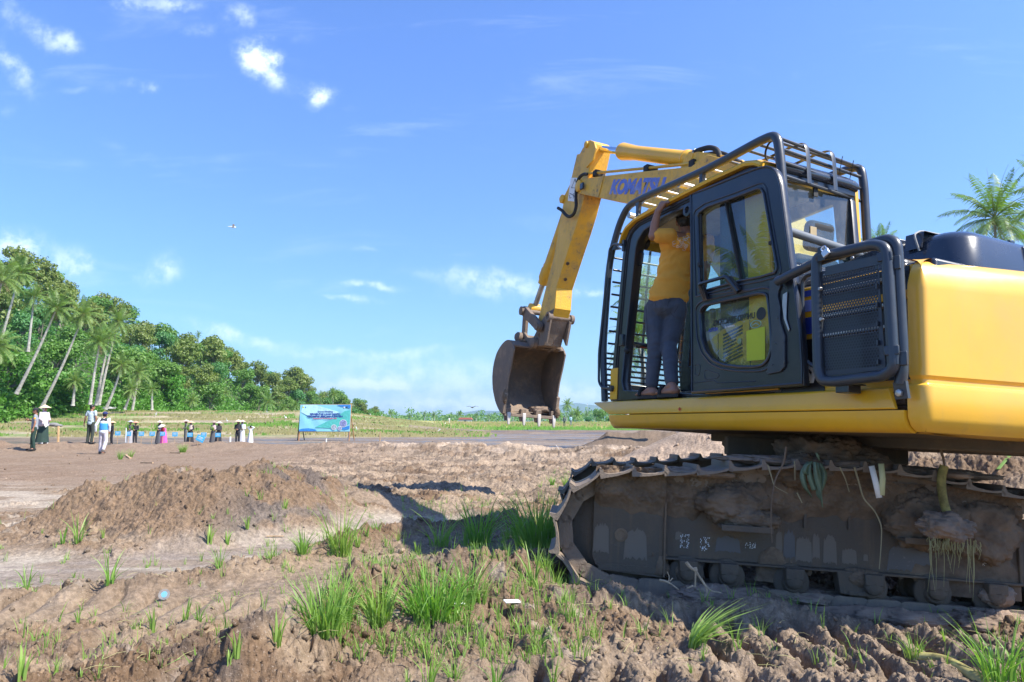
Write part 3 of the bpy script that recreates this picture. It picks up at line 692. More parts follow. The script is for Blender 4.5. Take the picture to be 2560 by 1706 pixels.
# --- engine hood (dark) ---------------------------------------------------------
b = MB()
def rrect(x0, x1, y0, y1, r, z, n=6):
    out = []
    for cx_, cy_, a0 in ((x1-r, y1-r, 0), (x0+r, y1-r, 90), (x0+r, y0+r, 180), (x1-r, y0+r, 270)):
        for j in range(n+1): a = math.radians(a0+90*j/n); out.append((cx_+r*math.cos(a), cy_+r*math.sin(a), z))
    return out
b.loft([rrect(-1.78, -1.0, -1.15, .95, .15, 2.02), rrect(-1.755, -1.0, -1.15, .935, .15, 2.24), rrect(-1.73, -1.01, -1.13, .915, .14, 2.275), rrect(-1.69, -1.03, -1.09, .875, .12, 2.302), rrect(-1.63, -1.06, -1.03, .80, .10, 2.314)])
hood = b.build('engine_hood', M['black_clean'], ex, ang=60)
b = MB(); b.beam((-1.1, .38, 2.318), (-1.69, .38, 2.305), .05, .03); b.beam((-1.752, .38, 2.26), (-1.775, .38, 2.03), .05, .02); b.build('hood_ridge', M['black_clean'], hood, bevel=.012, seg=3)
b = MB(); b.add([(-1.36,.95,2.318),(-1.36,.05,2.318),(-.86,.05,2.235),(-.86,.95,2.235),(-1.36,.95,2.25),(-1.36,.05,2.25),(-.86,.05,2.19),(-.86,.95,2.19)], [(0,1,2,3),(4,5,6,7),(0,3,7,4),(1,2,6,5),(3,2,6,7),(0,1,5,4)])
b.add([(-1.40,.94,2.325),(-1.40,.1,2.325),(-1.52,.1,2.325),(-1.52,.94,2.325),(-1.40,.955,2.22),(-1.52,.955,2.22),(-1.45,.1,2.30),(-1.46,.1,2.30)], [(0,1,2,3),(0,3,5,4)])
fl = b.build('hood_flap', M['black_clean'], hood, bevel=.008)
for x_ in (-1.02, -1.12, -1.30): 
    b = MB(); b.lathe((x_, .955, 2.235+(-x_-.86)*.18), (0,1,0), [(0,.013),(.008,.013),(.010,.008)], 10); b.build('bolt', M['steel'], fl)
b = MB(); b.tube(fil([(-1.50,.96,2.20),(-1.49,.99,2.30),(-1.47,.9,2.345),(-1.52,.5,2.335)], .03), .006, 6); b.build('cable', M['grey'], hood)
b = MB(); b.box(-1.78, -.66, -.45, 1.22, 1.25, 2.06); b.build('engine_bay', M['black'], ex, bevel=.02)
b = MB(); b.box(-1.50, -.72, .45, 1.1, 2.06, 2.15); b.build('air_intake_box', M['black'], ex, bevel=.05, seg=3)

# --- side door of the engine bay with blue decal ---------------------------------
b = MB(); b.box(-1.70, -.66, 1.22, 1.285, 1.30, 2.03); sd = b.build('side_door', M['yellow'], ex, bevel=.012)
def sheet(name, x0, x1, z0, z1, mat, par, y=1.288, th=.003):
    b = MB(); b.box(x0, x1, y, y+th, z0, z1); return b.build(name, mat, par)
sheet('blue_stripe', -1.07, -.68, 1.965, 2.005, M['blue'], sd); sheet('blue_stripe', -1.07, -.68, 1.865, 1.94, simple('pale_blue_decal', (.20,.26,.60), .4, 0, .15), sd); sheet('blue_panel', -1.07, -.68, 1.715, 1.825, M['blue'], sd)
sheet('dark_panel', -1.09, -.68, 1.335, 1.68, M['black'], sd)
text('SF', .150, Matrix.Translation((PP('B',1440,1310,1,1.292).x, 1.2925, PP('B',1480,1312,1,1.292).z)) @ Matrix.Rotation(math.pi, 4, 'Z') @ Matrix.Rotation(math.pi/2, 4, 'X'), 'white_letters', M['white'], sd, .001, .008, .28)
# --- perforated guard door and its tube frame -------------------------------------
gd_path = [PP('4', x, y, 1, 1.50) for x, y in ((170,320),(175,230),(330,200),(580,145),(655,165),(668,260),(705,900),(712,1015),(640,1065),(300,1105),(210,1100),(185,1030),(175,600))]
b = MB(); b.tube(fil(gd_path, [.05,.07,.03,.05,.05,.03,.03,.06,.06,.03,.06,.05,.02], 5, True), .031, 14, closed=True); gdt = b.build('guard_door', M['tube'], ex, ang=60)
pl_ = [(q.x, q.z) for q in PL('4', ((200,335),(600,245),(655,1020),(235,1065)), 1.495)]
b = MB(); b.prism(pl_, 1.490, 1.494); pf = b.build('perforated_panel', M['perf'], gdt, smooth=False); tag(pf, kind=None)
b = MB(); b.prism([(pl_[0][0]-.04, pl_[0][1]+.02), (pl_[1][0]-.03, pl_[1][1]+.02), (pl_[1][0]-.04, pl_[1][1]-.035), (pl_[0][0]-.04, pl_[0][1]-.035)], 1.488, 1.500); b.build('panel_edge', M['tube'], gdt)
b = MB()
for k_ in range(6): zz = 2.0-.105*k_; b = MB(); b.box(-1.652, -1.642, 1.494, 1.512, zz-.03, zz-.005); b.build('lug', M['tube'], gdt)
for (x_, y_) in ((192,455),(203,668)):
    q = PP('4', x_, y_, 1, 1.51); b = MB(); b.lathe((q.x, 1.497, q.z), (0,1,0), [(0,.013),(.012,.013),(.02,.009)], 12); b.build('bolt', M['steel'], gdt)
# what shows through the holes: cooling core, ledges
b = MB(); b.box(-1.68, -1.07, 1.286, 1.2935, 1.38, 2.02); core = b.build('cooling_core', M['black'], ex)
b = MB(); b.box(-1.69, -1.07, 1.294, 1.33, 1.83, 1.875); b.build('yellow_bar', M['yellow'], core, bevel=.004)
for zz in (1.795, 1.67, 1.945):
    b = MB(); b.box(-1.60, -1.10, 1.294, 1.35, zz, zz+.02); b.build('ledge', M['steel'], core, bevel=.003)
# second tube: handrail post with hinges
tp = [PP('3', x, y, 1, 1.45) for x, y in ((-60,1370),(300,1190),(600,1090),(930,990),(1000,1030),(1010,1150))]+[PP('4', x, y, 1, 1.45) for x, y in ((745,400),(772,900),(770,1050),(757,1120))]
b = MB(); b.tube(fil(tp, [.05,.05,.05,.07,.05,.05,.05,.05,.05,.03], 5), .031, 14); q = PP('4', 760, 1185, 1, 1.45); b.beam((q.x, 1.45, q.z+.06), (q.x-.005, 1.44, q.z-.03), .075, .02, (0,1,0)); hr = b.build('hand_rail', M['tube'], ex, ang=60)
b = MB(); b.lathe((q.x, 1.455, q.z), (0,1,0), [(0,.02),(.014,.02),(.018,.012)], 6); b.build('bolt', M['steel'], hr)
for (xa, ya, xb, yb) in ((625,245,760,262), (675,895,810,935)):
    a_, c_ = PP('4', xa, ya, 1, 1.50), PP('4', xb, yb, 1, 1.47); b = MB()
    b.beam((a_.x+.0, 1.53, a_.z), ((a_.x+c_.x)/2-.02, 1.50, a_.z+.004), .05, .024, (0,1,0)); b.beam(((a_.x+c_.x)/2+.02, 1.49, c_.z-.004), (c_.x, 1.47, c_.z-.004), .075, .022, (0,1,0)); b.cyl(((a_.x+c_.x)/2, 1.5, c_.z-.04), ((a_.x+c_.x)/2, 1.5, a_.z+.03), .018, None, 10)
    b.build('hinge', M['tube'], hr, bevel=.004)
# slim grab rail
gr_ = PL('B', ((1610,20),(1500,45),(1455,110),(1452,300),(1480,980),(1510,1070),(1610,1135)), 1.36)
b = MB(); b.tube(fil(gr_, [.01,.03,.03,.03,.03,.03,.01], 4), .013, 10); b.build('grab_rail', M['tube'], ex)
# support foot under guard door
q = PP('4', 370, 1130, 1, 1.47); b = MB(); b.box(q.x-.05, q.x+.04, 1.40, 1.50, q.z-.045, q.z+.03); b.box(q.x-.07, q.x+.08, 1.38, 1.47, q.z-.0, q.z+.008); b.build('door_rest', M['black'], ex, bevel=.004)
# latch lug on the top tube
q = PP('4', 232, 205, 1, 1.50); b = MB(); b.prism([(q.x+.03, q.z-.05), (q.x+.03, q.z+.035), (q.x-.0, q.z+.035), (q.x-.0, q.z+.01), (q.x+.012, q.z-.01), (q.x-.02, q.z-.02), (q.x-.025, q.z-.05)], 1.52, 1.53); b.build('latch', M['black'], gdt)
# padlock hangs from the latch: its own thing
pk = empty('padlock', XM @ Matrix.Translation((q.x-.045, 1.545, q.z-.015)) @ Matrix.Rotation(.5, 4, 'Y')); tag(pk, 'small silver padlock hanging on the tube above the perforated guard door', 'padlock')
b = MB(); b.box(-.025, .025, -.008, .008, -.022, .02); b.build('lock_body', M['brass'], pk, bevel=.004)
b = MB(); b.tube(fil([(-.016,0,.018),(-.016,0,.045),(.016,0,.045),(.016,0,.018)], .015), .004, 8); b.build('shackle', M['chrome'], pk)

# --- cab ---------------------------------------------------------------------------
Yc = 1.30
out_ = [(1.46,1.345),(1.44,1.76),(1.335,2.78),(1.30,2.92),(1.235,3.0),(1.10,3.05),(.7,3.057),(0,3.062),(-.42,3.056),(-.55,3.0),(-.62,2.88),(-.74,1.345)]
inn = [(q.x, q.z) for q in PL('C', ((270,1412),(255,1340),(290,960),(370,210),(385,150),(440,60)), Yc)]+[(q.x, q.z) for q in PL('1', ((600,745),(800,660)), Yc)]+[(-.08,2.955),(-.12,1.349)]
cabf = plate([(p[0], p[1]) for p in out_], [inn], Yc-.05, .10, 'cab_frame', M['black'], ex, .012)
# raised seal lines on the A pillar
b = MB()
for dx in (.035, .07): b.tube(fil([(1.425-dx,1.302,1.38),(1.405-dx,1.302,1.76),(1.305-dx,1.302,2.76),(1.27-dx,1.302,2.90),(1.20-dx*.6,1.302,2.975-dx*.3),(1.05,1.302,3.035-dx*.6),(.2,1.302,3.045-dx*.6)], .05), .007, 6)
b.build('door_seal', M['rubber'], cabf)
b = MB(); b.box(1.33, 1.455, 1.30, 1.31, 1.36, 1.66); b.build('yellow_corner_plate', M['yellow'], cabf, bevel=.003)
# far side frame and rear frame, floor, roof
plate([(p[0], p[1]) for p in out_], [[(1.32,1.75),(1.22,2.85),(-.45,2.9),(-.55,1.9)]], .47, .06, 'far_side_frame', M['black'], ex, .01)
def cross(name, pts, mat, par, r=.03):
    b = MB(); b.tube(pts, r, 10); return b.build(name, mat, par)
b = MB(); b.box(1.05, 1.46, .30, 1.22, 1.345, 1.42); b.box(-.72, 1.05, .30, 1.20, 1.30, 1.385); b.build('cab_floor', M['black'], ex, bevel=.01)
b = MB(); b.box(1.38, 1.45, .28, 1.26, 1.36, 1.52); b.build('front_sill', M['black'], ex, bevel=.01); b = MB(); b.beam((1.20,.28,3.0),(1.20,1.26,3.0), .08, .06, (1,0,0)); b.build('front_header', M['black'], ex, bevel=.01)
b = MB()
rp = []
for x_, z_, k_ in ((1.345,2.90,1),(1.31,2.975,1),(1.24,3.035,1),(1.10,3.075,1),(.7,3.093,1),(0,3.10,1),(-.40,3.09,1),(-.50,3.06,1),(-.56,3.02,1)):
    rp.append([(x_, 1.335, z_-.035), (x_, 1.342, z_-.015), (x_, 1.325, z_+.006), (x_, 1.27, z_+.022), (x_, .8, z_+.03), (x_, .50, z_+.022), (x_, .445, z_-.0), (x_, .44, z_-.035)])
b.loft(rp); b.build('cab_roof', M['yellow'], ex, ang=50)
b = MB(); b.lathe((1.02, 1.20, 3.10), (0,0,1), [(0,.02),(.03,.02),(.05,.035),(.06,.03)], 12); b.build('eye_bolt', M['yellow'], ex)
b = MB(); b.box(-.45, 1.1, .47, 1.24, 3.0, 3.04); b.build('headliner', M['beige'], ex)
# lamp-like fitting inside the top of the opening
q = PP('C', 415, 145, 1, 1.2); b = MB(); b.lathe((q.x, 1.22, q.z-.01), (-.4,-.8,-.3), [(0,.05),(.05,.06),(.10,.045),(.11,.01)], 16); b.tube([(q.x, 1.2, q.z-.05), (q.x-.01, 1.2, q.z-.11)], .01, 8); b.build('work_lamp', M['rubber'], ex)
q = PP('1', 800, 685, 1, 1.31); b = MB(); b.lathe((q.x, 1.27, q.z), (0,1,0), [(0,.06),(.05,.055),(.052,.03),(.03,.02)], 20); b.build('roof_speaker', M['black'], ex)
# windscreen
b = MB(); b.add([(1.43,1.21,1.50),(1.43,.33,1.50),(1.26,.33,2.93),(1.26,1.21,2.93),(1.425,1.21,1.50),(1.425,.33,1.50),(1.255,.33,2.93),(1.255,1.21,2.93)], [(0,1,2,3),(4,5,6,7)]); b.build('windscreen', M['glass_front'], ex, smooth=False)
b = MB(); b.add([(1.25,.47,1.8),(1.17,.47,2.85),(-.42,.47,2.9),(-.5,.47,1.92)], [(0,1,2,3)]); b.build('far_window', M['glass_front'], ex, smooth=False)
# small wire handle on the inner A pillar, opening lever with red tip, knob
q0, q1, q2, q3 = PL('C', ((372,238),(438,240),(425,350),(360,358)), 1.24)
b = MB(); b.tube(fil([q0, q1, q2, q3], .03, 4), .008, 8); b.build('inner_grab_handle', M['black'], cabf)
q0, q1, q2 = PP('C', 262, 990, 1, 1.3), PP('C', 310, 1015, 1, 1.25), PP('C', 470, 1036, 1, 1.05)
b = MB(); b.box(q0.x-.04, q0.x+.02, 1.29, 1.33, q0.z-.06, q0.z+.05); b.tube([q1, q2], .02, 8); b.build('lock_lever', M['black'], ex, bevel=.006)
b = MB(); q = PP('C', 415, 1050, 1, 1.1); q_ = PP('C', 465, 1048, 1, 1.05); b.tube([q, q_], .009, 6); b.build('lever_tip', M['red'], ex)
q = PP('C', 298, 1080, 1, 1.27); b = MB(); b.ball(q, .033, 12, 8); b.cyl(q, (q.x+.06, 1.27, q.z), .01); b.build('door_stop', M['rubber'], ex)
# interior: seat, side console, travel pedals
b = MB(); b.box(-.35, .30, .48, 1.02, 1.62, 1.78); b.beam((-.38,.75,1.70),(-.52,.75,2.42), .50, .12, (1,0,0), .44, .10); b.beam((-.53,.75,2.45),(-.56,.75,2.68), .26, .10, (1,0,0)); b.box(-.28, .22, .55, .95, 1.38, 1.62); b.build('operator_seat', M['seat'], ex, bevel=.05, seg=4)
cq = [(q.x, q.z) for q in PL('C', ((745,935),(860,900),(860,1250),(765,1245)), 1.02)]
b = MB(); b.prism([(.36,1.45),(.33,1.80),(.30,1.90),(-.25,1.95),(-.25,1.45)], .98, 1.14); sc_ = b.build('side_console', M['grey'], ex, bevel=.02, seg=3)
b = MB(); b.cyl((.25,1.06,1.92),(.27,1.06,2.10), .015, .03, 10); b.box(-.2, .12, 1.0, 1.12, 2.02, 2.08); b.build('control_lever', M['rubber'], ex, bevel=.01)
b = MB(); b.box(-.1, 1.36, 1.10, 1.15, 1.345, 1.415); b.build('door_sill', M['mudtrack'], ex, bevel=.006)
b = MB()
for y_ in (.62, .84): b.beam((1.0, y_, 1.40), (1.12, y_, 1.56), .10, .015, (0,1,0)); b.cyl((1.08, y_, 1.5), (1.0, y_, 2.0), .011)
b.build('travel_pedal', M['rubber'], ex)
b = MB(); b.box(.95, 1.25, .32, .44, 2.05, 2.3); b.build('monitor', M['black'], ex, bevel=.015)
# cab side behind the open door: yellow panel, louvres, pillar, dark quarter window
lo_ = [(q.x, q.z) for q in PL('B', ((180,960),(270,870),(450,740),(500,690),(800,540),(826,560),(826,285)), 1.315)]
top_y = [(q.x, q.z) for q in PL('A', ((985,1200),(950,440),(1040,400),(1250,330)), 1.315)]
ysp = lo_+top_y+[(-.60,2.95),(-.73,1.36),(.02,1.36)]
cabp = plate(ysp, [], 1.31, .02, 'cab_side_panel', M['yellow'], ex, .003)
b = MB()
for i in range(9):
    if i in (): continue
    xa, xb = (512, 742) if i not in (3, 4) else (512, 668); ya = 755+i*42; yb = ya-(xb-xa)*.50
    a_, c_ = PP('B', xa, ya+8*(i > 4), 1, 1.322), PP('B', xb, yb+8*(i > 4), 1, 1.322); b.beam(a_, c_, .004, .014, (0,0,1))
b.build('louvre', M['decalblack'], cabp)
q = PP('B', 716, 825, 1, 1.322); b = MB(); b.lathe((q.x,1.318,q.z), (0,1,0), [(0,.022),(.012,.022),(.013,.015)], 18); b.build('fuel_lock', M['steel'], cabp)
for (x0_, y0_, x1_, y1_) in ((455,745,458,1100), (832,570,838,1125)): b = MB(); b.beam(PP('B', x0_, y0_, 1, 1.322), PP('B', x1_, y1_, 1, 1.322), .003, .012, (0,1,0)); b.build('panel_gap', M['decalblack'], cabp)
qw = [(q.x, q.z) for q in PL('B', ((180,960),(270,870),(450,740),(500,690),(800,540),(826,560),(826,285)), 1.26)]+[(-.30,2.45),(-.20,2.93),(-.09,2.93),(-.09,1.4)]
# vertical inner pillar line seen through the glass
b = MB(); b.beam((-.30,1.327,1.95),(-.245,1.327,2.88), .02, .035, (0,1,0)); b.build('quarter_pillar', M['black'], cabf)

# --- the door, swung back against the cab side ------------------------------------
Yd = 1.405
do = P2('A', ((232,452),(420,375),(700,262),(950,160),(1130,92),(1240,72),(1310,92),(1362,140),(1400,220),(1428,330)), Yd)+P2('B', ((1330,-60),(1392,300),(1440,700),(1470,1190),(1472,1352)), Yd)+P2('B', ((900,1395),(130,1450),(127,700),(122,100)), Yd)
h1 = fil([(q[0], 0, q[1]) for q in P2('A', ((335,745),(360,690),(470,612),(800,500),(1120,378),(1170,378),(1205,440),(1290,930),(1375,1400),(1362,1462),(1300,1495)), Yd)+P2('B', ((1150,5),(950,65),(700,112),(330,215),(236,240)), Yd)], .012, 3, True)
h2 = fil([(q[0], 0, q[1]) for q in P2('B', ((236,470),(290,398),(650,318),(960,252),(1042,268),(1062,420),(1085,700),(1092,900),(1060,1035),(985,1115),(900,1130),(700,1130),(520,1108),(400,1055),(305,940),(255,780)), Yd)], .03, 3, True)
h1 = [(p.x, p.z) for p in h1]; h2 = [(p.x, p.z) for p in h2]
dr = plate(do, [h1, h2], Yd-.025, .05, 'cab_door', M['black'], ex, .009)
b = MB()
for hh, r_ in ((h1, .010), (h2, .012)): b.tube([(x, Yd+.002, z) for x, z in hh], r_, 8, closed=True)
cx_ = sum(p[0] for p in do)/len(do); cz_ = sum(p[1] for p in do)/len(do)
b.tube([(cx_+(x-cx_)*.975, Yd+.001, cz_+(z-cz_)*.985) for x, z in do], .009, 8, closed=True)
b.build('pressed_rim', M['black'], dr)
def offs(hh, d):
    cx, cz = sum(p[0] for p in hh)/len(hh), sum(p[1] for p in hh)/len(hh); return [(cx+(x-cx)*(1+d), Yd+.0, cz+(z-cz)*(1+d)) for x, z in hh]
b = MB(); b.tube(offs(h2, .13), .008, 8, closed=True); b.tube([p for p in offs(h1, .10)], .007, 8, closed=True)
for pts in (((180,1110),(200,1100),(235,1105),(242,1130),(232,1215),(215,1232),(188,1225),(180,1200)), ((290,1185),(310,1160),(460,1215),(466,1240),(440,1262),(310,1280),(296,1265)), ((535,235),(545,215),(600,205),(612,215),(600,240),(550,252))):
    b.tube(fil(PL('B', pts, Yd), .01, 3, True), .0035, 6, closed=True)
b.tube(PL('B', ((165,1320),(400,1290),(450,1320),(900,1300)), Yd), .004, 6); b.tube(PL('B', ((360,275),(980,190),(1010,200)), Yd), .006, 6)
b.build('pressed_groove', M['black'], dr)
M['glass_low'] = glass('lightened_lower_glass', (.66,.80,.70), dirt=.20)  # denser pale film lightens this pane by colour so the black letters show
for nm, hh, mt in (('upper_pane', h1, 'glass'), ('lower_pane', h2, 'glass_low')):
    b = MB(); b.add([(x, Yd-.03, z) for x, z in hh], [tuple(range(len(hh)))]); b.build(nm, M[mt], dr, smooth=False)
p0_, p1_ = PP('A', 706, 560, 1, Yd-.015), PP('A', 905, 1568, 1, Yd-.015)
b = MB(); b.beam(p0_, p1_, .012, .022, (0,1,0)); a_, c_ = PP('A', 375, 720, 1, Yd-.01), PP('A', 385, 1568, 1, Yd-.01); b.beam(a_, c_, .02, .014, (0,1,0)); b.build('sliding_window_bar', M['rubber'], dr)
b = MB(); q = PP('A', 375, 1360, 1, Yd); b.box(q.x-.012, q.x+.016, Yd-.01, Yd+.02, q.z-.02, q.z+.012); b.build('window_catch', M['rubber'], dr, bevel=.003); b = MB(); q = PP('A', 1290, 1085, 1, Yd); b.box(q.x-.02, q.x+.012, Yd-.02, Yd+.012, q.z-.015, q.z+.012); b.build('window_catch', M['rubber'], dr, bevel=.003)
# handle
hp = PL('B', ((322,320),(318,160),(640,70),(715,235)), Yd)
b = MB(); q = [V(p.x, Yd+.02+.05*(i in (1, 2)), p.z) for i, p in enumerate(hp)]; b.tube(fil(q, .02, 4), .014, 10, k=1.2); b.beam(V(q[0].x, Yd+.01, q[0].z-.012), V(q[1].x, Yd+.05, q[1].z-.01), .025, .05, (1,0,0)); b.beam(V(q[3].x, Yd+.01, q[3].z), V(q[2].x, Yd+.05, q[2].z-.01), .025, .05, (1,0,0)); b.build('door_handle', M['black'], dr, bevel=.006)
# hinge-side cover plate with rivets
cvp = P2('B', ((1085,120),(1150,95),(1195,105),(1215,170),(1190,230),(1180,290),(1210,420),(1205,570),(1240,690),(1265,760),(1262,1130),(1210,1190),(1060,1222),(1045,1190),(1098,1000),(1105,700),(1075,300)), Yd)
cv_ = plate(cvp, [], Yd+.008, .016, 'lock_cover', M['tube'], dr, .005)
for (x, y) in ((1135,850),(1232,833),(1098,1105),(1243,1068),(1160,545),(1245,190)):
    q = PP('B', x, y, 1, Yd+.016); b = MB(); b.lathe((q.x, Yd+.014, q.z), (0,1,0), [(0,.007),(.005,.006),(.007,.002)], 10); b.build('rivet', M['tube'], cv_)
b = MB(); b.prism(P2('B', ((1222,270),(1275,235),(1265,420),(1262,560),(1300,680),(1290,710),(1235,560),(1215,400)), Yd+.01), Yd+.004, Yd+.012); b.build('strike_plate', M['steel'], dr, bevel=.002)
# writing on the outside of the lower pane, read mirrored from the inside
q = PP('B', 902, 545, 1, Yd-.034); q2_ = PP('B', 330, 640, 1, Yd-.034); ang_ = math.atan2(q.z-q2_.z, -(q2_.x-q.x))
def mirrored(body, px, py, size, name, mat, sx=1., off=.0):
    q = PP('B', px, py, 1, Yd-.036); slope = -.02
    mt = Matrix.Translation((q.x, Yd-.0275, q.z)) @ Matrix(((math.cos(slope),0,0,0),(0,1,0,0),(0,0,1,0),(0,0,0,1))) @ Matrix(((1,0,0,0),(0,0,-1,0),(0,1,0,0),(0,0,0,1)))
    return text(body, size, mt, name, mat, dr, .0006, off, 0, sx)
mirrored('UNITED TRACTORS', 902, 550, .062, 'mirrored_lettering', M['decalblack'], .80, .001)
mirrored('member of', 660, 650, .026, 'mirrored_small_lettering', M['white'], .9)
mirrored('ASTRA', 460, 700, .040, 'mirrored_blue_lettering', M['blue'], .9, .001)
q = PP('B', 973, 497, 1, Yd-.034); b = MB(); b.lathe((q.x, Yd-.0275, q.z), (0,1,0), [(0,.045),(.001,.045)], 26); b.build('round_black_logo', M['decalblack'], dr)
q = PP('B', 900, 622, 1, Yd-.034); b = MB(); b.tube([(q.x+.05*math.cos(a), Yd-.034, q.z+.026*math.sin(a)) for a in np.linspace(0, 6.28, 22)[:-1]], .003, 5, closed=True); b.tube([(q.x-.03,Yd-.034,q.z-.01),(q.x,Yd-.034,q.z+.008),(q.x+.035,Yd-.034,q.z-.004)], .003, 5); b.build('pale_logo', simple('pale_cyan_print', (.5,.75,.75), .5), dr)
b = MB(); b.prism(P2('B', ((790,702),(1010,650),(1012,1042),(795,1060)), Yd-.028), Yd-.029, Yd-.026); b.build('lime_sticker', M['lime'], dr)

# --- rear of cab ---------------------------------------------------------------------
xr = -.60
b = MB(); b.add([(xr, 1.24, 2.30), (xr, .46, 2.30), (xr, .46, 2.90), (xr, 1.24, 2.90)], [(0,1,2,3)]); b.build('rear_window', M['glass_rear'], ex, smooth=False)
b = MB()
b.beam((xr,1.27,2.94),(xr,.45,2.94), .06, .05, (1,0,0)); b.beam((xr,1.26,2.28),(xr,.45,2.28), .06, .06, (1,0,0)); b.beam((xr,.475,2.26),(xr+.0,.475,2.93), .05, .03, (1,0,0)); b.beam((xr+.01,1.25,2.26),(xr+.03,1.25,2.95), .06, .05, (1,0,0)); b.box(-.72, -.56, .45, 1.25, 1.36, 2.26)
b.build('rear_frame', M['black'], ex, bevel=.012, seg=3)
rings = []
for dx, z_ in ((.0,2.965),(-.035,2.965),(-.055,2.99),(-.05,3.02),(-.02,3.055),(.06,3.09)): rings.append([(xr+dx, y_, z_-(.012 if i in (0, 9) else 0)) for i, y_ in enumerate(np.linspace(1.27, .45, 10))])
b = MB(); n_ = 10; vs = [p for r in rings for p in r]; fs = [(k_*n_+i, k_*n_+i+1, (k_+1)*n_+i+1, (k_+1)*n_+i) for k_ in range(5) for i in range(9)]; b.add(vs, fs); b.build('roof_rear_lip', M['black_clean'], ex, ang=60)
b = MB(); b.beam((xr-.03,.432,2.25),(xr+.01,.432,3.0), .035, .05, (1,0,0)); b.build('rear_pillar_trim', M['yellow'], ex, bevel=.006)
q = PP('3', 258, 935, 0, xr); b = MB(); b.box(xr-.006, xr-.002, q.y-.03, q.y+.03, q.z-.045, q.z+.045); b.build('window_sticker', simple('sun_faded_sticker', (.40,.30,.16), .7), ex)
b = MB(); b.beam((xr-.02,.86,2.96),(xr-.02,.86,2.84), .04, .012, (1,0,0)); b.build('window_clip', M['rubber'], ex)
q = PP('3', 545, 575, 0, -.52); b = MB(); b.box(-.56, -.46, q.y-.06, q.y+.02, q.z-.05, q.z+.05); b.prism([(-.50, q.z+.03), (-.44, q.z+.05), (-.44, q.z-.05), (-.47, q.z-.045)], q.y-.12, q.y-.05); b.build('rear_lamp', M['rubber'], ex, bevel=.006)

# --- guard cage ----------------------------------------------------------------------
yl, yr_ = 1.265, .335
left = [(1.585,yl+.02,1.35),(1.66,yl+.02,1.86),(1.615,yl+.02,2.62),(1.58,yl+.015,2.85),(1.47,yl,3.13),(1.33,yl,3.27),(1.05,yl,3.275),(.6,yl,3.25),(.07,yl,3.225),(-.50,yl,3.235),(-.655,yl,3.22),(-.685,yl,3.05),(-.72,yl,2.70),(-.76,yl,2.15)]
b = MB(); b.tube(fil(left, [.03,.2,.2,.15,.14,.12,.2,.2,.2,.1,.10,.1,.2,.1], 5), .034, 14); cg = b.build('guard_cage', M['tube'], ex, ang=60)
right = [(1.585,yr_,1.40),(1.66,yr_,1.86),(1.615,yr_,2.62),(1.58,yr_,2.85),(1.45,yr_,3.13),(1.28,yr_,3.23),(.6,yr_,3.24),(-.45,yr_,3.225),(-.575,yr_,3.20),(-.60,yr_,3.05),(-.62,yr_,2.6),(-.64,yr_,2.25)]
b = MB(); b.tube(fil(right, [.03,.2,.2,.15,.14,.12,.2,.2,.09,.1,.2,.1], 5), .032, 14); b.build('cage_hoop', M['tube'], cg, ang=60)
for z_ in (3.195, 3.105, 3.010, 2.910):
    xo = -.655 if z_ > 3.15 else -.675
    b = MB(); b.tube([(xo, yl, z_), (xo+.085, yr_, z_)], .0125, 8); b.build('cage_bar', M['tube'], cg)
b = MB(); b.tube([(-.745, yl, 2.475), (-.64, yr_-.03, 2.45)], .030, 12); b.build('cage_cross_tube', simple('pale_grey_tube', (.16,.17,.18), .45, 0, .1), cg)
for x_, r_ in ((-.56,.012),(-.45,.012),(-.33,.012),(-.1,.012),(.10,.012),(.30,.012),(.50,.03),(.70,.012),(.86,.012),(1.06,.012),(1.30,.03)):
    b = MB(); b.tube([(x_, yl, 3.225 if x_ < 1.2 else 3.17), (x_+.05, yr_, 3.222 if x_ < 1.2 else 3.17)], r_, 8); b.build('cage_bar', M['tube'] if x_ < 0 else M['steel'], cg)
for y_ in (.98, .72):                                  # flat straps over the rear corner
    b = MB(); pts = fil([(.55,y_,3.245),(-.50,y_,3.245),(-.645,y_-.005,3.23),(-.66,y_-.008,3.12),(-.672,y_-.01,2.90)], [.02,.05,.06,.03,.02], 4)
    b.tube(pts, .006, 4, k=3.6, up=(0,0,1)); b.build('cage_strap', M['tube'], cg)
for x_ in (1.12, .17):                                 # brackets holding the rail to the roof
    b = MB(); b.prism([(x_+.05,3.26),(x_-.03,3.26),(x_-.012,3.20),(x_-.005,3.14),(x_-.03,3.10),(x_+.06,3.10),(x_+.03,3.13),(x_+.028,3.20)], 1.245, 1.285); b.build('cage_bracket', M['tube'], cg, bevel=.004)
b = MB(); b.tube([(1.42,1.02,3.06),(.45,.98,3.20)], .013, 8); b.build('cage_brace', M['tube'], cg)
# front grille bars
ys_C = (290,393,495,600,705,807,912,1018,1103,1145,1190,1238,1284,1328,1372,1412,1445,1478)
xc = (190,183,176,168,160,153,146,138,131,128,125,122,118,115,112,110,108,106)
for yq, xq in zip(ys_C, xc):
    q = PP('C', xq, yq, 1, 1.28); b = MB(); b.tube([(q.x+.0, 1.28, q.z), (q.x, .33, q.z)], .011, 8); b.build('grille_bar', M['tube'], cg)
q = PP('C', 237, 82, 1, 1.28); b = MB(); b.tube([(q.x, 1.28, q.z), (q.x, .33, q.z)], .012, 8); b.build('grille_bar', M['tube'], cg)
b = MB(); b.tube([(1.60,.80,2.95),(1.645,.80,2.6),(1.69,.80,1.86),(1.62,.80,1.36)], .018, 8, k=.6); b.build('grille_post', M['tube'], cg)
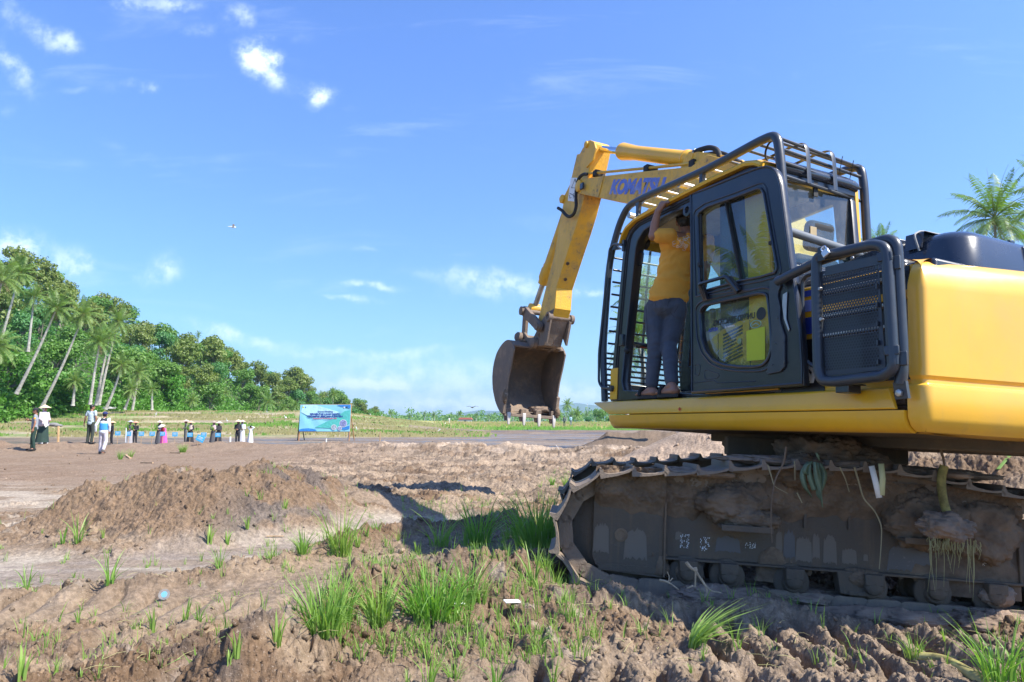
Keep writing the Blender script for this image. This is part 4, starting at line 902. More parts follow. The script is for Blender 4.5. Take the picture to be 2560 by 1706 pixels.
# slim outer grab rail in front
gp = [PP('C', x, y, 1, 1.33) for x, y in ((262,180),(190,172),(152,205),(128,420),(60,1100),(58,1350),(85,1395),(160,1402))]
b = MB(); b.tube(fil(gp, [.01,.03,.04,.05,.05,.04,.04,.01], 5), .0125, 9); b.lathe(gp[-1]+V(0,-.02,0), (0,1,0), [(0,.03),(.03,.03)], 12); q = gp[0]; b.beam((q.x,1.32,q.z-.06),(q.x,1.32,q.z+.05), .03, .02, (0,1,0)); b.build('front_grab_rail', M['tube'], cg)
q0, q1, q2 = PL('C', ((175,225),(200,175),(245,215)), 1.29); b = MB(); b.prism([(p.x, p.z) for p in (q0, q1, q2)], 1.27, 1.30); b.build('cage_gusset', M['tube'], cg)
# cables on the cage
b = MB(); b.tube(fil([(-.45,1.15,3.09),(-.44,1.18,3.17),(-.50,1.19,3.24),(-.58,1.2,3.22)], .04), .008, 7); b.build('cage_cable', M['rubber'], cg)
b = MB(); b.tube([(-.655,.62,3.195),(-.62,.62,3.06),(-.60,.58,2.98)], .003, 5); b.tube([(-.65,.50,3.19),(-.58,.48,3.0)], .003, 5); b.build('cage_wire', M['rubber'], cg)

# scraped and dusty patches on the counterweight, laid on its surface
dg_ = bpy.context.evaluated_depsgraph_get()
def on_surface(o_, px, py, lift=.0015):
    c_ = RM.transposed() @ (CAMP-OM); d_ = (RM.transposed() @ ray(px, py)).normalized(); ok, loc, nr, ix = o_.ray_cast(c_, d_); return loc+nr*lift if ok else None
dg_.update()
def patch(o_, outline, name, mat, n=26, jit=2.0, seed=1):
    """outline: list of (x, y_top, y_bottom) survey columns"""
    r_ = random.Random(seed); b = MB(); vs = []
    xs = np.linspace(outline[0][0], outline[-1][0], n)
    for x in xs:
        yt = float(np.interp(x, [q[0] for q in outline], [q[1] for q in outline]))+r_.uniform(-jit, jit); yb = float(np.interp(x, [q[0] for q in outline], [q[2] for q in outline]))+r_.uniform(-jit, jit)*.5
        for t in (0, .33, .66, 1): q = on_surface(o_, x, yt+(yb-yt)*t); vs.append(q)
    fs = [(4*i+j, 4*i+j+1, 4*i+j+5, 4*i+j+4) for i in range(n-1) for j in range(3) if all(vs[k] is not None for k in (4*i+j, 4*i+j+1, 4*i+j+5, 4*i+j+4))]
    vs = [q if q is not None else V(-1.9,.5,1.5) for q in vs]; b.add(vs, fs); return b.build(name, mat, o_, ang=80)
M['scrape'] = worn('scraped_steel_patch', (.07,.065,.06), (.5,.36,.06), (.30,.22,.10), .6, .58, .7)
patch(cw, [(2290,1052,1056),(2325,1048,1060),(2345,1041,1062),(2365,1050,1063),(2420,1056,1064)], 'scrape', M['scrape'], 30, 1.6, 3)
patch(cw, [(2420,1058,1066),(2480,1060,1068),(2558,1062,1072)], 'scrape', M['scrape'], 26, 1.2, 5)
patch(cw, [(2318,1012,1013.2),(2330,1007,1008.5)], 'scratch', M['scrape'], 8, .3, 6); patch(cw, [(2300,783,784.2),(2315,780,781.5)], 'scratch', M['scrape'], 6, .3, 7); patch(cw, [(2278,1026,1028),(2290,1022,1027)], 'scratch', M['scrape'], 6, .6, 8)
for i, (x, y) in enumerate(((2284,676),(2300,786),(2301,801),(2315,872),(2410,930),(2548,801),(2534,716),(2350,700),(2480,870))):
    patch(cw, [(x-1.6, y-1.2, y+1.2), (x+1.6, y-1.2, y+1.2)], 'paint_chip', M['scrape'], 4, .4, 20+i)
# --- boom, arm, bucket -----------------------------------------------------------------
yb0, yb1 = -.21, .17
tip = PP('5', 845, 492, 1, yb1); 
top_ = P2('5', ((1060,402),(1500,352),(1850,318)), yb1); bot_ = P2('5', ((960,590),(1010,602),(1300,652)), yb1)
arc = [(tip.x+.02+.135*math.cos(a)*.9, tip.z+.0+.115*math.sin(a)) for a in np.linspace(1.3, -1.5, 9)]
bm_poly = [(.02,1.75),(-.02,2.0),(.15,2.5),(.62,3.4),(1.0,3.85),(1.5,4.12)]+[top_[2], top_[1], top_[0]]+arc+bot_+[(2.35,3.72),(1.9,3.42),(1.45,2.9),(.55,1.85),(.35,1.68)]
b = MB(); b.prism(bm_poly, yb0, yb1); boom = b.build('boom', M['yellow_worn'], ex, ang=30, bevel=.006)
b = MB(); b.prism([(p[0]*1.0, p[1]) for p in [top_[0], arc[0], arc[4], arc[8], bot_[0], bot_[1]]], yb1, yb1+.012)
b.lathe((tip.x+.02, yb0-.03, tip.z), (0,1,0), [(0,.09),(yb1-yb0+.07,.09),(yb1-yb0+.085,.055)], 24); b.build('boom_nose', M['yellow_worn'], boom, bevel=.004)
q = PP('5', 855, 500, 1, yb1+.05); b = MB(); b.box(q.x-.06, q.x+.03, q.y-.01, q.y+.02, q.z-.05, q.z+.05); b.build('pin_lock', M['black'], boom, bevel=.01)
# lettering on the boom
q0, q1 = PP('5', 1106, 560, 1, yb1+.002), PP('5', 1600, 556, 1, yb1+.002)
an = math.atan2(q1.z-q0.z, q0.x-q1.x); Lw = math.hypot(q1.x-q0.x, q1.z-q0.z)
base = Matrix.Translation((q0.x, yb1+.0015, q0.z)) @ Matrix.Rotation(math.pi, 4, 'Z') @ Matrix.Rotation(math.pi/2, 4, 'X') @ Matrix.Rotation(an, 4, 'Z')
tx = text('KOMATSU', .36, base, 'blue_lettering', M['logoblue'], boom, .0015, .022, .22, 1., space=.98)
wd = max(v_.co.x for v_ in tx.data.vertices)-min(v_.co.x for v_ in tx.data.vertices)
bx_ = base.inverted()
tx.data.transform(bx_); wloc = max(v_.co.x for v_ in tx.data.vertices); tx.data.transform(base @ Matrix.Diagonal((Lw/wloc, .70, 1, 1)))
qt = PP('5', 1452, 428, 1, yb1+.003); b = MB(); b.beam((qt.x, yb1+.003, qt.z+.0), (qt.x-.01, yb1+.003, qt.z-.07), .035, .003, (0,1,0)); b.build('letter_tick', M['logoblue'], boom)
# pipes, clamps, hose
for dy in (.10, .02):
    b = MB(); pts = [PP('5', x, y, 1, dy) for x, y in ((905,384),(985,374),(1040,370),(1480,328),(1720,304),(2040,268),(2260,290))]; b.tube(fil(pts, .08), .018, 10); b.build('hydraulic_pipe', M['yellow_worn'], boom)
for x_, y_ in ((1010,378),(1480,336),(1900,292)):
    q = PP('5', x_, y_, 1, .06); b = MB(); b.box(q.x-.045, q.x+.045, -.03, .14, q.z-.06, q.z+.035); b.build('pipe_clamp', M['rubber'], boom, bevel=.01)
b = MB(); pts = [PP('5', x, y, 1, .20) for x, y in ((905,385),(862,388),(822,430),(805,520),(800,600),(806,680),(785,750),(742,780),(705,755),(680,720),(640,695))]; b.tube(fil(pts, .09), [.026 if i % 2 else .0235 for i in range(len(fil(pts, .09)))], 10); b.build('hydraulic_hose', M['rubber'], boom)
# arm cylinder on top of the boom
c0, c1, c2, c3 = PP('5', 985, 152, 1, -.02), PP('5', 1232, 180, 1, -.02), PP('5', 1345, 193, 1, -.02), PP('5', 1830, 250, 1, -.02)
ax_ = (c3-c1).normalized()
b = MB(); b.cyl(c0, c1+ax_*.2, .052, None, 20); b.build('arm_cylinder_rod', M['chrome'], ex)
L1 = (c3-c1).length; b = MB(); b.lathe(c1-ax_*.02, ax_, [(0,.085),(.01,.118)]+[(.03+.03*i, .122-.004*(i % 2)-.002*i) for i in range(10)]+[(.36,.10),(.40,.097),(L1-.03,.097),(L1,.09)], 26); b.lathe(c3-ax_*.04, ax_, [(0,.112),(.03,.112),(.035,.102),(.12,.10),(.16,.06)], 22); b.build('arm_cylinder', M['yellow'], ex, ang=50)
e_ = c3+ax_*.20; b = MB(); b.prism([(e_.x+.22, e_.z-.12),(e_.x+.10, e_.z+.05),(e_.x-.02, e_.z+.09),(e_.x-.12, e_.z+.04),(e_.x-.62, e_.z-.20),(e_.x-.75, e_.z-.34),(e_.x-.1, e_.z-.28)], -.14, -.10); b.prism([(e_.x+.22, e_.z-.12),(e_.x+.10, e_.z+.05),(e_.x-.02, e_.z+.09),(e_.x-.12, e_.z+.04),(e_.x-.62, e_.z-.20),(e_.x-.75, e_.z-.34),(e_.x-.1, e_.z-.28)], .06, .10); b.cyl((e_.x, -.15, e_.z+.02), (e_.x, .11, e_.z+.02), .06); b.build('cylinder_bracket', M['yellow_worn'], boom, bevel=.006)
for k_, (pts_) in enumerate((((1880,185),(1930,165),(2020,140),(2090,160),(2120,240)), ((1940,210),(2000,212),(2110,190),(2190,220),(2300,290)))):
    b = MB(); pts = [PP('5', x, y, 1, .08-.1*k_) for x, y in pts_]; b.tube(fil(pts, .12, 6), .03, 10); b.build('hydraulic_hose', M['rubber'], boom)
    b = MB(); b.cyl(pts[0]+V(.10,0,-.03), pts[0]+V(-.04,0,.0), .026, .03, 10); b.build('hose_fitting', M['steel'], boom)
# arm
ya0, ya1 = -.165, .125
ap = P2('5', ((810,205),(835,200),(862,150),(905,95),(940,80),(968,100),(958,180),(925,330),(880,575),(838,740),(790,900),(740,1050)), ya1)+P2('6', ((785,0),(770,210),(700,440),(660,590),(560,600),(560,520),(600,420),(606,330),(636,165)), ya1)+P2('5', ((600,1130),(700,570),(745,480)), ya1)
b = MB(); b.prism(ap, ya0, ya1); arm = b.build('arm', M['yellow_worn'], ex, ang=25, bevel=.008)
b = MB(); b.prism(P2('5', ((900,90),(935,76),(972,92),(985,150),(960,260),(900,330),(870,210)), ya1+.01), ya1-.01, ya1+.02); b.prism([(x-.0, z) for x, z in P2('5', ((985,110),(1015,98),(1038,118),(1022,190),(1000,300),(1020,400),(960,420),(965,200)), ya0)], ya0-.02, ya0+.01)
q = PP('5', 915, 120, 1, ya1); b.lathe((q.x, ya0-.05, q.z), (0,1,0), [(0,.05),(ya1-ya0+.10,.05),(ya1-ya0+.11,.03)], 18); b.build('cylinder_ears', M['yellow_worn'], arm, bevel=.005)
b = MB(); b.lathe((c0.x+.05, -.11, c0.z+.01), (0,1,0), [(0,.09),(.20,.09)], 20); b.cyl(c0, c0+(c1-c0)*.12, .075); b.build('rod_eye', M['yellow'], ex)
b = MB(); b.prism(P2('5', ((755,418),(815,420),(785,636),(728,630)), ya1+.002), ya1+.001, ya1+.003); wsg = b.build('warning_sign', M['white'], arm)
b = MB(); tri = PL('5', ((795,430),(762,510),(815,512)), ya1+.004); b.tube(tri, .007, 4, closed=True); b.tube(PL('5', ((745,560),(768,572),(790,590)), ya1+.004), .005, 4); b.tube(PL('5', ((742,575),(745,605),(760,600)), ya1+.004), .005, 4); b.tube(PL('5', ((780,560),(777,610)), ya1+.004), .005, 4); b.build('warning_pictogram', M['decalblack'], wsg)
for (x, y) in ((725,1200),(705,1345),(658,1475)):
    d_ = RM.transposed() @ ray(1220+x*.2742, 330+y*.2742); c_ = RM.transposed() @ (CAMP-OM)
    P_a, P_b = V(ap[11][0], 0, ap[11][1]), V(ap[12][0], 0, ap[12][1]); nn = V((P_b-P_a).z, 0, -(P_b-P_a).x).normalized(); t_ = (P_a-c_).dot(nn)/d_.dot(nn); q = c_+d_*t_
    if abs(q.y) < .2:
        s_ = -1 if nn.x > 0 else 1
        b = MB(); b.lathe(q+nn*s_*.002, nn*s_, [(0,.028),(.01,.028),(.012,.016),(-.0,.014)], 14); b.build('boss', M['mudsteel'], arm)
# bucket cylinder in front of the arm
g0 = PP('5', 690, 610, 1, -.02)+V(.10,0,.02); g1 = PP('5', 500, 1385, 1, -.02); r1_ = PP('6', 560, 215, 1, -.02); ax2 = (r1_-g1).normalized(); 
g0 = g1-ax2*1.55; 
b = MB(); Lc = (g1-g0).length; b.lathe(g0, ax2, [(0,.07),(.02,.085),(Lc-.36,.085),(Lc-.33,.098),(Lc-.30,.088),(Lc-.26,.105),(Lc-.10,.105),(Lc-.06,.088),(Lc,.085)], 24); b.build('bucket_cylinder', M['yellow_worn'], ex, ang=50)
b = MB(); b.cyl(g1-ax2*.1, r1_-ax2*.06, .045, None, 16); b.build('bucket_cylinder_rod', M['steel'], ex)
b = MB(); b.lathe(r1_+V(0,-.09,0), (0,1,0), [(0,.085),(.18,.085)], 18); b.build('rod_eye', M['yellow_worn'], ex)
q = PP('5', 690, 610, 1, ya1); b = MB(); b.lathe((q.x+.02, ya0, q.z), (0,1,0), [(0,.07),(ya1-ya0+.03,.07),(ya1-ya0+.05,.04)], 18); b.build('cylinder_pin', M['yellow_worn'], arm)
# linkage
def linkplate(name, p, q, r, y0, y1, mat, par):
    b = MB(); p, q = V(p[0], 0, p[1]), V(q[0], 0, q[1]); d = (q-p).normalized(); a0 = math.atan2(d.z, d.x); pl = []
    for j in range(9): a = a0+math.pi/2+math.pi*j/8; pl.append((p.x+r*math.cos(a), p.z+r*math.sin(a)))
    for j in range(9): a = a0-math.pi/2+math.pi*j/8; pl.append((q.x+r*.9*math.cos(a), q.z+r*.9*math.sin(a)))
    b.prism(pl, y0, y1); return b.build(name, mat, par, bevel=.008)
rp0, rp1 = P2('6', ((452,240),(597,400)), .22)
for y0, y1 in ((.16,.23),(-.27,-.20)): linkplate('rocker_link', rp0, rp1, .085, y0, y1, M['mudbucket'], ex)
b = MB(); b.lathe((rp0[0], .23, rp0[1]), (0,1,0), [(0,.075),(.05,.075),(.055,.045)], 18); b.lathe((rp1[0], .23, rp1[1]), (0,1,0), [(0,.06),(.03,.06)], 16); b.cyl((rp0[0],-.3,rp0[1]), (rp0[0],.25,rp0[1]), .04); b.build('link_pin', M['mudbucket'], ex)
lk0, lk1 = P2('6', ((478,290),(462,515)), .12)
for y0, y1, mt in ((.10,.16,'mudbucket'),(-.20,-.14,'yellow_worn')): linkplate('bucket_link', lk0, lk1, .07, y0, y1, M[mt], ex)
q = PP('6', 722, 300, 1, .14); b = MB(); b.lathe((q.x, -.27, q.z), (0,1,0), [(0,.075),(.06,.075),(.065,.05),(.38,.05),(.385,.078),(.46,.078),(.462,.04),(.44,.038)], 18); b.prism([(q.x-.06,q.z-.05),(q.x+.07,q.z+.02),(q.x+.15,q.z-.3),(q.x+.05,q.z-.42)], -.22, -.18); b.prism([(q.x-.06,q.z-.05),(q.x+.07,q.z+.02),(q.x+.15,q.z-.3),(q.x+.05,q.z-.42)], .13, .16); b.build('arm_boss', M['mudbucket'], arm, bevel=.004)
b = MB(); b.prism(P2('6', ((768,212),(702,440),(664,596),(552,606),(548,520),(596,425),(640,330),(700,250)), ya1), ya0-.006, ya1+.006); b.build('arm_end', M['mudbucket'], arm, bevel=.008)
# bucket
yk0, yk1 = -.46, .51
bc = [(5.90,2.44),(6.0,2.53),(6.18,2.56),(6.40,2.50),(6.60,2.38),(6.715,2.20),(6.745,1.98),(6.68,1.75),(6.52,1.53),(6.34,1.39),(6.16,1.30)]
bc = [(p.x, p.z) for p in fil([(a, 0, c) for a, c in bc], .08, 3)]
inner = [(x+(6.28-x)*.045, z+(1.95-z)*.045) for x, z in bc]
n_ = len(bc); b = MB(); b.prism(bc+inner[::-1], yk0+.02, yk1-.02); bucket = b.build('bucket', M['mudbucket'], ex, ang=40)
side = [(5.90,2.44),(5.845,2.37),(5.90,2.2),(6.03,1.95),(6.10,1.7),(6.125,1.5),(6.13,1.33)]+bc[::-1]
side = [(5.845,2.37),(5.93,2.12),(6.02,1.9),(6.06,1.7),(6.09,1.52),(6.125,1.315)]+bc[::-1][1:]
for y_ in (yk1-.02, yk0+.02): 
    b = MB(); b.prism(side, y_-.014, y_+.014); b.build('side_plate', M['mudbucket'], bucket, bevel=.005)
    b = MB(); b.prism([(6.04,1.66),(6.13,1.70),(6.16,1.45),(6.19,1.33),(6.10,1.33),(6.07,1.5)], y_-.03+(.01 if y_ > 0 else -.01), y_+.03+(.01 if y_ > 0 else -.01)); b.build('side_cutter', M['mudbucket'], bucket, bevel=.008)
b = MB(); b.beam((6.12, yk0+.02, 1.318), (6.12, yk1-.02, 1.318), .05, .035, (1,0,0)); b.beam((6.20,yk0+.03,1.385),(6.20,yk1-.03,1.385), .012, .012, (1,0,0)); b.build('lip_plate', M['mudbucket'], bucket, bevel=.006)
toothmat = worn('polished_tooth', (.52,.49,.45), (.30,.22,.15), (.22,.15,.10), .35, .62, .55)
tx0 = P2('6', ((285,1330),(430,1340),(572,1350),(705,1360)), .0)
for i in range(4):
    y_ = .41-.275*i
    b = MB(); rings = []
    for z, w_, d_, xo in ((1.36,.062,.07,.02),(1.30,.062,.062,.01),(1.24,.052,.045,.0),(1.18,.042,.026,-.008),(1.155,.030,.016,-.010)):
        rings.append([(6.115+xo-d_/2, y_-w_/2, z), (6.115+xo-d_/2, y_+w_/2, z), (6.115+xo+d_/2, y_+w_/2, z), (6.115+xo+d_/2, y_-w_/2, z)])
    b.loft(rings); tt = b.build('tooth', toothmat, bucket, bevel=.010, seg=3)
    b = MB(); b.prism([(6.10,1.43),(6.20,1.42),(6.20,1.30),(6.16,1.22),(6.13,1.22)], y_+.018, y_+.062); b.prism([(6.13,1.43),(6.22,1.42),(6.21,1.27),(6.16,1.24)], y_-.05, y_+.03); b.build('tooth_adapter', M['mudbucket'], tt, bevel=.008)
for (x, z, y0, y1) in ((6.235,2.635,-.26,.32),(5.79,2.50,-.24,.24)):
    b = MB(); b.lathe((x, y0, z), (0,1,0), [(0,.055),(.03,.085),(.10,.085),(.11,.05),(y1-y0-.11,.05),(y1-y0-.10,.085),(y1-y0-.03,.085),(y1-y0,.055)], 20); b.build('bucket_pin', M['mudbucket'], bucket)
for y_ in (-.19, .17):
    b = MB(); b.prism([(5.74,2.44),(5.72,2.53),(5.78,2.58),(6.0,2.60),(6.18,2.72),(6.29,2.69),(6.34,2.50),(6.0,2.40)], y_-.025, y_+.025); b.build('bucket_ear', M['mudbucket'], bucket, bevel=.008)
# earth stuck in and on the bucket and the arm end
def blob(name, c, sc, mat, par, seed, amp=.35, nu=40, nv=26, freq=6., mtx=None, lab=None):
    """lumpy cake of earth: a ball pushed about by noise"""
    th = np.linspace(0, math.pi, nv+1); ph = np.linspace(0, 2*math.pi, nu, endpoint=False); T, F_ = np.meshgrid(th, ph, indexing='ij')
    d = np.stack([np.cos(F_)*np.sin(T), np.sin(F_)*np.sin(T), np.cos(T)], -1)
    g_ = d*np.array(sc)+np.array([seed*1.7, seed*.9, 0]); g_ = [g_[..., i] for i in range(3)]
    r = 1+amp*(1.3*(vn3(g_[0]*7, g_[1]*7, g_[2]*7, seed)-.5)+.9*(vn3(g_[0]*15, g_[1]*15, g_[2]*15, seed+1)-.5)+0.45*(lumps3(g_[0]*14, g_[1]*14, g_[2]*14, seed+2)-.25)+.45*(lumps3(g_[0]*32, g_[1]*32, g_[2]*32, seed+4)-.25)+.35*(lumps3(g_[0]*70, g_[1]*70, g_[2]*70, seed+6)-.25))*.85
    p = d*r[..., None]*np.array(sc)+np.array(c)
    i = np.arange(p.shape[0]*nu).reshape(-1, nu); i2 = np.roll(i, -1, 1)
    f = np.stack([i[:-1], i2[:-1], i2[1:], i[1:]], -1).reshape(-1, 4)
    me = np_mesh(name, p.reshape(-1, 3), f); me.materials.append(mat); o = bpy.data.objects.new(name, me); link(o, par)
    if mtx is not None: o.matrix_local = mtx
    return o
for k_, (c, sc) in enumerate((((6.35,-.28,1.44),(.22,.22,.07)),((5.85,.05,2.47),(.10,.12,.07)),((5.95,-.30,2.47),(.10,.10,.06)),((5.70,0,2.62),(.07,.12,.09)),((6.1,.25,2.53),(.12,.10,.04)),((6.10,yk0,1.40),(.05,.05,.10)),((6.08,yk1,1.6),(.05,.04,.12)))):
    blob('mud_cake', c, sc, M['drymud'] if k_ == 0 else M['mud'], bucket, 20+k_, .5)

# --- undercarriage (its own frame MU) -----------------------------------------------------
def ubuild(b, name, mat, par=ex, **kw): return b.build(name, mat, par, mtx=MU if par is ex else None, **kw)
b = MB(); b.lathe((0,0,.80), (0,0,1), [(0,.60),(.10,.62),(.14,.72),(.20,.72),(.205,.66),(.26,.66),(.30,.70),(.34,.70)], 40); slew = ubuild(b, 'slewing_ring', M['mudsteel'])
b = MB(); b.prism([(-.80,1.02),(-.80,1.16),(.55,1.16),(.55,1.02)], -.62, -.5); b.prism([(-.70,.92),(-.70,1.02),(.5,1.02),(.5,.92)], -.66, -.5); ubuild(b, 'swing_housing', M['mudsteel'], bevel=.01)
b = MB(); b.box(-.62, .62, -.85, .85, .52, .82); b.beam((-.5,-.5,.66),(-1.0,-1.0,.55), .34, .3, (0,0,1)); b.beam((.5,-.5,.66),(1.0,-1.0,.55), .34, .3, (0,0,1)); b.beam((-.5,.5,.66),(-1.0,1.0,.55), .34, .3, (0,0,1)); b.beam((.5,.5,.66),(1.0,1.0,.55), .34, .3, (0,0,1)); ubuild(b, 'car_body', M['mudsteel'], bevel=.02)
path = [(-1.62+.46*math.cos(a), .455+.40*math.sin(a)) for a in np.linspace(-math.pi/2, -math.pi*1.42, 12)]
path += [(-1.37,.862),(-1.0,.905),(-.8,.945),(-.45,.962),(-.1,.972),(.3,.952),(.6,.893),(.85,.862),(1.2,.835)]
path += [(1.62+.42*math.cos(a), .44+.40*math.sin(a)) for a in np.linspace(math.pi/2, -math.pi/2, 12)]
path += [(1.3,.035),(.5,.035),(-.2,.04),(-.9,.052)]
path = [V(p[0], 0, p[1]) for p in path]
def resample(pts, step):
    seg = [(pts[i], pts[(i+1) % len(pts)]) for i in range(len(pts))]; L_ = sum((b_-a_).length for a_, b_ in seg); n = round(L_/step); out = []; st = L_/n
    k, acc = 0, 0.
    for i in range(n):
        s_ = i*st
        while acc+(seg[k][1]-seg[k][0]).length < s_: acc += (seg[k][1]-seg[k][0]).length; k += 1
        a_, b_ = seg[k]; out.append(a_+(b_-a_).normalized()*(s_-acc))
    return out, st
pp_, st_ = resample(path, .214)
sh_prof = [(-.112,-.010),(-.114,.008),(-.110,.046),(-.104,.060),(-.095,.060),(-.090,.046),(-.078,.022),(-.05,.012),(.0,.008),(.05,.010),(.085,.020),(.104,.026),(.114,.020),(.122,.004),(.118,-.006),(.104,.012),(.08,.002),(.0,-.008)]
proto = None
rr_ = random.Random(5)
for side_, y0 in ((-1, -1.45), (1, .85)):
    for i, p in enumerate(pp_):
        t = (pp_[(i+1) % len(pp_)]-pp_[i-1]).normalized(); nrm = V(-t.z, 0, t.x)          # travels clockwise seen from the near side
        if nrm.dot(p-V(0,0,.45)) < 0: nrm = -nrm
        R_ = Matrix(((t.x, 0, nrm.x), (0, 1, 0), (t.z, 0, nrm.z))).to_4x4()
        if R_.determinant() < 0: R_ = R_ @ Matrix.Scale(-1, 4, (0,1,0))
        if proto is None:
            b = MB(); b.prism([(q[0]*1.0, q[1]) for q in sh_prof], -.30, .30); proto = b.build('track_shoe', M['mudtrack'], ex, ang=30); o = proto
        else: o = proto.copy(); link(o, ex)
        o.matrix_local = MU @ Matrix.Translation((p.x, y0+.30, p.z+.0)) @ R_ @ Matrix.Rotation(rr_.uniform(-.02, .02), 4, 'Y')
    b = MB()
    for i, p in enumerate(pp_):
        t = (pp_[(i+1) % len(pp_)]-pp_[i-1]).normalized(); nrm = V(-t.z, 0, t.x)
        if nrm.dot(p-V(0,0,.45)) < 0: nrm = -nrm
        for yy_ in (y0+.20, y0+.36):
            c = p-nrm*.055; pl = []
            for s__, rr in ((-1, .048), (1, .048)):
                for j in range(7): a = (math.pi/2 if s__ < 0 else -math.pi/2)+math.pi*j/6; q = c+t*(s__*.075+rr*math.cos(a))+nrm*rr*math.sin(a); pl.append((q.x, q.z))
            b.prism(pl, yy_-.018, yy_+.018)
        b.cyl((p.x-nrm.x*.055+t.x*.1, y0+.18, p.z-nrm.z*.055+t.z*.1), (p.x-nrm.x*.055+t.x*.1, y0+.40, p.z-nrm.z*.055+t.z*.1), .022, None, 8)
    ubuild(b, 'track_chain', M['mudtrack'])
    b = MB(); b.lathe((-1.62, y0+.24, .44), (0,1,0), [(0,.08),(.005,.27),(.03,.31),(.035,.355),(.06,.355),(.065,.395),(.17,.395),(.175,.355),(.20,.355),(.21,.3),(.235,.27),(.24,.08)], 40); ubuild(b, 'idler_wheel', M['mudsteel'])
    b = MB(); b.lathe((1.62, y0+.22, .44), (0,1,0), [(0,.2),(.02,.33),(.14,.33),(.16,.2)], 30)
    for j in range(21): a = j*2*math.pi/21; b.beam((1.62+.31*math.cos(a), y0+.30, .44+.31*math.sin(a)), (1.62+.375*math.cos(a), y0+.30, .44+.375*math.sin(a)), .05, .06, (0,1,0), .03, .03)
    ubuild(b, 'drive_sprocket', M['mudsteel'])
    for x_ in (-1.19, -.92, -.50, .0, .40, .76, 1.12):
        b = MB(); b.lathe((x_, y0+.17, .205), (0,1,0), [(0,.05),(.0,.062),(.03,.07),(.035,.095),(.05,.118),(.075,.118),(.08,.09),(.26,.09),(.265,.118),(.29,.118),(.30,.06)], 26); b.lathe((x_, y0+.10, .225), (0,1,0), [(.03,.02),(.034,.045),(.045,.058),(.10,.062)], 16); b.box(x_-.06, x_+.06, y0+.13, y0+.20, .23, .30); ubuild(b, 'track_roller', M['mudsteel'], bevel=.006)
    for x_ in (-.45, .45):
        b = MB(); b.lathe((x_, y0+.2, .86), (0,1,0), [(0,.05),(.01,.07),(.24,.07),(.25,.05)], 18); b.beam((x_,y0+.3,.82),(x_,y0+.3,.66), .06, .06, (0,1,0)); ubuild(b, 'carrier_roller', M['mudsteel'])
yn = -1.225
b = MB(); b.prism([(-1.36,.305),(-1.36,.64),(-1.20,.70),(-.9,.74),(.95,.80),(.952,.305)], yn+.01, yn+.12); b.box(-1.36, .955, yn-.04, yn+.2, .290, .306); b.box(-1.30, 1.5, yn+.1, -1.0, .32, .70); b.box(.935, .96, yn-.02, yn+.1, .29, .72); tf = ubuild(b, 'track_frame', M['mudsteel'], bevel=.006)
b = MB(); b.prism([(-1.835,.78),(-1.832,.28),(-1.81,.225),(-1.75,.188),(-1.36,.168),(-1.345,.19),(-1.345,.74),(-1.5,.80)], yn-.03, yn+.0)
b.box(-1.79, -1.36, yn-.034, yn-.03, .19, .235); ig = ubuild(b, 'idler_guard', M['mudsteel'], bevel=.008)
b = MB(); q = PP('u', 605, 870, 1, yn-.03, 'U'); b.lathe((q.x, yn-.031, q.z), (0,-1,0), [(0,.045),(.004,.045),(.006,.03),(-.02,.028)], 20); b.box(-1.352, -1.340, yn-.05, yn, .175, .72); b.build('guard_boss', M['mud'], ig)
b = MB(); b.box(-1.2, 1.3, .94, 1.2, .32, .7); ubuild(b, 'far_track_frame', M['mudsteel'], bevel=.02)
for (xa, xb) in ((-1.0,-.67),(.15,.53)):
    b = MB(); b.box(xa, xb, yn-.19, yn+.02, .535, .555); b.box(xa, xb, yn-.195, yn-.185, .525, .565); ubuild(b, 'track_step', M['mudsteel'], bevel=.004)
b = MB(); b.prism([(-.20,.16),(-.14,.155),(.04,.155),(.09,.20),(.08,.30),(-.22,.30)], yn-.05, yn+.05); b.box(-.15,.05,yn-.06,yn-.05,.155,.18); ubuild(b, 'track_guard', M['mudsteel'], bevel=.012, seg=3)
b = MB()
for x_ in (-.95,-.78,-.62,-.3,-.08,.2): b.lathe((x_, yn-.0, .30-.012), (0,0,-1), [(0,.014),(.014,.014)], 8)
ubuild(b, 'frame_bolt', M['mudsteel'])
b = MB(); b.box(-.42,-.40,yn-.01,yn+.01,.56,.70); b.box(-.45,-.37,yn-.02,yn+.01,.695,.705); b.box(-.13,-.115,yn-.01,yn+.01,.57,.71); b.box(-.16,-.07,yn-.03,yn+.01,.705,.715); ubuild(b, 'frame_bracket', M['mudsteel'])
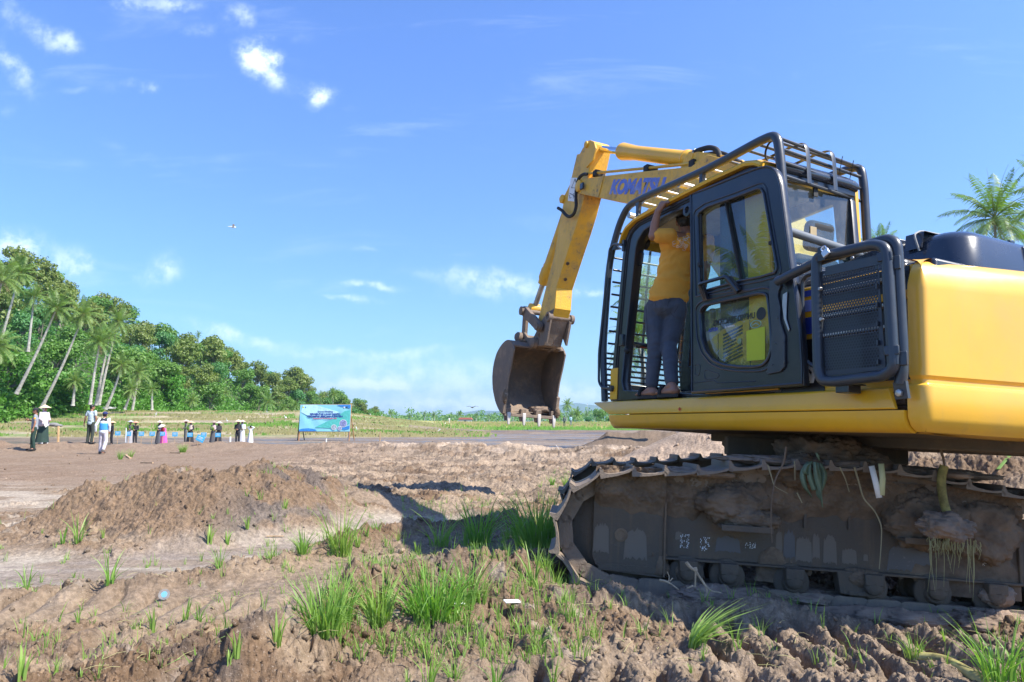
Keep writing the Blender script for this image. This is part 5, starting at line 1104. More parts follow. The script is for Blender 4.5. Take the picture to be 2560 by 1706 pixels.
# patches where the mud is gone: flaked paint and remains of white stencilled signs
rp_ = random.Random(3)
def flake(x0, x1, z0, z1, mat, name, y, drip=5, seed=0):
    r2 = random.Random(seed); n = 18; top = []; bot = []
    for i in range(n+1):
        t = i/n; e = math.sin(math.pi*t)**.12; top.append((x0+(x1-x0)*t, z0+(z1-z0)*(1-.16*r2.random())*e+.001)); bot.append((x0+(x1-x0)*t, z0+(z1-z0)*.12*r2.random()*(i % n > 0)))
    b = MB(); b.prism(bot+top[::-1], y-.0022, y-.0004); return ubuild(b, name, mat, bevel=0)
mdry = worn('dried_grey_mud', (.175,.14,.105), (.14,.11,.08), (.20,.15,.11), .85, .58, .5)
mbare = worn('scraped_dark_paint', (.10,.092,.088), (.18,.16,.14), (.12,.10,.08), .5, .6, .4)
for (x0, x1, z0, z1, mt, y, sd_) in ((-1.83,-1.72,.30,.51,mdry,yn-.03,1),(-1.62,-1.46,.27,.49,mdry,yn-.03,2),(-.60,-.555,.33,.55,mdry,yn+.01,4),(-.55,-.47,.345,.545,mbare,yn+.01,5),(-.47,-.36,.33,.51,mdry,yn+.01,6),(-.36,-.31,.36,.535,mdry,yn+.01,7),(-.29,-.20,.33,.53,mdry,yn+.01,8),(-.17,-.07,.34,.45,mdry,yn+.01,9),(-.03,.0,.37,.42,mdry,yn+.01,10),(.12,.40,.32,.50,mbare,yn+.01,11),(-1.0,-.83,.36,.47,mbare,yn+.01,12),(-1.27,-1.22,.42,.48,mdry,yn+.01,13)):
    flake(x0, x1, z0, z1, mt, 'flaked_patch', y, seed=sd_)
def stencil(x0, x1, z0, z1, seed):
    r2 = random.Random(seed); b = MB(); nx, nz = 12, 9
    for i in range(nx):
        for j in range(nz):
            if r2.random() < .42 and (i*7+j*3+seed) % 5: 
                xa, za = x0+(x1-x0)*i/nx, z0+(z1-z0)*j/nz; b.box(xa, xa+(x1-x0)/nx*r2.uniform(.5, 1), yn+.006, yn+.0092, za, za+(z1-z0)/nz*r2.uniform(.4, 1))
    ubuild(b, 'stencil_remains', M['white'])
stencil(-1.235,-1.175,.37,.465,1); stencil(-1.10,-1.035,.36,.455,2); stencil(-.80,-.73,.40,.44,3); stencil(.47,.56,.33,.41,4); stencil(.70,.79,.345,.42,5)
# a caked sheet of mud over the upper frame, ragged below, thin film further down
def mud_sheet(x0, x1, z0, z1, nx, nz, seed, full=False):
    xs = np.linspace(x0, x1, nx); zs = np.linspace(z0, z1, nz); Xm, Zm = np.meshgrid(xs, zs, indexing='ij')
    bd = .60+.16*(fbm(Xm*2.2+seed, 0*Xm, 3, seed)-.5)+.05*(vn(Xm*14, 0*Xm, seed+2)-.5); bd = np.where(Xm < -1.35, bd+.02, bd)
    n1_ = vn3(Xm*8, Zm*8, 0*Xm+seed, seed+3)+.5*lumps3(Xm*16, Zm*16, 0*Xm+.3, seed+4)+.35*lumps3(Xm*36, Zm*36, 0*Xm+.6, seed+5)+.2*lumps3(Xm*80, Zm*80, 0*Xm+.6, seed+6)
    m = sst(0, .12, Zm-bd); t = m*(.020+.050*n1_)-.001
    film = sst(.60, .72, fbm(Xm*5+9, Zm*3, 4, seed+8)+.10*(1-sst(.30, .42, Zm))); t = np.maximum(t, film*(.003+.012*n1_)-.0015)
    if full: t = .01+.05*n1_
    ybase = np.where(Xm < -1.352, yn-.031, yn+.009); Y_ = np.where(t > 0, ybase-t, ybase+.010)
    i = np.arange(nx*nz).reshape(nx, nz); f = np.stack([i[:-1, :-1], i[1:, :-1], i[1:, 1:], i[:-1, 1:]], -1).reshape(-1, 4)
    keep = (t > -.0005).ravel()[f].any(1); me = np_mesh('mud_cake', np.stack([Xm, Y_, Zm], -1).reshape(-1, 3), f[keep]); me.materials.append(M['mud']); o = bpy.data.objects.new('mud_cake', me); link(o, ex); o.matrix_local = MU
mud_sheet(-1.83, .95, .19, .90, 520, 150, 12)
# caked mud on frame, steps, chain and turntable
for k_, (c, sc, am) in enumerate((((-.22,-1.0,.98),(.34,.30,.22),.35),((-.42,-1.15,.94),(.26,.24,.14),.4),((.0,-1.12,.95),(.26,.24,.14),.4),((-.20,-.75,1.05),(.22,.22,.17),.35),
        ((-.88,yn-.02,.70),(.24,.13,.15),.4),((-.80,yn-.02,.60),(.20,.14,.08),.4),((-1.25,yn+.04,.74),(.34,.10,.10),.3),((-1.6,yn,.80),(.26,.06,.08),.3),((.34,yn-.05,.68),(.26,.14,.20),.3),((.72,yn,.62),(.24,.12,.20),.35),
        ((-.35,yn+.06,.76),(.5,.10,.12),.25),((-.05,yn-.01,.26),(.15,.07,.07),.3),((-.50,yn+.01,.235),(.085,.05,.05),.4),((.40,yn+.0,.24),(.08,.05,.05),.4),((1.12,yn,.22),(.12,.07,.08),.4),((-.92,yn-.01,.20),(.08,.06,.07),.3),((-1.2,yn-.01,.22),(.08,.05,.06),.3),((.80,yn-.02,.22),(.12,.07,.07),.35),
        ((-.45,-1.2,.995),(.5,.22,.035),.5),((.35,-1.2,.975),(.4,.22,.04),.5),((-1.2,-1.2,.885),(.3,.20,.03),.6),((-.55,-1.0,.10),(.4,.3,.06),.5),((.1,-1.42,.07),(.5,.07,.05),.6),((.7,-1.38,.07),(.4,.14,.08),.6),((-1.05,-1.36,.09),(.28,.10,.07),.6))):
    blob('mud_cake', c, sc, M['mud'] if k_ < 17 else M['drymud'], ex, 40+k_, am, 110, 70, 14, mtx=MU)
# far track top pieces stay visible through the gap
# ------------------------------------------------------------------ vegetation
def hit(px, py, y0=2.6, y1=80., n=900):
    """first point where the sight line of a survey pixel meets the ground"""
    r = ray(px, py); ys = np.geomspace(y0, y1, n); t = ys/r.y
    X = r.x*t; Z = EYE+r.z*t; h = hgts(X, ys); m = np.nonzero(Z <= h)[0]
    k = m[0] if len(m) else n-1
    return V(X[k], ys[k], h[k])
def quads(c, nrm, size, asp=1.0, roll=None):
    """one leaf-shaped quad per centre"""
    n = len(c); a = np.cross(nrm, rng.normal(size=(n, 3))); a /= np.linalg.norm(a, axis=1)[:, None]+1e-9; b = np.cross(nrm, a)
    s_ = size[:, None]; v_ = np.stack([c-a*s_, c-b*s_*asp*.5, c+a*s_, c+b*s_*asp*.5], 1).reshape(-1, 3)
    return v_, np.arange(4*n).reshape(n, 4)
def leaf_cloud(lobes, n, size, hang=0.):
    """leaf clumps spread through several lobes; gaps left by noise"""
    cs, ns = [], []; vol = np.array([l[3]*l[4]*l[5] for l in lobes])**.75; vol /= vol.sum()
    for l, fr in zip(lobes, vol):
        k = max(8, int(n*fr)); d = rng.normal(size=(k, 3)); d /= np.linalg.norm(d, axis=1)[:, None]
        r = rng.uniform(.15, 1, k)**.38; r *= 1+.22*(fbm(d[:, 0]*2.5+l[0], d[:, 1]*2.5+d[:, 2]*2+l[2], 3, 5)-.5)*2
        keep = vn(d[:, 0]*3.1+l[0]*3, d[:, 1]*3.1+d[:, 2]*2.7+l[1]*5, 77) > .28
        p = np.array(l[:3])+d*r[:, None]*np.array(l[3:6]); cs.append(p[keep]); q = d+rng.normal(size=d.shape)*.75; q[:, 2] += .45; ns.append(q[keep])
    c = np.vstack(cs); q = np.vstack(ns); q /= np.linalg.norm(q, axis=1)[:, None]
    return quads(c, q, size*rng.uniform(.6, 1.35, len(c)), 1.1)
def limb(b, p, q, r0, r1, n=5, wob=.12):
    p, q = V(p), V(q); L_ = (q-p).length; pts = [p+(q-p)*i/n+V(*(rng.normal(size=3)*wob*L_/n*(0 < i < n))) for i in range(n+1)]
    b.tube(pts, [r0+(r1-r0)*i/n for i in range(n+1)], 6)
def broadleaf(H, R, n, size, mat, seed, spread=1., trunkless=.28):
    global rng
    rng = np.random.default_rng(seed); root = empty('broadleaf_tree'); b = MB(); top = H*.72
    limb(b, (0,0,-.6), (R*.1*rng.normal(), R*.1*rng.normal(), top), H*.022+.04, .05, 7, .15); lobes = []
    k = 8+int(4*rng.random())
    for i in range(k):
        a = i*2.4+rng.random(); rr = R*rng.uniform(.25, .72)*spread; z = H*rng.uniform(trunkless+.12, .90); rr *= 1-.45*max(0, (z/H-.6))/.4
        c = (rr*math.cos(a), rr*math.sin(a), z); limb(b, (0,0,z*.6), c, .07+.006*H, .02, 4, .2); s_ = R*rng.uniform(.30, .52); lobes.append((*c, s_, s_, s_*rng.uniform(.6, .85)))
    lobes.append((0, 0, H*.84, R*.42, R*.42, H*.16))
    b.build('trunk', M['barkdark'], root)
    v_, f = leaf_cloud(lobes, n, size); me = np_mesh('crown', v_, f, smooth=False); me.materials.append(M[mat]); o = bpy.data.objects.new('crown', me); link(o, root)
    return root
def frond_mesh(b_l, b_s, org, az, el, L_, droop, nl=24, ll=.8, twist=0., seed=0):
    """one frond: curved rachis with drooping leaflets on both sides"""
    r_ = random.Random(seed); n = 9; p = V(org); d = V(math.cos(az)*math.cos(el), math.sin(az)*math.cos(el), math.sin(el)); pts = [p.copy()]
    for i in range(n):
        p = p+d*(L_/n); pts.append(p.copy()); d.z -= droop/n*(1+1.2*i/n); d.normalize()
    b_s.tube(pts, [.045*(1-.85*i/n) for i in range(n+1)], 4)
    side = V(-math.sin(az), math.cos(az), 0)
    for k in range(nl):
        t = .10+.90*(k+.5)/nl; f_ = t*n; i = min(int(f_), n-1); q = pts[i]+(pts[i+1]-pts[i])*(f_-i); dr = (pts[i+1]-pts[i]).normalized()
        w_ = ll*(math.sin(math.pi*min(1, t*.93+.10))**.6)*r_.uniform(.85, 1.1)
        for s_ in (-1, 1):
            if r_.random() < .04: continue
            out = (side*s_*1.0+dr*.55+V(0,0,-.38-.3*r_.random()+twist*s_)).normalized()
            tip = q+out*w_; mid = q+out*w_*.5+V(0,0,.05*w_); tip.z -= .20*w_*r_.random()
            wd = dr*(.040+.014*r_.random())*(L_/4.5)
            b_l.add([q-wd*.6, q+wd*.6, mid+wd, tip, mid-wd], [(0,1,2,4),(4,2,3)])
def palm_crown(seed, L_=4.6, n=24, full=1.0):
    r_ = random.Random(seed); bl, bs, bd = MB(), MB(), MB()
    for i in range(n):
        t = i/(n-1); el = math.radians(84-118*t**.9+r_.uniform(-7, 7)); az = i*2.39996+r_.uniform(-.25, .25); dr = .65+.75*t+r_.uniform(-.1, .15)
        frond_mesh(bl, bs, (.06*math.cos(az), .06*math.sin(az), .25-.35*t), az, el, L_*r_.uniform(.85, 1.05)*(1-.18*t*(1-full)), dr, 34, .86*L_/4.6, 0, seed*50+i)
    for i in range(3):
        az = r_.uniform(0, 6.28); frond_mesh(bd, bd, (0,0,-.15), az, math.radians(-35-20*r_.random()), L_*.62, 1.1, 16, .6, 0, seed*77+i)
    nuts = MB()
    for i in range(9): a = r_.uniform(0, 6.28); nuts.ball((.28*math.cos(a), .28*math.sin(a), -.2-.25*r_.random()), .13, 8, 6)
    bs.cyl((0,0,-.5), (0,0,.35), .20, .10, 8)
    mk = lambda b, nm: (lambda me: (me.from_pydata(b.v, [], b.f), me.update(), me)[-1])(bpy.data.meshes.new(nm))
    return mk(bl, 'fronds'), mk(bs, 'frond_stems'), mk(bd, 'dry_fronds'), mk(nuts, 'coconuts')
CROWNS = [palm_crown(s_, 4.6, n_) for s_, n_ in ((1, 30), (2, 28), (3, 32), (4, 24))]
HUSK = simple('coconut_husk', (.20,.20,.05), .6)
for (a, b_, c, d) in CROWNS:
    a.materials.append(M['palm']); b_.materials.append(M['palmyel']); c.materials.append(M['palmdry']); d.materials.append(HUSK)
def palm(px, py, Y, bx=None, by=None, label='', group=None, scale=1., var=0, bend=.0, nuts=True, thick=.15, Yb=None, yaw=None, nm='coconut_palm'):
    """crown centre at survey pixel (px,py) and distance Y, trunk down to (bx,by)"""
    c = atY(px, py, Y); Yb = Yb or Y
    if bx is None: base = V(c.x, Y, hill_z(c.x, Y)-.3)
    else: base = atY(bx, by, Yb)
    root = empty(nm, loc=base); tag(root, label, 'palm tree', group)
    top = c-base; b = MB(); n = 12; pts = []
    for i in range(n+1):
        t = i/n; pts.append(V(top.x*(t+bend*math.sin(math.pi*t)), top.y*t, top.z*(t-abs(bend)*.15*math.sin(math.pi*t))))
    b.tube(pts, [thick*(1.35-.75*i/n+(.35 if i == 0 else 0)) for i in range(n+1)], 8); b.build('trunk', M['bark'], root)
    ms = CROWNS[var % len(CROWNS)]; yaw = random.uniform(0, 6.28) if yaw is None else yaw
    for k, me in enumerate(ms):
        if k == 3 and not nuts: continue
        if k in (2, 3) and Y > 150: continue
        o = bpy.data.objects.new(me.name, me); link(o, root); o.location = top; o.rotation_euler = (random.uniform(-.12, .12), random.uniform(-.12, .12), yaw); o.scale = (scale,)*3
    return root
# ---- hill on the left
SIL = [(-2600,600),(-1400,560),(-400,590),(0,650),(150,700),(250,745),(350,796),(400,824),(459,848),(502,862),(552,858),(574,884),(602,898),(643,917),(686,932),(728,928),(752,942),(790,972),(850,998),(905,1004),(935,1044),(990,1052)]
FOOT = [(-2600,60),(-1400,66),(0,92),(200,104),(400,130),(560,165),(700,205),(850,260),(935,300),(990,330)]
DEP = [(-2600,90),(0,85),(400,75),(560,62),(700,50),(850,32),(935,16),(990,10)]
def itp(T, x): return np.interp(x, [t[0] for t in T], [t[1] for t in T])
def hill_zs(X, Y):
    px = 1280+FPX*X/Y; F_, D_, S_ = itp(FOOT, px), itp(DEP, px), itp(SIL, px); th = np.interp(px, [0, 700, 935], [9.5, 8.5, 5.5])
    zc = np.maximum((HOR-S_)*(F_+D_)/FPX+EYE-th, 2.2); t = (Y-F_)/D_
    base = 2.05+0*X; up = base+(zc-base)*np.clip(t, 0, 1)**.85; up = np.where(t > 1, zc-(t-1)*D_*.25, up)
    return np.where(t < 0, base-.9, up)*np.where(px > 975, .3, 1)
def hill_z(x, y): return float(hill_zs(np.array([float(x)]), np.array([float(y)]))[0])
def make_hills():
    pxs = np.linspace(-2600, 985, 240); tt = np.concatenate([[-.02], np.linspace(0, 1.0, 22), [1.3, 1.7]]); PX, TT = np.meshgrid(pxs, tt, indexing='ij')
    Yg = itp(FOOT, PX)+itp(DEP, PX)*TT; Xg = (PX-1280)/FPX*Yg; Zg = hill_zs(Xg, Yg)+.8*(fbm(Xg*.2, Yg*.2, 3, 7)-.5); Zg[:, 0] = .5
    i = np.arange(Xg.size).reshape(Xg.shape); f = np.stack([i[:-1, :-1], i[1:, :-1], i[1:, 1:], i[:-1, 1:]], -1).reshape(-1, 4)
    me = np_mesh('hills', np.stack([Xg, Yg, Zg], -1).reshape(-1, 3), f); me.materials.append(simple('forest_floor', (.045,.075,.022), .95, 0, .4, .4)); o = bpy.data.objects.new('hills', me); link(o); tag(o, 'steep wooded hillside on the left', 'hill', kind='structure')
make_hills()
rs = random.Random(21)
protos = []
for i, (H_, R_, n_, sz, mt, lab) in enumerate(((11,4.3,3000,.30,'leafA','mid-green rounded broadleaf tree in the dense hillside forest'),(13,4.6,3200,.32,'leafB','olive-green broadleaf tree in the dense hillside forest'),(9.5,4.2,2800,.28,'leafC','blue-green broadleaf tree in the dense hillside forest'),(10.5,3.8,2600,.30,'leafB','small olive-brown tree in the dense hillside forest'),(7,3.9,2400,.26,'leafD','bright green low bushy tree at the foot of the hillside forest'))):
    t = broadleaf(H_, R_, n_, sz, mt, 100+i); tag(t, lab, 'tree', 'broadleaf trees of the hillside forest'); protos.append([t, False])
placed = 0
def put(k, x, y, z, s_, lab=None, grp=None):
    t, used = protos[k]
    if used: t = copy_tree(t)
    protos[k][1] = True
    t.location = (x, y, z); t.scale = (s_, s_, s_*rs.uniform(.85, 1.15)); t.rotation_euler = (0, 0, rs.uniform(0, 6.28))
    if lab: t['label'] = lab
    if grp: t['group'] = grp
    return t
ROWS = {}
for tier, t in enumerate((.03, .14, .27, .41, .56, .72, .88, 1.0)):
    px = -700. if tier < 6 else -500.
    while px < 945:
        p_ = px+rs.uniform(-12, 12); tt = t+rs.uniform(-.04, .04) if t < 1 else t+rs.uniform(-.02, .03)
        Y = float(itp(FOOT, p_)+itp(DEP, p_)*max(tt, .01)); X = (p_-1280)/FPX*Y; z = hill_z(X, Y)
        if tier == 0: k = 4 if rs.random() < .75 and p_ < 650 else 0
        else: k = rs.choice((0, 0, 1, 1, 2, 2, 3, 4 if t < .3 else 1))
        sc = rs.uniform(.72, 1.12)*(1 if p_ < 600 else .85)*(.62 if p_ > 860 else 1)
        tt_ = put(k, X, Y, z-.8, sc); placed += 1; ROWS.setdefault(tier, []).append((p_, k, tt_))
        px += (9.4 if tier < 6 else 7.4)*FPX/Y*rs.uniform(.8, 1.15)
ORD = ['first','second','third','fourth','fifth','sixth','seventh','eighth','ninth','tenth','eleventh','twelfth','thirteenth','fourteenth','fifteenth','sixteenth','seventeenth','eighteenth','nineteenth','twentieth','twenty-first','twenty-second','twenty-third','twenty-fourth','twenty-fifth','twenty-sixth','twenty-seventh','twenty-eighth','twenty-ninth','thirtieth']
KN = ['rounded mid-green tree','olive-green tree','blue-green tree','small olive-brown tree','bright green bushy tree']
RN = ['lowest row of the wood','second row up the hillside','third row up the hillside','fourth row up the hillside','fifth row up the hillside','sixth row up the hillside','row just below the hill crest','skyline row of the wood']
for tier, L__ in ROWS.items():
    vis = sorted([q for q in L__ if q[0] > -12], key=lambda q: q[0])
    for i, (p_, k, o_) in enumerate(vis): o_['label'] = KN[k]+', '+ORD[min(i, 29)]+' from the left in the '+RN[tier]
    for q in L__:
        if q[0] <= -12: q[2]['label'] = 'broadleaf tree standing beyond the left edge of the photo'; q[2]['group'] = 'trees beyond the left edge'
# trees standing out on the skyline and at its right end
for (p_, S_, Y, k, s_, lab) in ((735,920,250,1,1.05,'tall flat-topped tree rising from the skyline above the banner'),(520,850,240,3,.9,'ragged dark tree on the skyline right of the lone skyline palm'),(900,1000,300,0,.85,'rounded tree at the right end of the wood, beside the banner'),(868,1000,290,1,.8,'loose tree just behind the top right corner of the banner'),(925,1025,310,2,.6,'last low tree at the right end of the wood')):
    X = (p_-1280)/FPX*Y; zt = (HOR-S_)*Y/FPX+EYE; H_ = (11, 13, 9.5, 10.5, 7)[k]*s_*.95
    t = put(k, X, Y, zt-H_, s_, lab); t['group'] = 'broadleaf trees of the hillside forest'; t.scale = (s_, s_, s_)
# scrub over the whole slope, thick at its foot
def undergrowth():
    global rng
    rng = np.random.default_rng(5); n = 100000; PX = rng.uniform(-1300, 960, n); T = np.where(rng.random(n) < .42, rng.uniform(-.02, .12, n), rng.uniform(0, 1, n))
    Y = itp(FOOT, PX)+itp(DEP, PX)*T; X = (PX-1280)/FPX*Y; z = hill_zs(X, Y); hmax = np.where(T < .06, 2.6, 4.0)*(.35+.9*fbm(X*.25, Y*.25, 3, 9)); Z = z-.2+rng.random(n)*hmax
    nr = rng.normal(size=(n, 3)); nr[:, 1] -= .6; nr[:, 2] += .5; nr /= np.linalg.norm(nr, axis=1)[:, None]
    v_, f = quads(np.stack([X, Y, Z], 1), nr, rng.uniform(.16, .42, n), 1.1); me = np_mesh('undergrowth', v_, f, smooth=False); me.materials.append(M['leafD']); o = bpy.data.objects.new('undergrowth', me); link(o); tag(o, 'bright green scrub covering the hillside and its foot', 'undergrowth', kind='stuff')
undergrowth()
# ---- palms, each where it stands
PG = 'coconut palms along the foot of the left hill'
P_ = [ # crown px, py, Y, base, scale, var, bend, label
 (141,773,92,(41,985),1.15,0,.03,'leaning palm with a long white trunk, second long leaning trunk from the left',None),
 (208,788,96,(103,1022),1.15,1,.05,'long leaning palm whose white trunk starts above the conical hat on the far left',None),
 (249,858,98,(225,1012),1.1,2,-.10,'curved pale palm trunk leftmost of three, above the man in plain grey-blue shirt',None),
 (275,840,101,(240,1014),1.05,3,-.06,'palm with thin pale trunk in the middle of the clump of three',None),
 (296,806,104,(247,1013),1.2,0,-.08,'tallest palm of the clump of three, with orange dead frond',None),
 (304,915,100,(264,1024),.95,1,.08,'short palm leaning right with curved trunk beside the white boat-like heap',None),
 (50,685,105,(0,860),1.25,2,.0,'highest palm at the top left against the sky',None),
 (6,700,85,(-60,960),1.2,3,.0,'palm cut by the left edge of the photo, below the highest one',None),
 (85,745,108,(70,880),1.15,1,.0,'yellowing palm between the highest palm and the leaning ones',None),
 (-8,868,80,(-30,1010),1.2,0,.0,'low palm with broad fronds at the left edge',None),
 (346,935,112,(330,1030),.95,2,.05,'mid-size palm right of the short leaning palm',None),
 (380,975,114,(380,1026),.75,3,.0,'small palm with thin trunk before the dense hillside',None),
 (188,955,97,(182,1015),.75,1,.0,'small dark palm standing in shade under the leaning trunks',None),
 (330,975,108,(312,1024),.8,0,.0,'low bushy palm leaning left at the edge of the field',None),
 (481,1003,150,(478,1026),.85,2,.0,'low wide palm at the edge of the field left of the white house',None),
 (564,985,175,(560,1020),.9,1,.0,'yellow-green palm at the wood edge between the low palm and the house',None),
 (669,1006,185,(666,1037),1.05,3,.0,'round-headed palm beside the small white house roof',None),
 (709,1020,185,(706,1040),.85,0,.0,'low yellowish palm right of the white house roof',None),
 (738,1016,190,(738,1040),.8,2,.0,'low palm just left of the banner',None),
 (833,987,235,(831,1040),1.05,1,.0,'tall palm rising over the right part of the banner',None),
 (802,993,235,(802,1040),.9,3,.0,'pale palm rising over the middle of the banner',None),
 (939,1038,330,(939,1054),.8,2,.0,'small lone palm right of the end of the wood',None)]
PSC = [.70,.70,.64,.58,.70,.50,.78,.82,.64,.78,.62,.38,.42,.46,.48,.48,.8,.52,.45,.68,.58,.32]
for i_, (cx, cy, Y, bb, s_, var, bend, lab, grp) in enumerate(P_):
    s_ = PSC[i_]
    palm(cx, cy, Y, bb[0], bb[1], lab, grp or PG, s_, var, bend, nuts=(var % 2 == 0 and i_ < 11), thick=.17 if Y < 130 else .13)
palm(496,838,235,498,880,'lone palm on the skyline of the hill','palms standing apart',.42,3,nuts=False,thick=.12)
for (cx, cy, Y, bx, by, s_, var, lab) in ((1418,1013,255,1416,1058,.72,0,'slender palm standing in the far field right of the bucket teeth'),(1397,1040,245,1399,1059,.62,1,'short bushy palm left of the slender one behind the bucket'),(1442,1038,250,1440,1059,.72,2,'short bushy palm right of the slender one behind the bucket'),
        (1608,742,44,1606,1064,.56,3,'tall palm seen through the front grille of the cab'),(1592,842,42,1640,1068,.50,1,'lower palm seen through the grille beside the standing man'),(1556,905,60,1570,1062,.42,2,'small palm low behind the front grille'),
        (2487,548,50,2500,1060,.92,0,'big palm against the blue sky above the dark hood'),(2668,500,44,2690,1060,.86,1,'palm cut by the right edge, higher than the big one'),(2632,610,54,2640,1060,.95,2,'palm behind the right end of the hood, cut by the frame'),(2205,618,62,2210,1060,.60,3,'palm top peeping over the guard between cab post and hood')):
    palm(cx, cy, Y, bx, by, lab, 'palms standing apart', s_, var, .01, thick=.13)
# reflected in the door glass: palms and trees beyond the left edge
for (x, y, H_, s_, var) in ((-30,26,11,1.1,0),(-36,34,13,1.1,1),(-27,17,10,1.0,2),(-44,30,14,1.2,3),(-38,20,12,1.1,0)):
    base = V(x, y, 0); c = V(x+1, y, H_); root = empty('coconut_palm', loc=base); tag(root, 'coconut palm standing beyond the left edge of the photo', 'palm tree', 'palms beyond the left edge')
    b = MB(); b.tube([V(0,0,-.3), V(.3,0,H_*.5), V(1,0,H_)], [.22,.16,.12], 8); b.build('trunk', M['bark'], root)
    for me in CROWNS[var][:3]: o = bpy.data.objects.new(me.name, me); link(o, root); o.location = (1,0,H_); o.scale = (s_,)*3
for (x, y, k, s_) in ((-52,26,0,1.2),(-48,40,1,1.2),(-46,14,2,1.1),(-60,34,3,1.4),(-55,48,0,1.3)):
    put(k, x, y, -.5, s_, 'broadleaf tree standing beyond the left edge of the photo', 'trees beyond the left edge')
# ---- far tree line
def far_wood():
    global rng
    rng = np.random.default_rng(8); n = 46000; PX = rng.uniform(-300, 3200, n); k = np.floor(PX/7.5+rng.uniform(-.5, .5, n)); 
    Hk = 5.0+6.5*_h(k, k*0+3, 4)**1.6+2.5*vn(PX/90., 0*PX, 6); Y = 560+160*rng.random(n)+60*_h(k, k*0, 9); t = rng.random(n)**.8; X = (PX-1280)/FPX*Y+rng.normal(size=n)*1.0
    Z = .5+Hk*t; nr = rng.normal(size=(n, 3)); nr[:, 1] -= .7; nr[:, 2] += .6; nr /= np.linalg.norm(nr, axis=1)[:, None]
    v_, f = quads(np.stack([X, Y, Z], 1), nr, rng.uniform(.5, 1.3, n), 1.2); me = np_mesh('distant_wood', v_, f, smooth=False); me.materials.append(M['leafA']); o = bpy.data.objects.new('distant_wood', me); link(o); tag(o, 'long hazy line of trees on the far side of the fields', 'woodland', kind='stuff')
far_wood()
r2 = random.Random(9)
for i in range(34):
    px_ = 955+i*34+r2.uniform(-12, 12)
    if px_ > 2000: break
    Y = r2.uniform(520, 640); palm(px_, 1054-r2.uniform(11, 21), Y, px_+r2.uniform(-2, 2), 1055, ('tiny palm, '+ORD[i % 30]+' from the left, above the far tree line'+('' if i < 30 else ' behind the cab')), 'palms of the far tree line', .78, i, nuts=False, thick=.3)
for (px_, S_, Y, k, s_) in ((1500,1026,330,0,1.0),(1530,1034,320,2,.9),(1556,1028,340,0,1.0),(1590,1030,330,1,.9),(1470,1040,340,2,.7)):
    X = (px_-1280)/FPX*Y; put(k, X, Y, (HOR-S_)*Y/FPX+EYE-(11,13,9.5,10.5,7)[k]*s_, s_, {1500:'hazy tree just left of the excavator front tip',1530:'hazy tree right behind the excavator front tip',1556:'tallest hazy tree behind the yellow skirt tip',1590:'hazy tree furthest right behind the excavator front',1470:'small hazy tree between short palms and the excavator tip'}[px_], 'far trees behind the excavator')

# ---- rice clumps
def blades(b, n, h, spread, seed, lean=(0,0), wd=.006, curve=.5):
    r_ = random.Random(seed)
    for i in range(n):
        a = r_.uniform(0, 6.28); rr = spread*.25*math.sqrt(r_.random()); x, y = rr*math.cos(a), rr*math.sin(a); hh = h*r_.uniform(.45, 1.05)
        out = r_.uniform(.08, .55)*curve*2*h*.5; dx, dy = math.cos(a+r_.uniform(-.6, .6))*out+lean[0]*hh, math.sin(a+r_.uniform(-.6, .6))*out+lean[1]*hh
        w_ = wd*r_.uniform(.7, 1.3); wa = r_.uniform(0, 3.14); wx, wy = math.cos(wa)*w_, math.sin(wa)*w_; m = 4; vs = []; kink = r_.random() < .22
        for j in range(m+1):
            t = j/m; z = hh*(t-.25*(out/h)*t*t*t); k = t**1.9
            if kink and t > .6: z -= hh*(t-.6)*1.1; k += (t-.6)*.9
            ww = (1-t**2.2)*.95+.05; c = (x+dx*k, y+dy*k, z); vs += [(c[0]-wx*ww, c[1]-wy*ww, c[2]), (c[0]+wx*ww, c[1]+wy*ww, c[2])]
        b.add(vs, [(2*j, 2*j+1, 2*j+3, 2*j+2) for j in range(m)])
def clump_mesh(n, seed, curve=.5, lean=(0, 0), spread=.5, wd=.0135):
    b = MB(); blades(b, n, 1., spread, seed, lean, wd, curve); me = bpy.data.meshes.new('rice_clump'); me.from_pydata(b.v, [], b.f); me.polygons.foreach_set('use_smooth', [True]*len(me.polygons)); me.materials.append(M['rice']); return me
CL = {'dense': clump_mesh(150, 1, .95, spread=.95, wd=.010), 'mid': clump_mesh(70, 2, .9, spread=.6, wd=.010), 'thin': clump_mesh(18, 3, .8, spread=.4, wd=.013), 'few': clump_mesh(8, 4, .5, spread=.2, wd=.02), 'lean': clump_mesh(70, 5, .9, (.9, -.2), .4, .02), 'dense2': clump_mesh(180, 6, 1.0, spread=1.1, wd=.010), 'mid2': clump_mesh(45, 7, 1.1, spread=.7, wd=.010)}
z2 = (700, 1100, .3865); z1_ = (0, 1100, .3865); z3_ = (1400, 1400, .493)
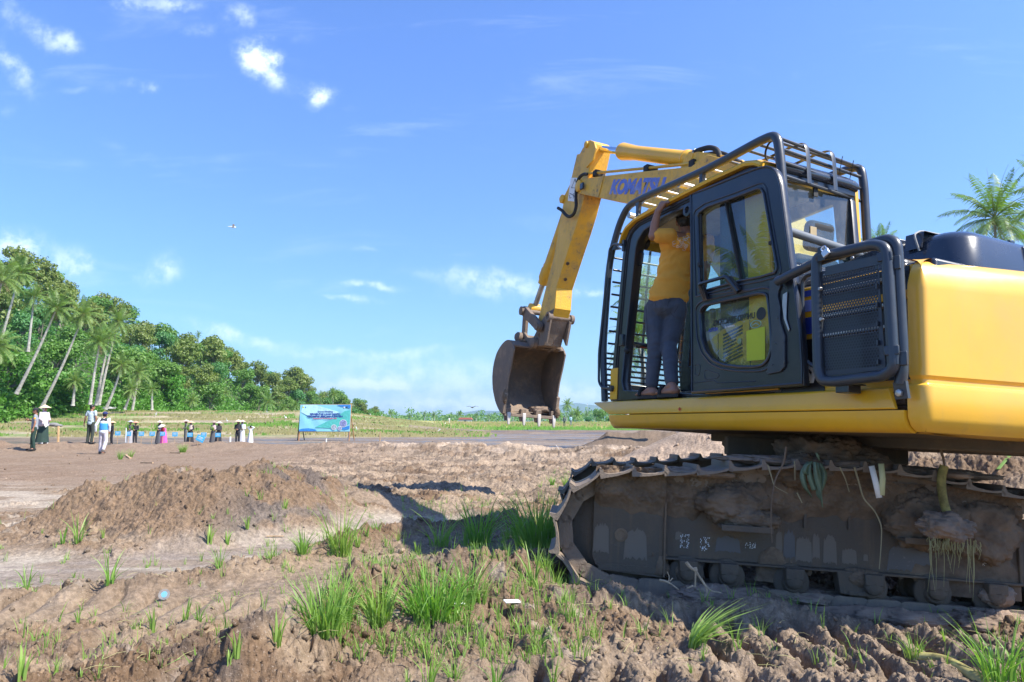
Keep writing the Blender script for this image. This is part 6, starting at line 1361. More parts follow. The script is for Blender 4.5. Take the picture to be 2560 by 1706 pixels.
RC = [(z2,390,745,330,'mid','bright rice tuft at the far edge of the smooth channel, left of the mud berm'),(z2,150,735,180,'thin','thin rice tuft growing on the smooth silt left of the tall one'),(z2,500,695,150,'thin','small tuft just right of the tall tuft at the channel edge'),(z2,565,635,130,'few','sparse sprig on the silt near the start of the machine shadow'),(z2,1030,682,250,'mid2','upright tuft at the front edge of the shaded silt'),(z2,1200,682,165,'few','pale few-bladed sprig beside the upright tuft in the shade'),(z2,1290,685,330,'mid','dark tall tuft in the machine shadow, left of the biggest one'),(z2,1660,690,370,'dense2','large dark green clump in shadow against the front of the track'),(z2,1480,640,190,'mid2','dark clump in shadow between two taller clumps by the track'),(z2,1640,950,285,'thin','wide-bladed sprig on the crumbly heap beside the track front'),(z2,280,1255,400,'dense','tall pale clump at the left end of the foreground row'),(z2,400,1165,320,'mid','clump with whitish blades right behind the left end clump'),(z2,640,1195,400,'mid','second clump of the foreground row, narrow and upright'),(z2,1000,1170,420,'dense2','biggest bright clump in the middle of the foreground row'),(z2,1190,1085,400,'mid2','loose tall clump right of the biggest clump'),(z2,1300,1060,230,'thin','loose tuft at the right end of the foreground row'),(z2,955,1600,320,'thin','tuft cut by the bottom edge, below the biggest clump'),(z2,820,1600,170,'few','sprig at the bottom edge left of the tuft'),(z2,1130,1560,200,'mid2','flattened tuft near the bottom centre'),(z2,1400,1590,230,'thin','broad-bladed sprig at the bottom edge'),(z2,1670,1350,150,'mid2','messy yellow-green tuft on the tracked mud'),(z2,1850,300,90,'mid','tuft on the bank just left of the top of the track'),(z2,1760,290,70,'mid','low tuft on the bank, further from the track'),(z2,1720,850,150,'mid2','dark low clump hidden in the shade beneath the track front'),(z2,1510,1095,70,'few','tiny sprout on the wet patch'),(z2,1790,1065,60,'few','bent sprout on the crumbly heap'),(z2,1760,1570,200,'thin','tuft at the bottom edge on the tracked mud'),(z2,880,730,120,'few','faint sprig behind the clod berm'),(z2,760,660,90,'thin','low tuft in the shaded silt'),
 (z3_,680,445,210,'lean','bright clump lying over to the right in front of the track'),(z3_,665,590,90,'few','uprooted sprig hanging below the leaning clump'),(z3_,1790,500,150,'mid2','leafy tuft beside the banana stem'),(z3_,2225,625,330,'mid','tall clump at the lower right corner'),(z3_,2340,610,230,'mid2','clump cut by the right edge'),(z3_,1805,330,60,'few','lone blade at the end of the buried shoes'),
 (z1_,500,665,200,'thin','tuft at the left foot of the soil heap, taller one'),(z1_,410,668,180,'few','few tall blades left of the tuft at the heap foot'),(z1_,705,935,230,'thin','single tall tuft on the pale silt'),(z1_,172,968,165,'thin','tuft on the silt near the left edge'),(z1_,480,892,80,'few','small sprig between the two silt tufts'),(z1_,1352,682,200,'few','tall sprig at the right foot of the heap'),(z1_,1470,690,140,'few','slender sprig right of the heap foot sprig'),(z1_,1602,590,150,'few','sprig on the right flank of the heap'),(z1_,1847,452,110,'few','sprig right of the heap near the dark shadow'),(z1_,1420,832,165,'thin','tuft near the near edge of the silt'),(z1_,272,605,55,'few','low dark sprig on the left flank of the heap'),(z1_,130,1600,330,'few','tall blades at the bottom left corner'),(z1_,985,1235,230,'few','leaning blades left of centre on the cracked mud'),(z1_,1205,1165,210,'few','leaning blades right of the plastic cup'),(z1_,1290,1172,140,'thin','small tuft right of the leaning blades'),(z1_,1292,1640,440,'few','tall blades at the bottom edge left of centre'),(z1_,1612,1640,180,'few','blade sprig at the bottom edge near the berm'),(z1_,1792,1352,330,'few','tall thin blades beside the silt pool'),(z1_,1530,1400,260,'few','slanting blades growing from the berm end'),(z1_,1478,1462,165,'few','short slanting blades by the silt pool'),(z1_,1080,1322,90,'few','low sprout on the cracked mud'),(z1_,132,1200,75,'few','low sprout at the left on the cracked mud'),(z1_,1965,732,180,'mid2','tuft at the berm end by the channel'),(z1_,1752,772,120,'thin','low tuft on the silt before the berm'),(z1_,1300,867,65,'few','tiny sprout in the silt middle'),(z1_,862,1232,80,'thin','low fuzzy tuft on the cracked mud'),(z1_,665,642,100,'few','sprig at the front foot of the heap'),
 (z1_,778,128,70,'mid','left one of the two tufts behind the heap'),(z1_,846,112,62,'mid','right one of the two tufts behind the heap'),(z1_,1182,82,64,'dense','tuft on top of the bank beneath the tilted blue sign')]
for (zz, x, y, h_, kind, lab) in RC:
    sx_, sy_ = zz[0]+x*zz[2], zz[1]+y*zz[2]; p = hit(sx_, sy_) if sy_ < 1720 else G(sx_, sy_, -.02)
    H_ = h_*zz[2]*p.y/FPX*1.05; o = bpy.data.objects.new('rice_clump', CL[kind]); link(o); tag(o, lab, 'grass tuft', 'rice tufts growing in the mud')
    o.location = (p.x, p.y, p.z-.012); s_ = H_; o.scale = (s_*1.25, s_*1.25, s_); o.rotation_euler = (0, 0, rs.uniform(-.6, .6) if kind == 'lean' else rs.uniform(0, 6.28))
def sprouts():
    b = MB(); r_ = random.Random(4); pts = []
    for zone in ((650,1560,1250,1450,420),(0,1000,1290,1480,110),(0,900,1480,1700,110),(800,1500,1500,1700,520),(1150,1400,1230,1400,120),(1500,2560,1520,1700,90),(1000,1420,1260,1330,170),(1350,1450,1180,1230,60)):
        for i in range(zone[4]): pts.append((r_.uniform(zone[0], zone[1]), r_.uniform(zone[2], zone[3])))
    W0 = [G(a, c, 0.) for a, c in pts]; hs = hgts([p.x for p in W0], [p.y for p in W0])
    for i, (p, z) in enumerate(zip(W0, hs)):
        b2 = MB(); blades(b2, r_.randint(2, 7), r_.uniform(.05, .17), .08, i, wd=.0028, curve=.8); b.add([(q[0]+p.x, q[1]+p.y, q[2]+z-.006) for q in b2.v], b2.f)
    o = b.build('grass_sprouts', M['rice']); tag(o, 'small green sprouts scattered over the mud', 'grass', kind='stuff')
    # straw and root fibres lying about
    b = MB()
    for i in range(420):
        a, c = r_.uniform(200, 2560), r_.uniform(1400, 1700); p = G(a, c, 0); z = float(hgts([p.x], [p.y])[0]); L_ = r_.uniform(.03, .14); an = r_.uniform(0, 6.28)
        q = V(p.x, p.y, z+.012); d = V(math.cos(an)*L_, math.sin(an)*L_, r_.uniform(-.01, .03)); b.tube([q, q+d*.5+V(0,0,.008), q+d], [.0018,.0015,.0008], 4)
    o = b.build('straw_litter', M['straw']); tag(o, 'dry straw and root fibres strewn over the mud', 'straw', kind='stuff')
sprouts()
# ---- loose clods
def clods():
    global rng
    rng = np.random.default_rng(3); ico_v = []; import bmesh
    bm = bmesh.new(); bmesh.ops.create_icosphere(bm, subdivisions=2, radius=1); base = np.array([v.co[:] for v in bm.verts]); F_ = np.array([[v.index for v in f.verts] for f in bm.faces]); bm.free()
    n = 12000; pxs = rng.uniform(-150, 2700, n); k = rng.random(n); inv = 1/3.0-(1/3.0-1/26.)*k**.9; Y = 1/inv; X = (pxs-1280)/FPX*Y
    h, col, wet, rough = height(X[None], Y[None]); h, col, rough = h[0], col[0], rough[0]; m = rng.random(n) < np.clip(rough*.9, .02, 1)*(.25+1.5*sst(.4,.62,fbm(X*1.6,Y*1.6,3,333))); X, Y, h, col = X[m], Y[m], h[m], col[m]; n = len(X)
    s_ = (.005+.024*rng.random(n)**3.5)*(1+.07*Y); vs = []
    seeds = []
    for i in range(10):
        pn = rng.normal(size=(9, 3)); pn /= np.linalg.norm(pn, axis=1)[:, None]; dd = base @ pn.T; lim = rng.uniform(.32, .8, 9); k_ = np.where(dd > .05, lim/np.maximum(dd, .05), 9).min(1); k_ = np.minimum(k_, 1)*(1+.10*(vn3(base[:, 0]*3+i, base[:, 1]*3, base[:, 2]*3, i)-.5)*2); seeds.append(base*k_[:, None])
    A = rng.normal(size=(n, 4)); A /= np.linalg.norm(A, axis=1)[:, None]; w_, x, y, z = A.T
    Rm_ = np.stack([np.stack([1-2*(y*y+z*z), 2*(x*y-z*w_), 2*(x*z+y*w_)], -1), np.stack([2*(x*y+z*w_), 1-2*(x*x+z*z), 2*(y*z-x*w_)], -1), np.stack([2*(x*z-y*w_), 2*(y*z+x*w_), 1-2*(x*x+y*y)], -1)], -2)
    S_ = np.array([seeds[i % 10] for i in range(n)])*(rng.uniform(.6, 1.2, (n, 1, 3))); P = np.einsum('nij,nvj->nvi', Rm_, S_)*s_[:, None, None]; P[..., 0] += X[:, None]; P[..., 1] += Y[:, None]; P[..., 2] += (h+s_*.12)[:, None]
    f = (F_[None]+np.arange(n)[:, None, None]*len(base)).reshape(-1, 3); c = np.repeat(col*rng.uniform(.8, 1.2, (n, 1)), len(base), 0)
    me = np_mesh('soil_clods', P.reshape(-1, 3), f, c, np.zeros(len(c)), smooth=False); me.materials.append(M['soil']); o = bpy.data.objects.new('soil_clods', me); link(o); tag(o, 'loose clods and crumbs of brown soil', 'soil', kind='stuff')
clods()

def field_grass():
    global rng
    rng = np.random.default_rng(12); n = 80000; az = rng.uniform(-.85, .35, n); lf = az < -.02-.1*rng.random(n); Y = np.where(lf, rng.uniform(73, 114, n), rng.uniform(97, 240, n)**1.0); X = az*Y
    h, col, wet, _r = height(X[None], Y[None]); h = h[0]; dens = fbm(X*.15, Y*.5, 3, 441); m = dens > .46; X, Y, h, lf = X[m], Y[m], h[m], lf[m]; n = len(X)
    hh = rng.uniform(.10, .38, n)*(1+.5*(~lf)); ww = rng.uniform(.03, .10, n); v_ = np.stack([np.stack([X-ww, Y, h], -1), np.stack([X+ww, Y, h], -1), np.stack([X+ww*.5+rng.normal(size=n)*.06, Y+.05, h+hh], -1), np.stack([X-ww*.5+rng.normal(size=n)*.06, Y+.05, h+hh], -1)], 1).reshape(-1, 3); f = np.arange(4*n).reshape(n, 4)
    green = fbm(X*.07+3, Y*.35, 4, 291) > .61; green = green | ((~lf) & (Y < 122))
    for nm, sel, mt, lb in (('dry_grass', ~green, 'straw', 'dry pale grass on the terraces and the far field'), ('green_grass', green, 'rice', 'green grass strips on the terraces and field edges')):
        k_ = int(sel.sum()); vv = v_.reshape(n, 4, 3)[sel].reshape(-1, 3); me = np_mesh(nm, vv, np.arange(4*k_).reshape(k_, 4), smooth=False); me.materials.append(M[mt]); o = bpy.data.objects.new(nm, me); link(o); tag(o, lb, 'grass', kind='stuff')
field_grass()
# ------------------------------------------------------------------ people
def cap(b, p, r0, q, r1, side=None, k=1.0, n=12):
    p, q = V(p), V(q); d = q-p; L_ = d.length; d = d.normalized() if L_ > 1e-6 else V(0,0,1)
    sd = V(side) if side is not None else V(1,0,0); sd = sd-d*sd.dot(d)
    if sd.length < 1e-3: sd = d.orthogonal()
    sd.normalize(); o_ = d.cross(sd); rings = []
    for c, r, aa in ((p, r0, (-90,-65,-40,-15)), (q, r1, (15,40,65,90))):
        for a in aa:
            a = math.radians(a); R = max(r*math.cos(a), 1e-4); cc = c+d*r*math.sin(a)
            rings.append([cc+sd*R*k*math.cos(2*math.pi*j/n)+o_*R*math.sin(2*math.pi*j/n) for j in range(n)])
    b.loft(rings)
def ell(b, c, sx, sy, sz, yaw=0., pit=0.):
    b.ball(c, 1., 16, 12, (sx, sy, sz), Matrix.Rotation(yaw, 3, 'Z') @ Matrix.Rotation(pit, 3, 'X'))
def skinned(b, name, mat, parent, vox=.010, sm=4, folds=0., fs=9., seed=0, mtx=None):
    """fuse the shapes into one continuous surface"""
    me = bpy.data.meshes.new(name); me.from_pydata(b.v, [], b.f); o = bpy.data.objects.new(name, me); COL.objects.link(o)
    import bmesh
    bm = bmesh.new(); bm.from_mesh(me); bmesh.ops.recalc_face_normals(bm, faces=bm.faces); bm.to_mesh(me); bm.free()
    m = o.modifiers.new('r', 'REMESH'); m.mode = 'VOXEL'; m.voxel_size = vox
    s_ = o.modifiers.new('s', 'SMOOTH'); s_.iterations = sm; s_.factor = .5
    dg = bpy.context.evaluated_depsgraph_get(); dg.update(); me2 = bpy.data.meshes.new_from_object(o.evaluated_get(dg)); bpy.data.objects.remove(o)
    if folds:
        n = len(me2.vertices); co = np.empty(n*3, np.float32); me2.vertices.foreach_get('co', co); co = co.reshape(-1, 3); nr = np.empty(n*3, np.float32); me2.vertices.foreach_get('normal', nr); nr = nr.reshape(-1, 3)
        t = fbm(co[:, 0]*fs+co[:, 1]*fs*.8+seed, co[:, 2]*fs*1.9+co[:, 0]*fs*.8, 3, seed)-.5; rdg = np.abs(fbm(co[:, 0]*fs*.6+co[:, 1]*fs*.5+seed*2, co[:, 2]*fs*1.3-co[:, 0]*fs*.9, 2, seed+4)-.5)
        co = co+nr*((t*1.2-np.exp(-(rdg/.03)**2)*.35)*folds)[:, None]; me2.vertices.foreach_set('co', co.ravel())
    me2.polygons.foreach_set('use_smooth', [True]*len(me2.polygons)); me2.materials.clear(); me2.materials.append(mat); me2.name = name
    o = bpy.data.objects.new(name, me2); link(o, parent)
    if mtx is not None: o.matrix_local = mtx
    return o
def hand(b, w_, d, nrm, curl=.35, s=1., side=1):
    """palm, four fingers of different length bent towards nrm, thumb from the side of the palm"""
    w_, d, nrm = V(w_), V(d).normalized(), V(nrm).normalized(); ac = d.cross(nrm).normalized()*side; pe = w_+d*.085*s
    cap(b, w_+d*.015*s, .024*s, pe-d*.012*s, .027*s, ac, 1.35)
    for i, L_ in enumerate((.070, .080, .075, .058)):
        o_ = ac*(.030-.0195*i)*s; p = pe+o_; a = curl*1.1; d1 = (d*math.cos(a)+nrm*math.sin(a)+ac*(.10-.07*i)).normalized(); q = p+d1*L_*.55*s
        a2 = curl*2.4; d2 = (d*math.cos(a2)+nrm*math.sin(a2)).normalized(); r = q+d2*L_*.5*s
        cap(b, p-d*.01*s, .0105*s, q, .0095*s, n=8); cap(b, q, .0095*s, r, .0078*s, n=8)
    t0 = w_+d*.025*s+ac*.026*s; t1 = t0+(d*.55+ac*.75+nrm*.25).normalized()*.038*s; t2 = t1+(d*.9+ac*.15+nrm*(.2+curl)).normalized()*.032*s
    cap(b, t0, .0125*s, t1, .011*s, n=8); cap(b, t1, .0105*s, t2, .009*s, n=8)
J0 = dict(head=(0,.015,1.565), neck=(0,-.01,1.40), chest=(0,0,1.24), waist=(0,.005,1.05), hip=(0,0,.92), shL=(-.175,0,1.375), shR=(.175,0,1.375), elL=(-.225,-.03,1.10), elR=(.225,-.03,1.10), wrL=(-.235,.06,.87), wrR=(.235,.06,.87),
          knL=(-.095,.02,.49), knR=(.095,.02,.49), anL=(-.10,-.02,.09), anR=(.10,-.02,.09), toL=(-.12,.15,.03), toR=(.12,.15,.03), hdL=None, hdR=None, look=0., nod=0., curl=.4)
MATC = {}
def cm(col, bump=.25):
    key = tuple(col)
    if key not in MATC: MATC[key] = cloth('cloth_%d' % len(MATC), col, bump, 30)
    return MATC[key]
def face_to(vx, vy): return math.atan2(-vx, vy)
def person(mtx, label, J, shirt=None, sleeve=.55, trouser=None, skirt=None, shoe=(.02,.02,.02), hat=None, hijab=None, cape=None, vox=.012, fem=False, group=None, hair=True, sandals=False, scale=1., extra=None, parentless=True, folds=.006, hijab_len=.34):
    j = dict(J0); j.update(J); j = {k: (V(v_) if isinstance(v_, tuple) else v_) for k, v_ in j.items()}
    root = empty('person', mtx); root.scale = (scale,)*3; tag(root, label, 'person', group)
    sdv = (j['shR']-j['shL']).normalized(); hf = .92 if fem else 1.
    b = MB(); hd = j['head']; yaw = j['look']; Rz = Matrix.Rotation(yaw, 3, 'Z') @ Matrix.Rotation(j['nod'], 3, 'X')
    H = lambda x, y, z: hd+Rz @ V(x, y, z)
    ell(b, H(0,-.008,.018), .076, .094, .098, yaw, j['nod']); ell(b, H(0,.022,-.045), .060, .066, .068, yaw, j['nod']); cap(b, H(0,.088,.0), .010, H(0,.106,-.024), .0135, n=8); cap(b, H(-.02,.078,-.058), .008, H(.02,.078,-.058), .008, n=8)
    for s_ in (-1, 1): ell(b, H(.077*s_,-.008,-.008), .010, .019, .032, yaw, j['nod'])
    cap(b, j['neck']-V(0,0,.04), .056*hf, H(0,-.02,-.05), .050*hf)
    cap(b, j['chest'], .105*hf, j['waist'], .095*hf, sdv, 1.28); cap(b, j['chest']+V(0,0,.07), .07, (j['shL']+j['shR'])/2, .06, sdv, 1.9); cap(b, j['waist'], .095*hf, j['hip'], .105, sdv, 1.25)
    for s_ in 'LR':
        cap(b, j['sh'+s_], .048*hf, j['el'+s_], .038*hf); cap(b, j['el'+s_], .038*hf, j['wr'+s_], .026*hf)
        fd = (j['wr'+s_]-j['el'+s_]).normalized(); dv = j['hd'+s_] if j['hd'+s_] is not None else fd; nn = V(0,.3,0)+(-sdv if s_ == 'R' else sdv)*.8 if j.get('pn'+s_) is None else V(j['pn'+s_]); nn = nn-V(dv).normalized()*nn.dot(V(dv).normalized())
        hand(b, j['wr'+s_], dv, nn, j['curl'], 1., 1 if s_ == 'L' else -1)
        hj = j['hip']+sdv*(-.085 if s_ == 'L' else .085)-V(0,0,.03); cap(b, hj, .085, j['kn'+s_], .055); cap(b, j['kn'+s_], .055, j['an'+s_], .037)
        an, to = j['an'+s_], j['to'+s_]; hl = an+(an-V(to.x, to.y, an.z)).normalized()*.045-V(0,0,an.z-to.z-.005 if an.z > to.z else .04)*.9
        cap(b, an, .036, hl, .032); cap(b, hl, .030, to, .024, sdv, 1.35); cap(b, an, .034, (an+to)/2, .030, sdv, 1.2)
    body = skinned(b, 'body', M['skin'], root, vox*.82, 3)
    for s_ in (-1, 1):
        e = MB(); e.ball(H(.030*s_,.077,.012), .011, 8, 6); e.build('eye', M['hair'], root)
    if hair:
        b = MB(); ell(b, H(0,-.018,.036), .084, .096, .094, yaw, j['nod']); ell(b, H(0,-.045,-.010), .074, .062, .072, yaw, j['nod']); skinned(b, 'hair', M['hair'], root, .010, 2, .004, 40)
    if shirt is not None:
        b = MB(); sp = .030 if not fem else .034
        cap(b, j['chest'], .118*hf, j['waist'], .118*hf, sdv, 1.30); cap(b, j['waist'], .118*hf, j['hip']+V(0,0,-.03), .128, sdv, 1.28); cap(b, j['chest']+V(0,0,.06), .085, (j['shL']+j['shR'])/2-V(0,0,.01), .062, sdv, 2.1); cap(b, j['neck']-V(0,0,.02), .060, j['neck']-V(0,0,.06), .085)
        for s_ in 'LR':
            sh, el, wr = j['sh'+s_], j['el'+s_], j['wr'+s_]; cap(b, j['chest']+(sh-j['chest'])*.6, .07, sh, .060)
            if sleeve <= 1: cap(b, sh, .062, sh+(el-sh)*sleeve, .058)
            else: cap(b, sh, .062, el, .052); cap(b, el, .052, wr-(wr-el).normalized()*.01, .040)
        so = skinned(b, 'shirt', cm(shirt) if not hasattr(shirt, 'name') else shirt, root, vox, 4, folds, 9, 3)
        b = MB(); b.lathe(j['neck']+V(0,0,-.035), (j['head']-j['neck']), [(0,.066),(.03,.064),(.034,.058),(.012,.058)], 18)
        if not hijab: b.build('collar', cm(shirt) if not hasattr(shirt, 'name') else shirt, so)
    if trouser is not None:
        b = MB(); cap(b, j['hip']+V(0,0,.05), .118, j['hip']-V(0,0,.05), .118, sdv, 1.28)
        for s_ in 'LR':
            hj = j['hip']+sdv*(-.08 if s_ == 'L' else .08)-V(0,0,.04); kn, an = j['kn'+s_], j['an'+s_]; cap(b, hj, .098, kn, .074); cap(b, kn, .074, an+(kn-an).normalized()*.03, .060)
        skinned(b, 'trousers', cm(trouser) if not hasattr(trouser, 'name') else trouser, root, vox, 4, folds, 8, 5)
    if skirt is not None:
        b = MB(); m_ = (j['anL']+j['anR'])/2; rings = []
        for i in range(9):
            t = i/8; c = j['hip']*(1-t)+V(m_.x, m_.y, .07)*t+V(0,0,.10*(1-t)); r = .15+.09*t
            rings.append([(c.x+(r*1.15+.012*math.sin(a*7+t)*t)*math.cos(a), c.y+(r+.012*math.sin(a*7+t)*t)*math.sin(a), c.z) for a in np.linspace(0, 2*math.pi, 28, endpoint=False)])
        b.loft(rings); b.build('skirt', cm(skirt), root, ang=80)
    for s_ in 'LR':
        an, to = j['an'+s_], j['to'+s_]; dr = V(to.x-an.x, to.y-an.y, 0).normalized(); hl = an-dr*.04; b = MB(); rise = an.z-.09
        if sandals:
            base = V(hl.x, hl.y, 0)+V(0,0,max(rise, 0)*1.0); tt = V(to.x, to.y, 0)+dr*.03+V(0,0,to.z-.03)
            cap(b, base+V(0,0,.018), .042, tt+V(0,0,.012), .044, (-dr.y, dr.x, 0), 1.0, 14)
            for i in range(len(b.v)): b.v[i] = (b.v[i][0], b.v[i][1], (base.z*(1-0)+(b.v[i][2]-base.z-.018)*.35+.012))
            mid = (hl+to*2)/3; b.tube([mid+V(-dr.y,dr.x,0)*.05+V(0,0,-.01*0)+V(0,0,-mid.z+base.z+.02), V(mid.x, mid.y, base.z+.085), mid-V(-dr.y,dr.x,0)*.05+V(0,0,-mid.z+base.z+.02)], .012, 8)
            b.build('sandal', cm(shoe), root)
        else:
            cap(b, V(hl.x, hl.y, max(.045, an.z-.045)), .045, V(to.x, to.y, to.z+.008), .040, (-dr.y, dr.x, 0), 1.1); cap(b, V(an.x, an.y, an.z-.01), .046, V(hl.x, hl.y, max(.05, an.z-.04)), .045); skinned(b, 'shoe', cm(shoe), root, .012, 2)
    if hijab is not None:
        b = MB(); ell(b, H(0,-.02,.03), .094, .108, .108, yaw, j['nod']); ell(b, H(0,-.02,-.05), .085, .078, .085, yaw, j['nod']); cap(b, j['neck']+V(0,0,.03), .075, j['neck']-V(0,0,.04), .11, sdv, 1.3)
        cap(b, j['neck']-V(0,0,.05), .12, j['chest']+V(0,.01,.10-hijab_len*.5), .15, sdv, 1.35)
        if cape: cap(b, j['chest'], .16, j['hip']+V(0,0,-.02), .20, sdv, 1.25)
        skinned(b, 'headscarf', cm(hijab), root, .014, 3, .008, 9, 7)
        b = MB(); ell(b, H(0,.062,-.005), .056, .040, .070, yaw, j['nod']); b.build('face', M['skin'], body)
    if hat:
        kind, col = hat; b = MB(); up = Rz @ V(0,0,1)
        if kind == 'cone': b.lathe(H(0,-.01,.085)+up*-.03, up, [(0,.245),(.004,.25),(.05,.17),(.10,.085),(.14,.02),(.145,.0),(.13,.0),(.09,.075),(.04,.16),(-.002,.24)], 30); b.build('conical_hat', cm(col, .5), root, ang=60)
        else:
            b2 = MB(); ell(b2, H(0,-.012,.062), .092, .108, .078, yaw, j['nod']); o_ = skinned(b2, 'cap', cm(col), root, .010, 2)
            b.add([H(-.075,.07,.055), H(-.05,.15,.045), H(0,.175,.045), H(.05,.15,.045), H(.075,.07,.055), H(-.075,.07,.065), H(-.05,.15,.053), H(0,.175,.053), H(.05,.15,.053), H(.075,.07,.065)], [(0,1,2,3,4),(9,8,7,6,5),(0,5,6,1),(1,6,7,2),(2,7,8,3),(3,8,9,4)]); b.build('cap_peak', cm(col), o_)
    return root, j, H
def stand(px, py, hpx, face, label, J={}, Ymode=None, z=None, **kw):
    """feet at survey pixel; facing = horizontal world direction"""
    if Ymode: p = atY(px, py, Ymode); p.z = z if z is not None else hgt(p.x, p.y)
    else: p = hit(px, py)
    sc = hpx*p.y/FPX/1.68; sc = min(max(sc, .80), 1.12)
    mt = Matrix.Translation((p.x, p.y, p.z+.0)) @ Matrix.Rotation(face_to(*face), 4, 'Z')
    r, j, H = person(mt, label, J, scale=sc, **kw); return r, p, sc
PGF = 'people standing in the field on the left'; PGW = 'women in conical hats waiting behind the bank'
a, p, s_ = stand(82, 1127, 104, (-.85,-.5), 'man in a black cap and grey short-sleeved shirt, looking at a phone, facing left', dict(shL=(-.17,.0,1.375), elR=(.235,.0,1.13), wrR=(.20,.20,1.20), hdR=(-.3,.8,.3), elL=(-.24,-.02,1.10), wrL=(-.25,.03,.86), anL=(-.16,-.04,.09), toL=(-.22,.12,.03), anR=(.15,.05,.09), toR=(.17,.22,.03), knL=(-.13,.02,.49), knR=(.12,.06,.49), nod=-.15), shirt=(.26,.28,.30), trouser=(.012,.035,.025), hat=('cap', (.02,.02,.025)), group=PGF)
ph = MB(); ph.box(-.035, .035, -.005, .005, -.07, .07); q = a.matrix_world @ V(0,0,0); Ma = Matrix.Translation(p) @ Matrix.Rotation(face_to(-.85,-.5), 4, 'Z') @ Matrix.Scale(s_, 4)
o = ph.build('phone', M['rubber'], None, bevel=.004); o.matrix_world = Ma @ Matrix.Translation((.165,.31,1.25)) @ Matrix.Rotation(-.6, 4, 'X'); tag(o, 'dark phone held up by the man in the black cap', 'phone')
b = MB(); b.ball((0,0,0), .04, 12, 8, (.3,1,1)); o = b.build('sleeve_badge', cm((.75,.33,.03)), a); o.location = (-.262,.0,1.27)
a2, p2, s2 = stand(105, 1111, 92, (.75,-.25), 'woman in a conical hat and long lilac headscarf holding a white paper', dict(elR=(.24,.05,1.13), wrR=(.20,.22,1.02), elL=(-.22,.04,1.12), wrL=(-.1,.25,1.05)), shirt=(.52,.44,.46), sleeve=2, skirt=(.02,.045,.035), hijab=(.52,.44,.46), cape=True, hat=('cone', (.72,.56,.36)), shoe=(.75,.75,.75), fem=True, group=PGF, hijab_len=.5)
b = MB(); b.box(-.11, .11, -.002, .002, -.15, .15); o = b.build('paper_sheet', M['white']); o.matrix_world = Matrix.Translation(p2) @ Matrix.Rotation(face_to(.75,-.25), 4, 'Z') @ Matrix.Scale(s2, 4) @ Matrix.Translation((.16,.33,.92)) @ Matrix.Rotation(.5, 4, 'Y') @ Matrix.Rotation(.3, 4, 'Z'); tag(o, 'white paper held low by the woman in the lilac headscarf', 'paper')
a3, p3, s3 = stand(224, 1110, 96, (.15,1.), 'man seen from behind in a plain pale grey-blue shirt and dark trousers', dict(elL=(-.27,-.03,1.12), wrL=(-.33,.0,.88), elR=(.235,-.02,1.12), wrR=(.22,.05,.90), look=-.6), shirt=(.42,.50,.52), trouser=(.035,.045,.035), group=PGF)
a4, p4, s4 = stand(255, 1135, 103, (-.15,1.), 'man in blue cap and tricolour jacket walking away from us', dict(elL=(-.28,-.06,1.14), wrL=(-.30,.02,.90), elR=(.22,-.02,1.12), wrR=(.20,.06,.90), knL=(-.10,.06,.49), anL=(-.11,.06,.09), toL=(-.14,.23,.03), knR=(.11,.0,.48), anR=(.13,-.24,.17), toR=(.13,-.10,.05), head=(-.0,.05,1.555)), shirt=(.72,.74,.76), sleeve=2, trouser=(.50,.46,.50), hat=('cap', (.02,.03,.13)), shoe=(.10,.09,.08), group=PGF)
def yoke(parent, c0, r0, c1, r1, col, nm, k=1.33):
    b = MB(); cap(b, c0, r0, c1, r1, (1,0,0), k, 20); skinned(b, nm, cm(col), parent, .012, 2)
yoke(a4, (0,0,1.16), .128, (0,.0,1.00), .130, (.05,.30,.66), 'blue_panel', 1.33); yoke(a4, (0,-.003,1.335), .088, (0,.0,1.345), .088, (.03,.035,.05), 'black_yoke', 2.12)
# women behind the bank, ankle-deep in the paddy
BLK, NAVY = (.022,.022,.028), (.03,.035,.09)
TANH, REDH, PALEH = (.60,.42,.26), (.58,.30,.20), (.70,.58,.48)
BUN = []
def woman(px, label, hatc, shirt, J={}, skirt=None, trouser=BLK, hijab=None, face=(.05,-1), Y=50., hpx=56, bundle=True, hat=True, **kw):
    j = dict(elL=(-.22,.02,1.13), wrL=(-.08,.22,1.08), elR=(.22,.02,1.13), wrR=(.06,.23,1.10), curl=.9); j.update(J)
    r, p, s_ = stand(px, 1100, hpx, face, label, j, Ymode=Y, z=-.44, shirt=shirt, sleeve=2, skirt=skirt, trouser=None if skirt else trouser, hijab=hijab, hat=('cone', hatc) if hat else None, fem=True, group=PGW, vox=.018, **kw)
    if bundle:
        b = MB(); blades(b, 90, .50, .12, int(px), wd=.012, curve=.8); o = b.build('seedling_bundle', M['rice']); o.matrix_world = Matrix.Translation(p) @ Matrix.Rotation(face_to(*face), 4, 'Z') @ Matrix.Scale(s_, 4) @ Matrix.Translation((.0,.28,1.02)) @ Matrix.Rotation(.5, 4, 'Y')
        tag(o, 'green rice seedlings held by the '+bundle_name, 'seedlings', 'bunches of rice seedlings')
    return r
bundle_name = ''
def W_(bn, *a, **k):
    global bundle_name
    bundle_name = bn; return woman(*a, **k)
W_('', 279, 'woman in black and tan hat, half hidden by the man in the blue cap', TANH, BLK, face=(-.6,-.6), bundle=False, trouser=BLK)
W_('first woman from the left behind the bank', 324, 'woman in dark blue-grey under a grey conical hat, behind the one in the reddish hat', (.36,.37,.38), (.05,.05,.09), Y=51.5, skirt=(.35,.33,.34), face=(.2,-1))
W_('woman in the reddish-brown hat', 337, 'woman in black T-shirt and wide reddish-brown hat, holding seedlings with both hands', REDH, BLK)
W_('woman in the navy headscarf', 397, 'woman in navy headscarf and black and white dress under a pale conical hat', PALEH, (.10,.10,.13), skirt=(.09,.09,.10), hijab=NAVY, Y=50.5)
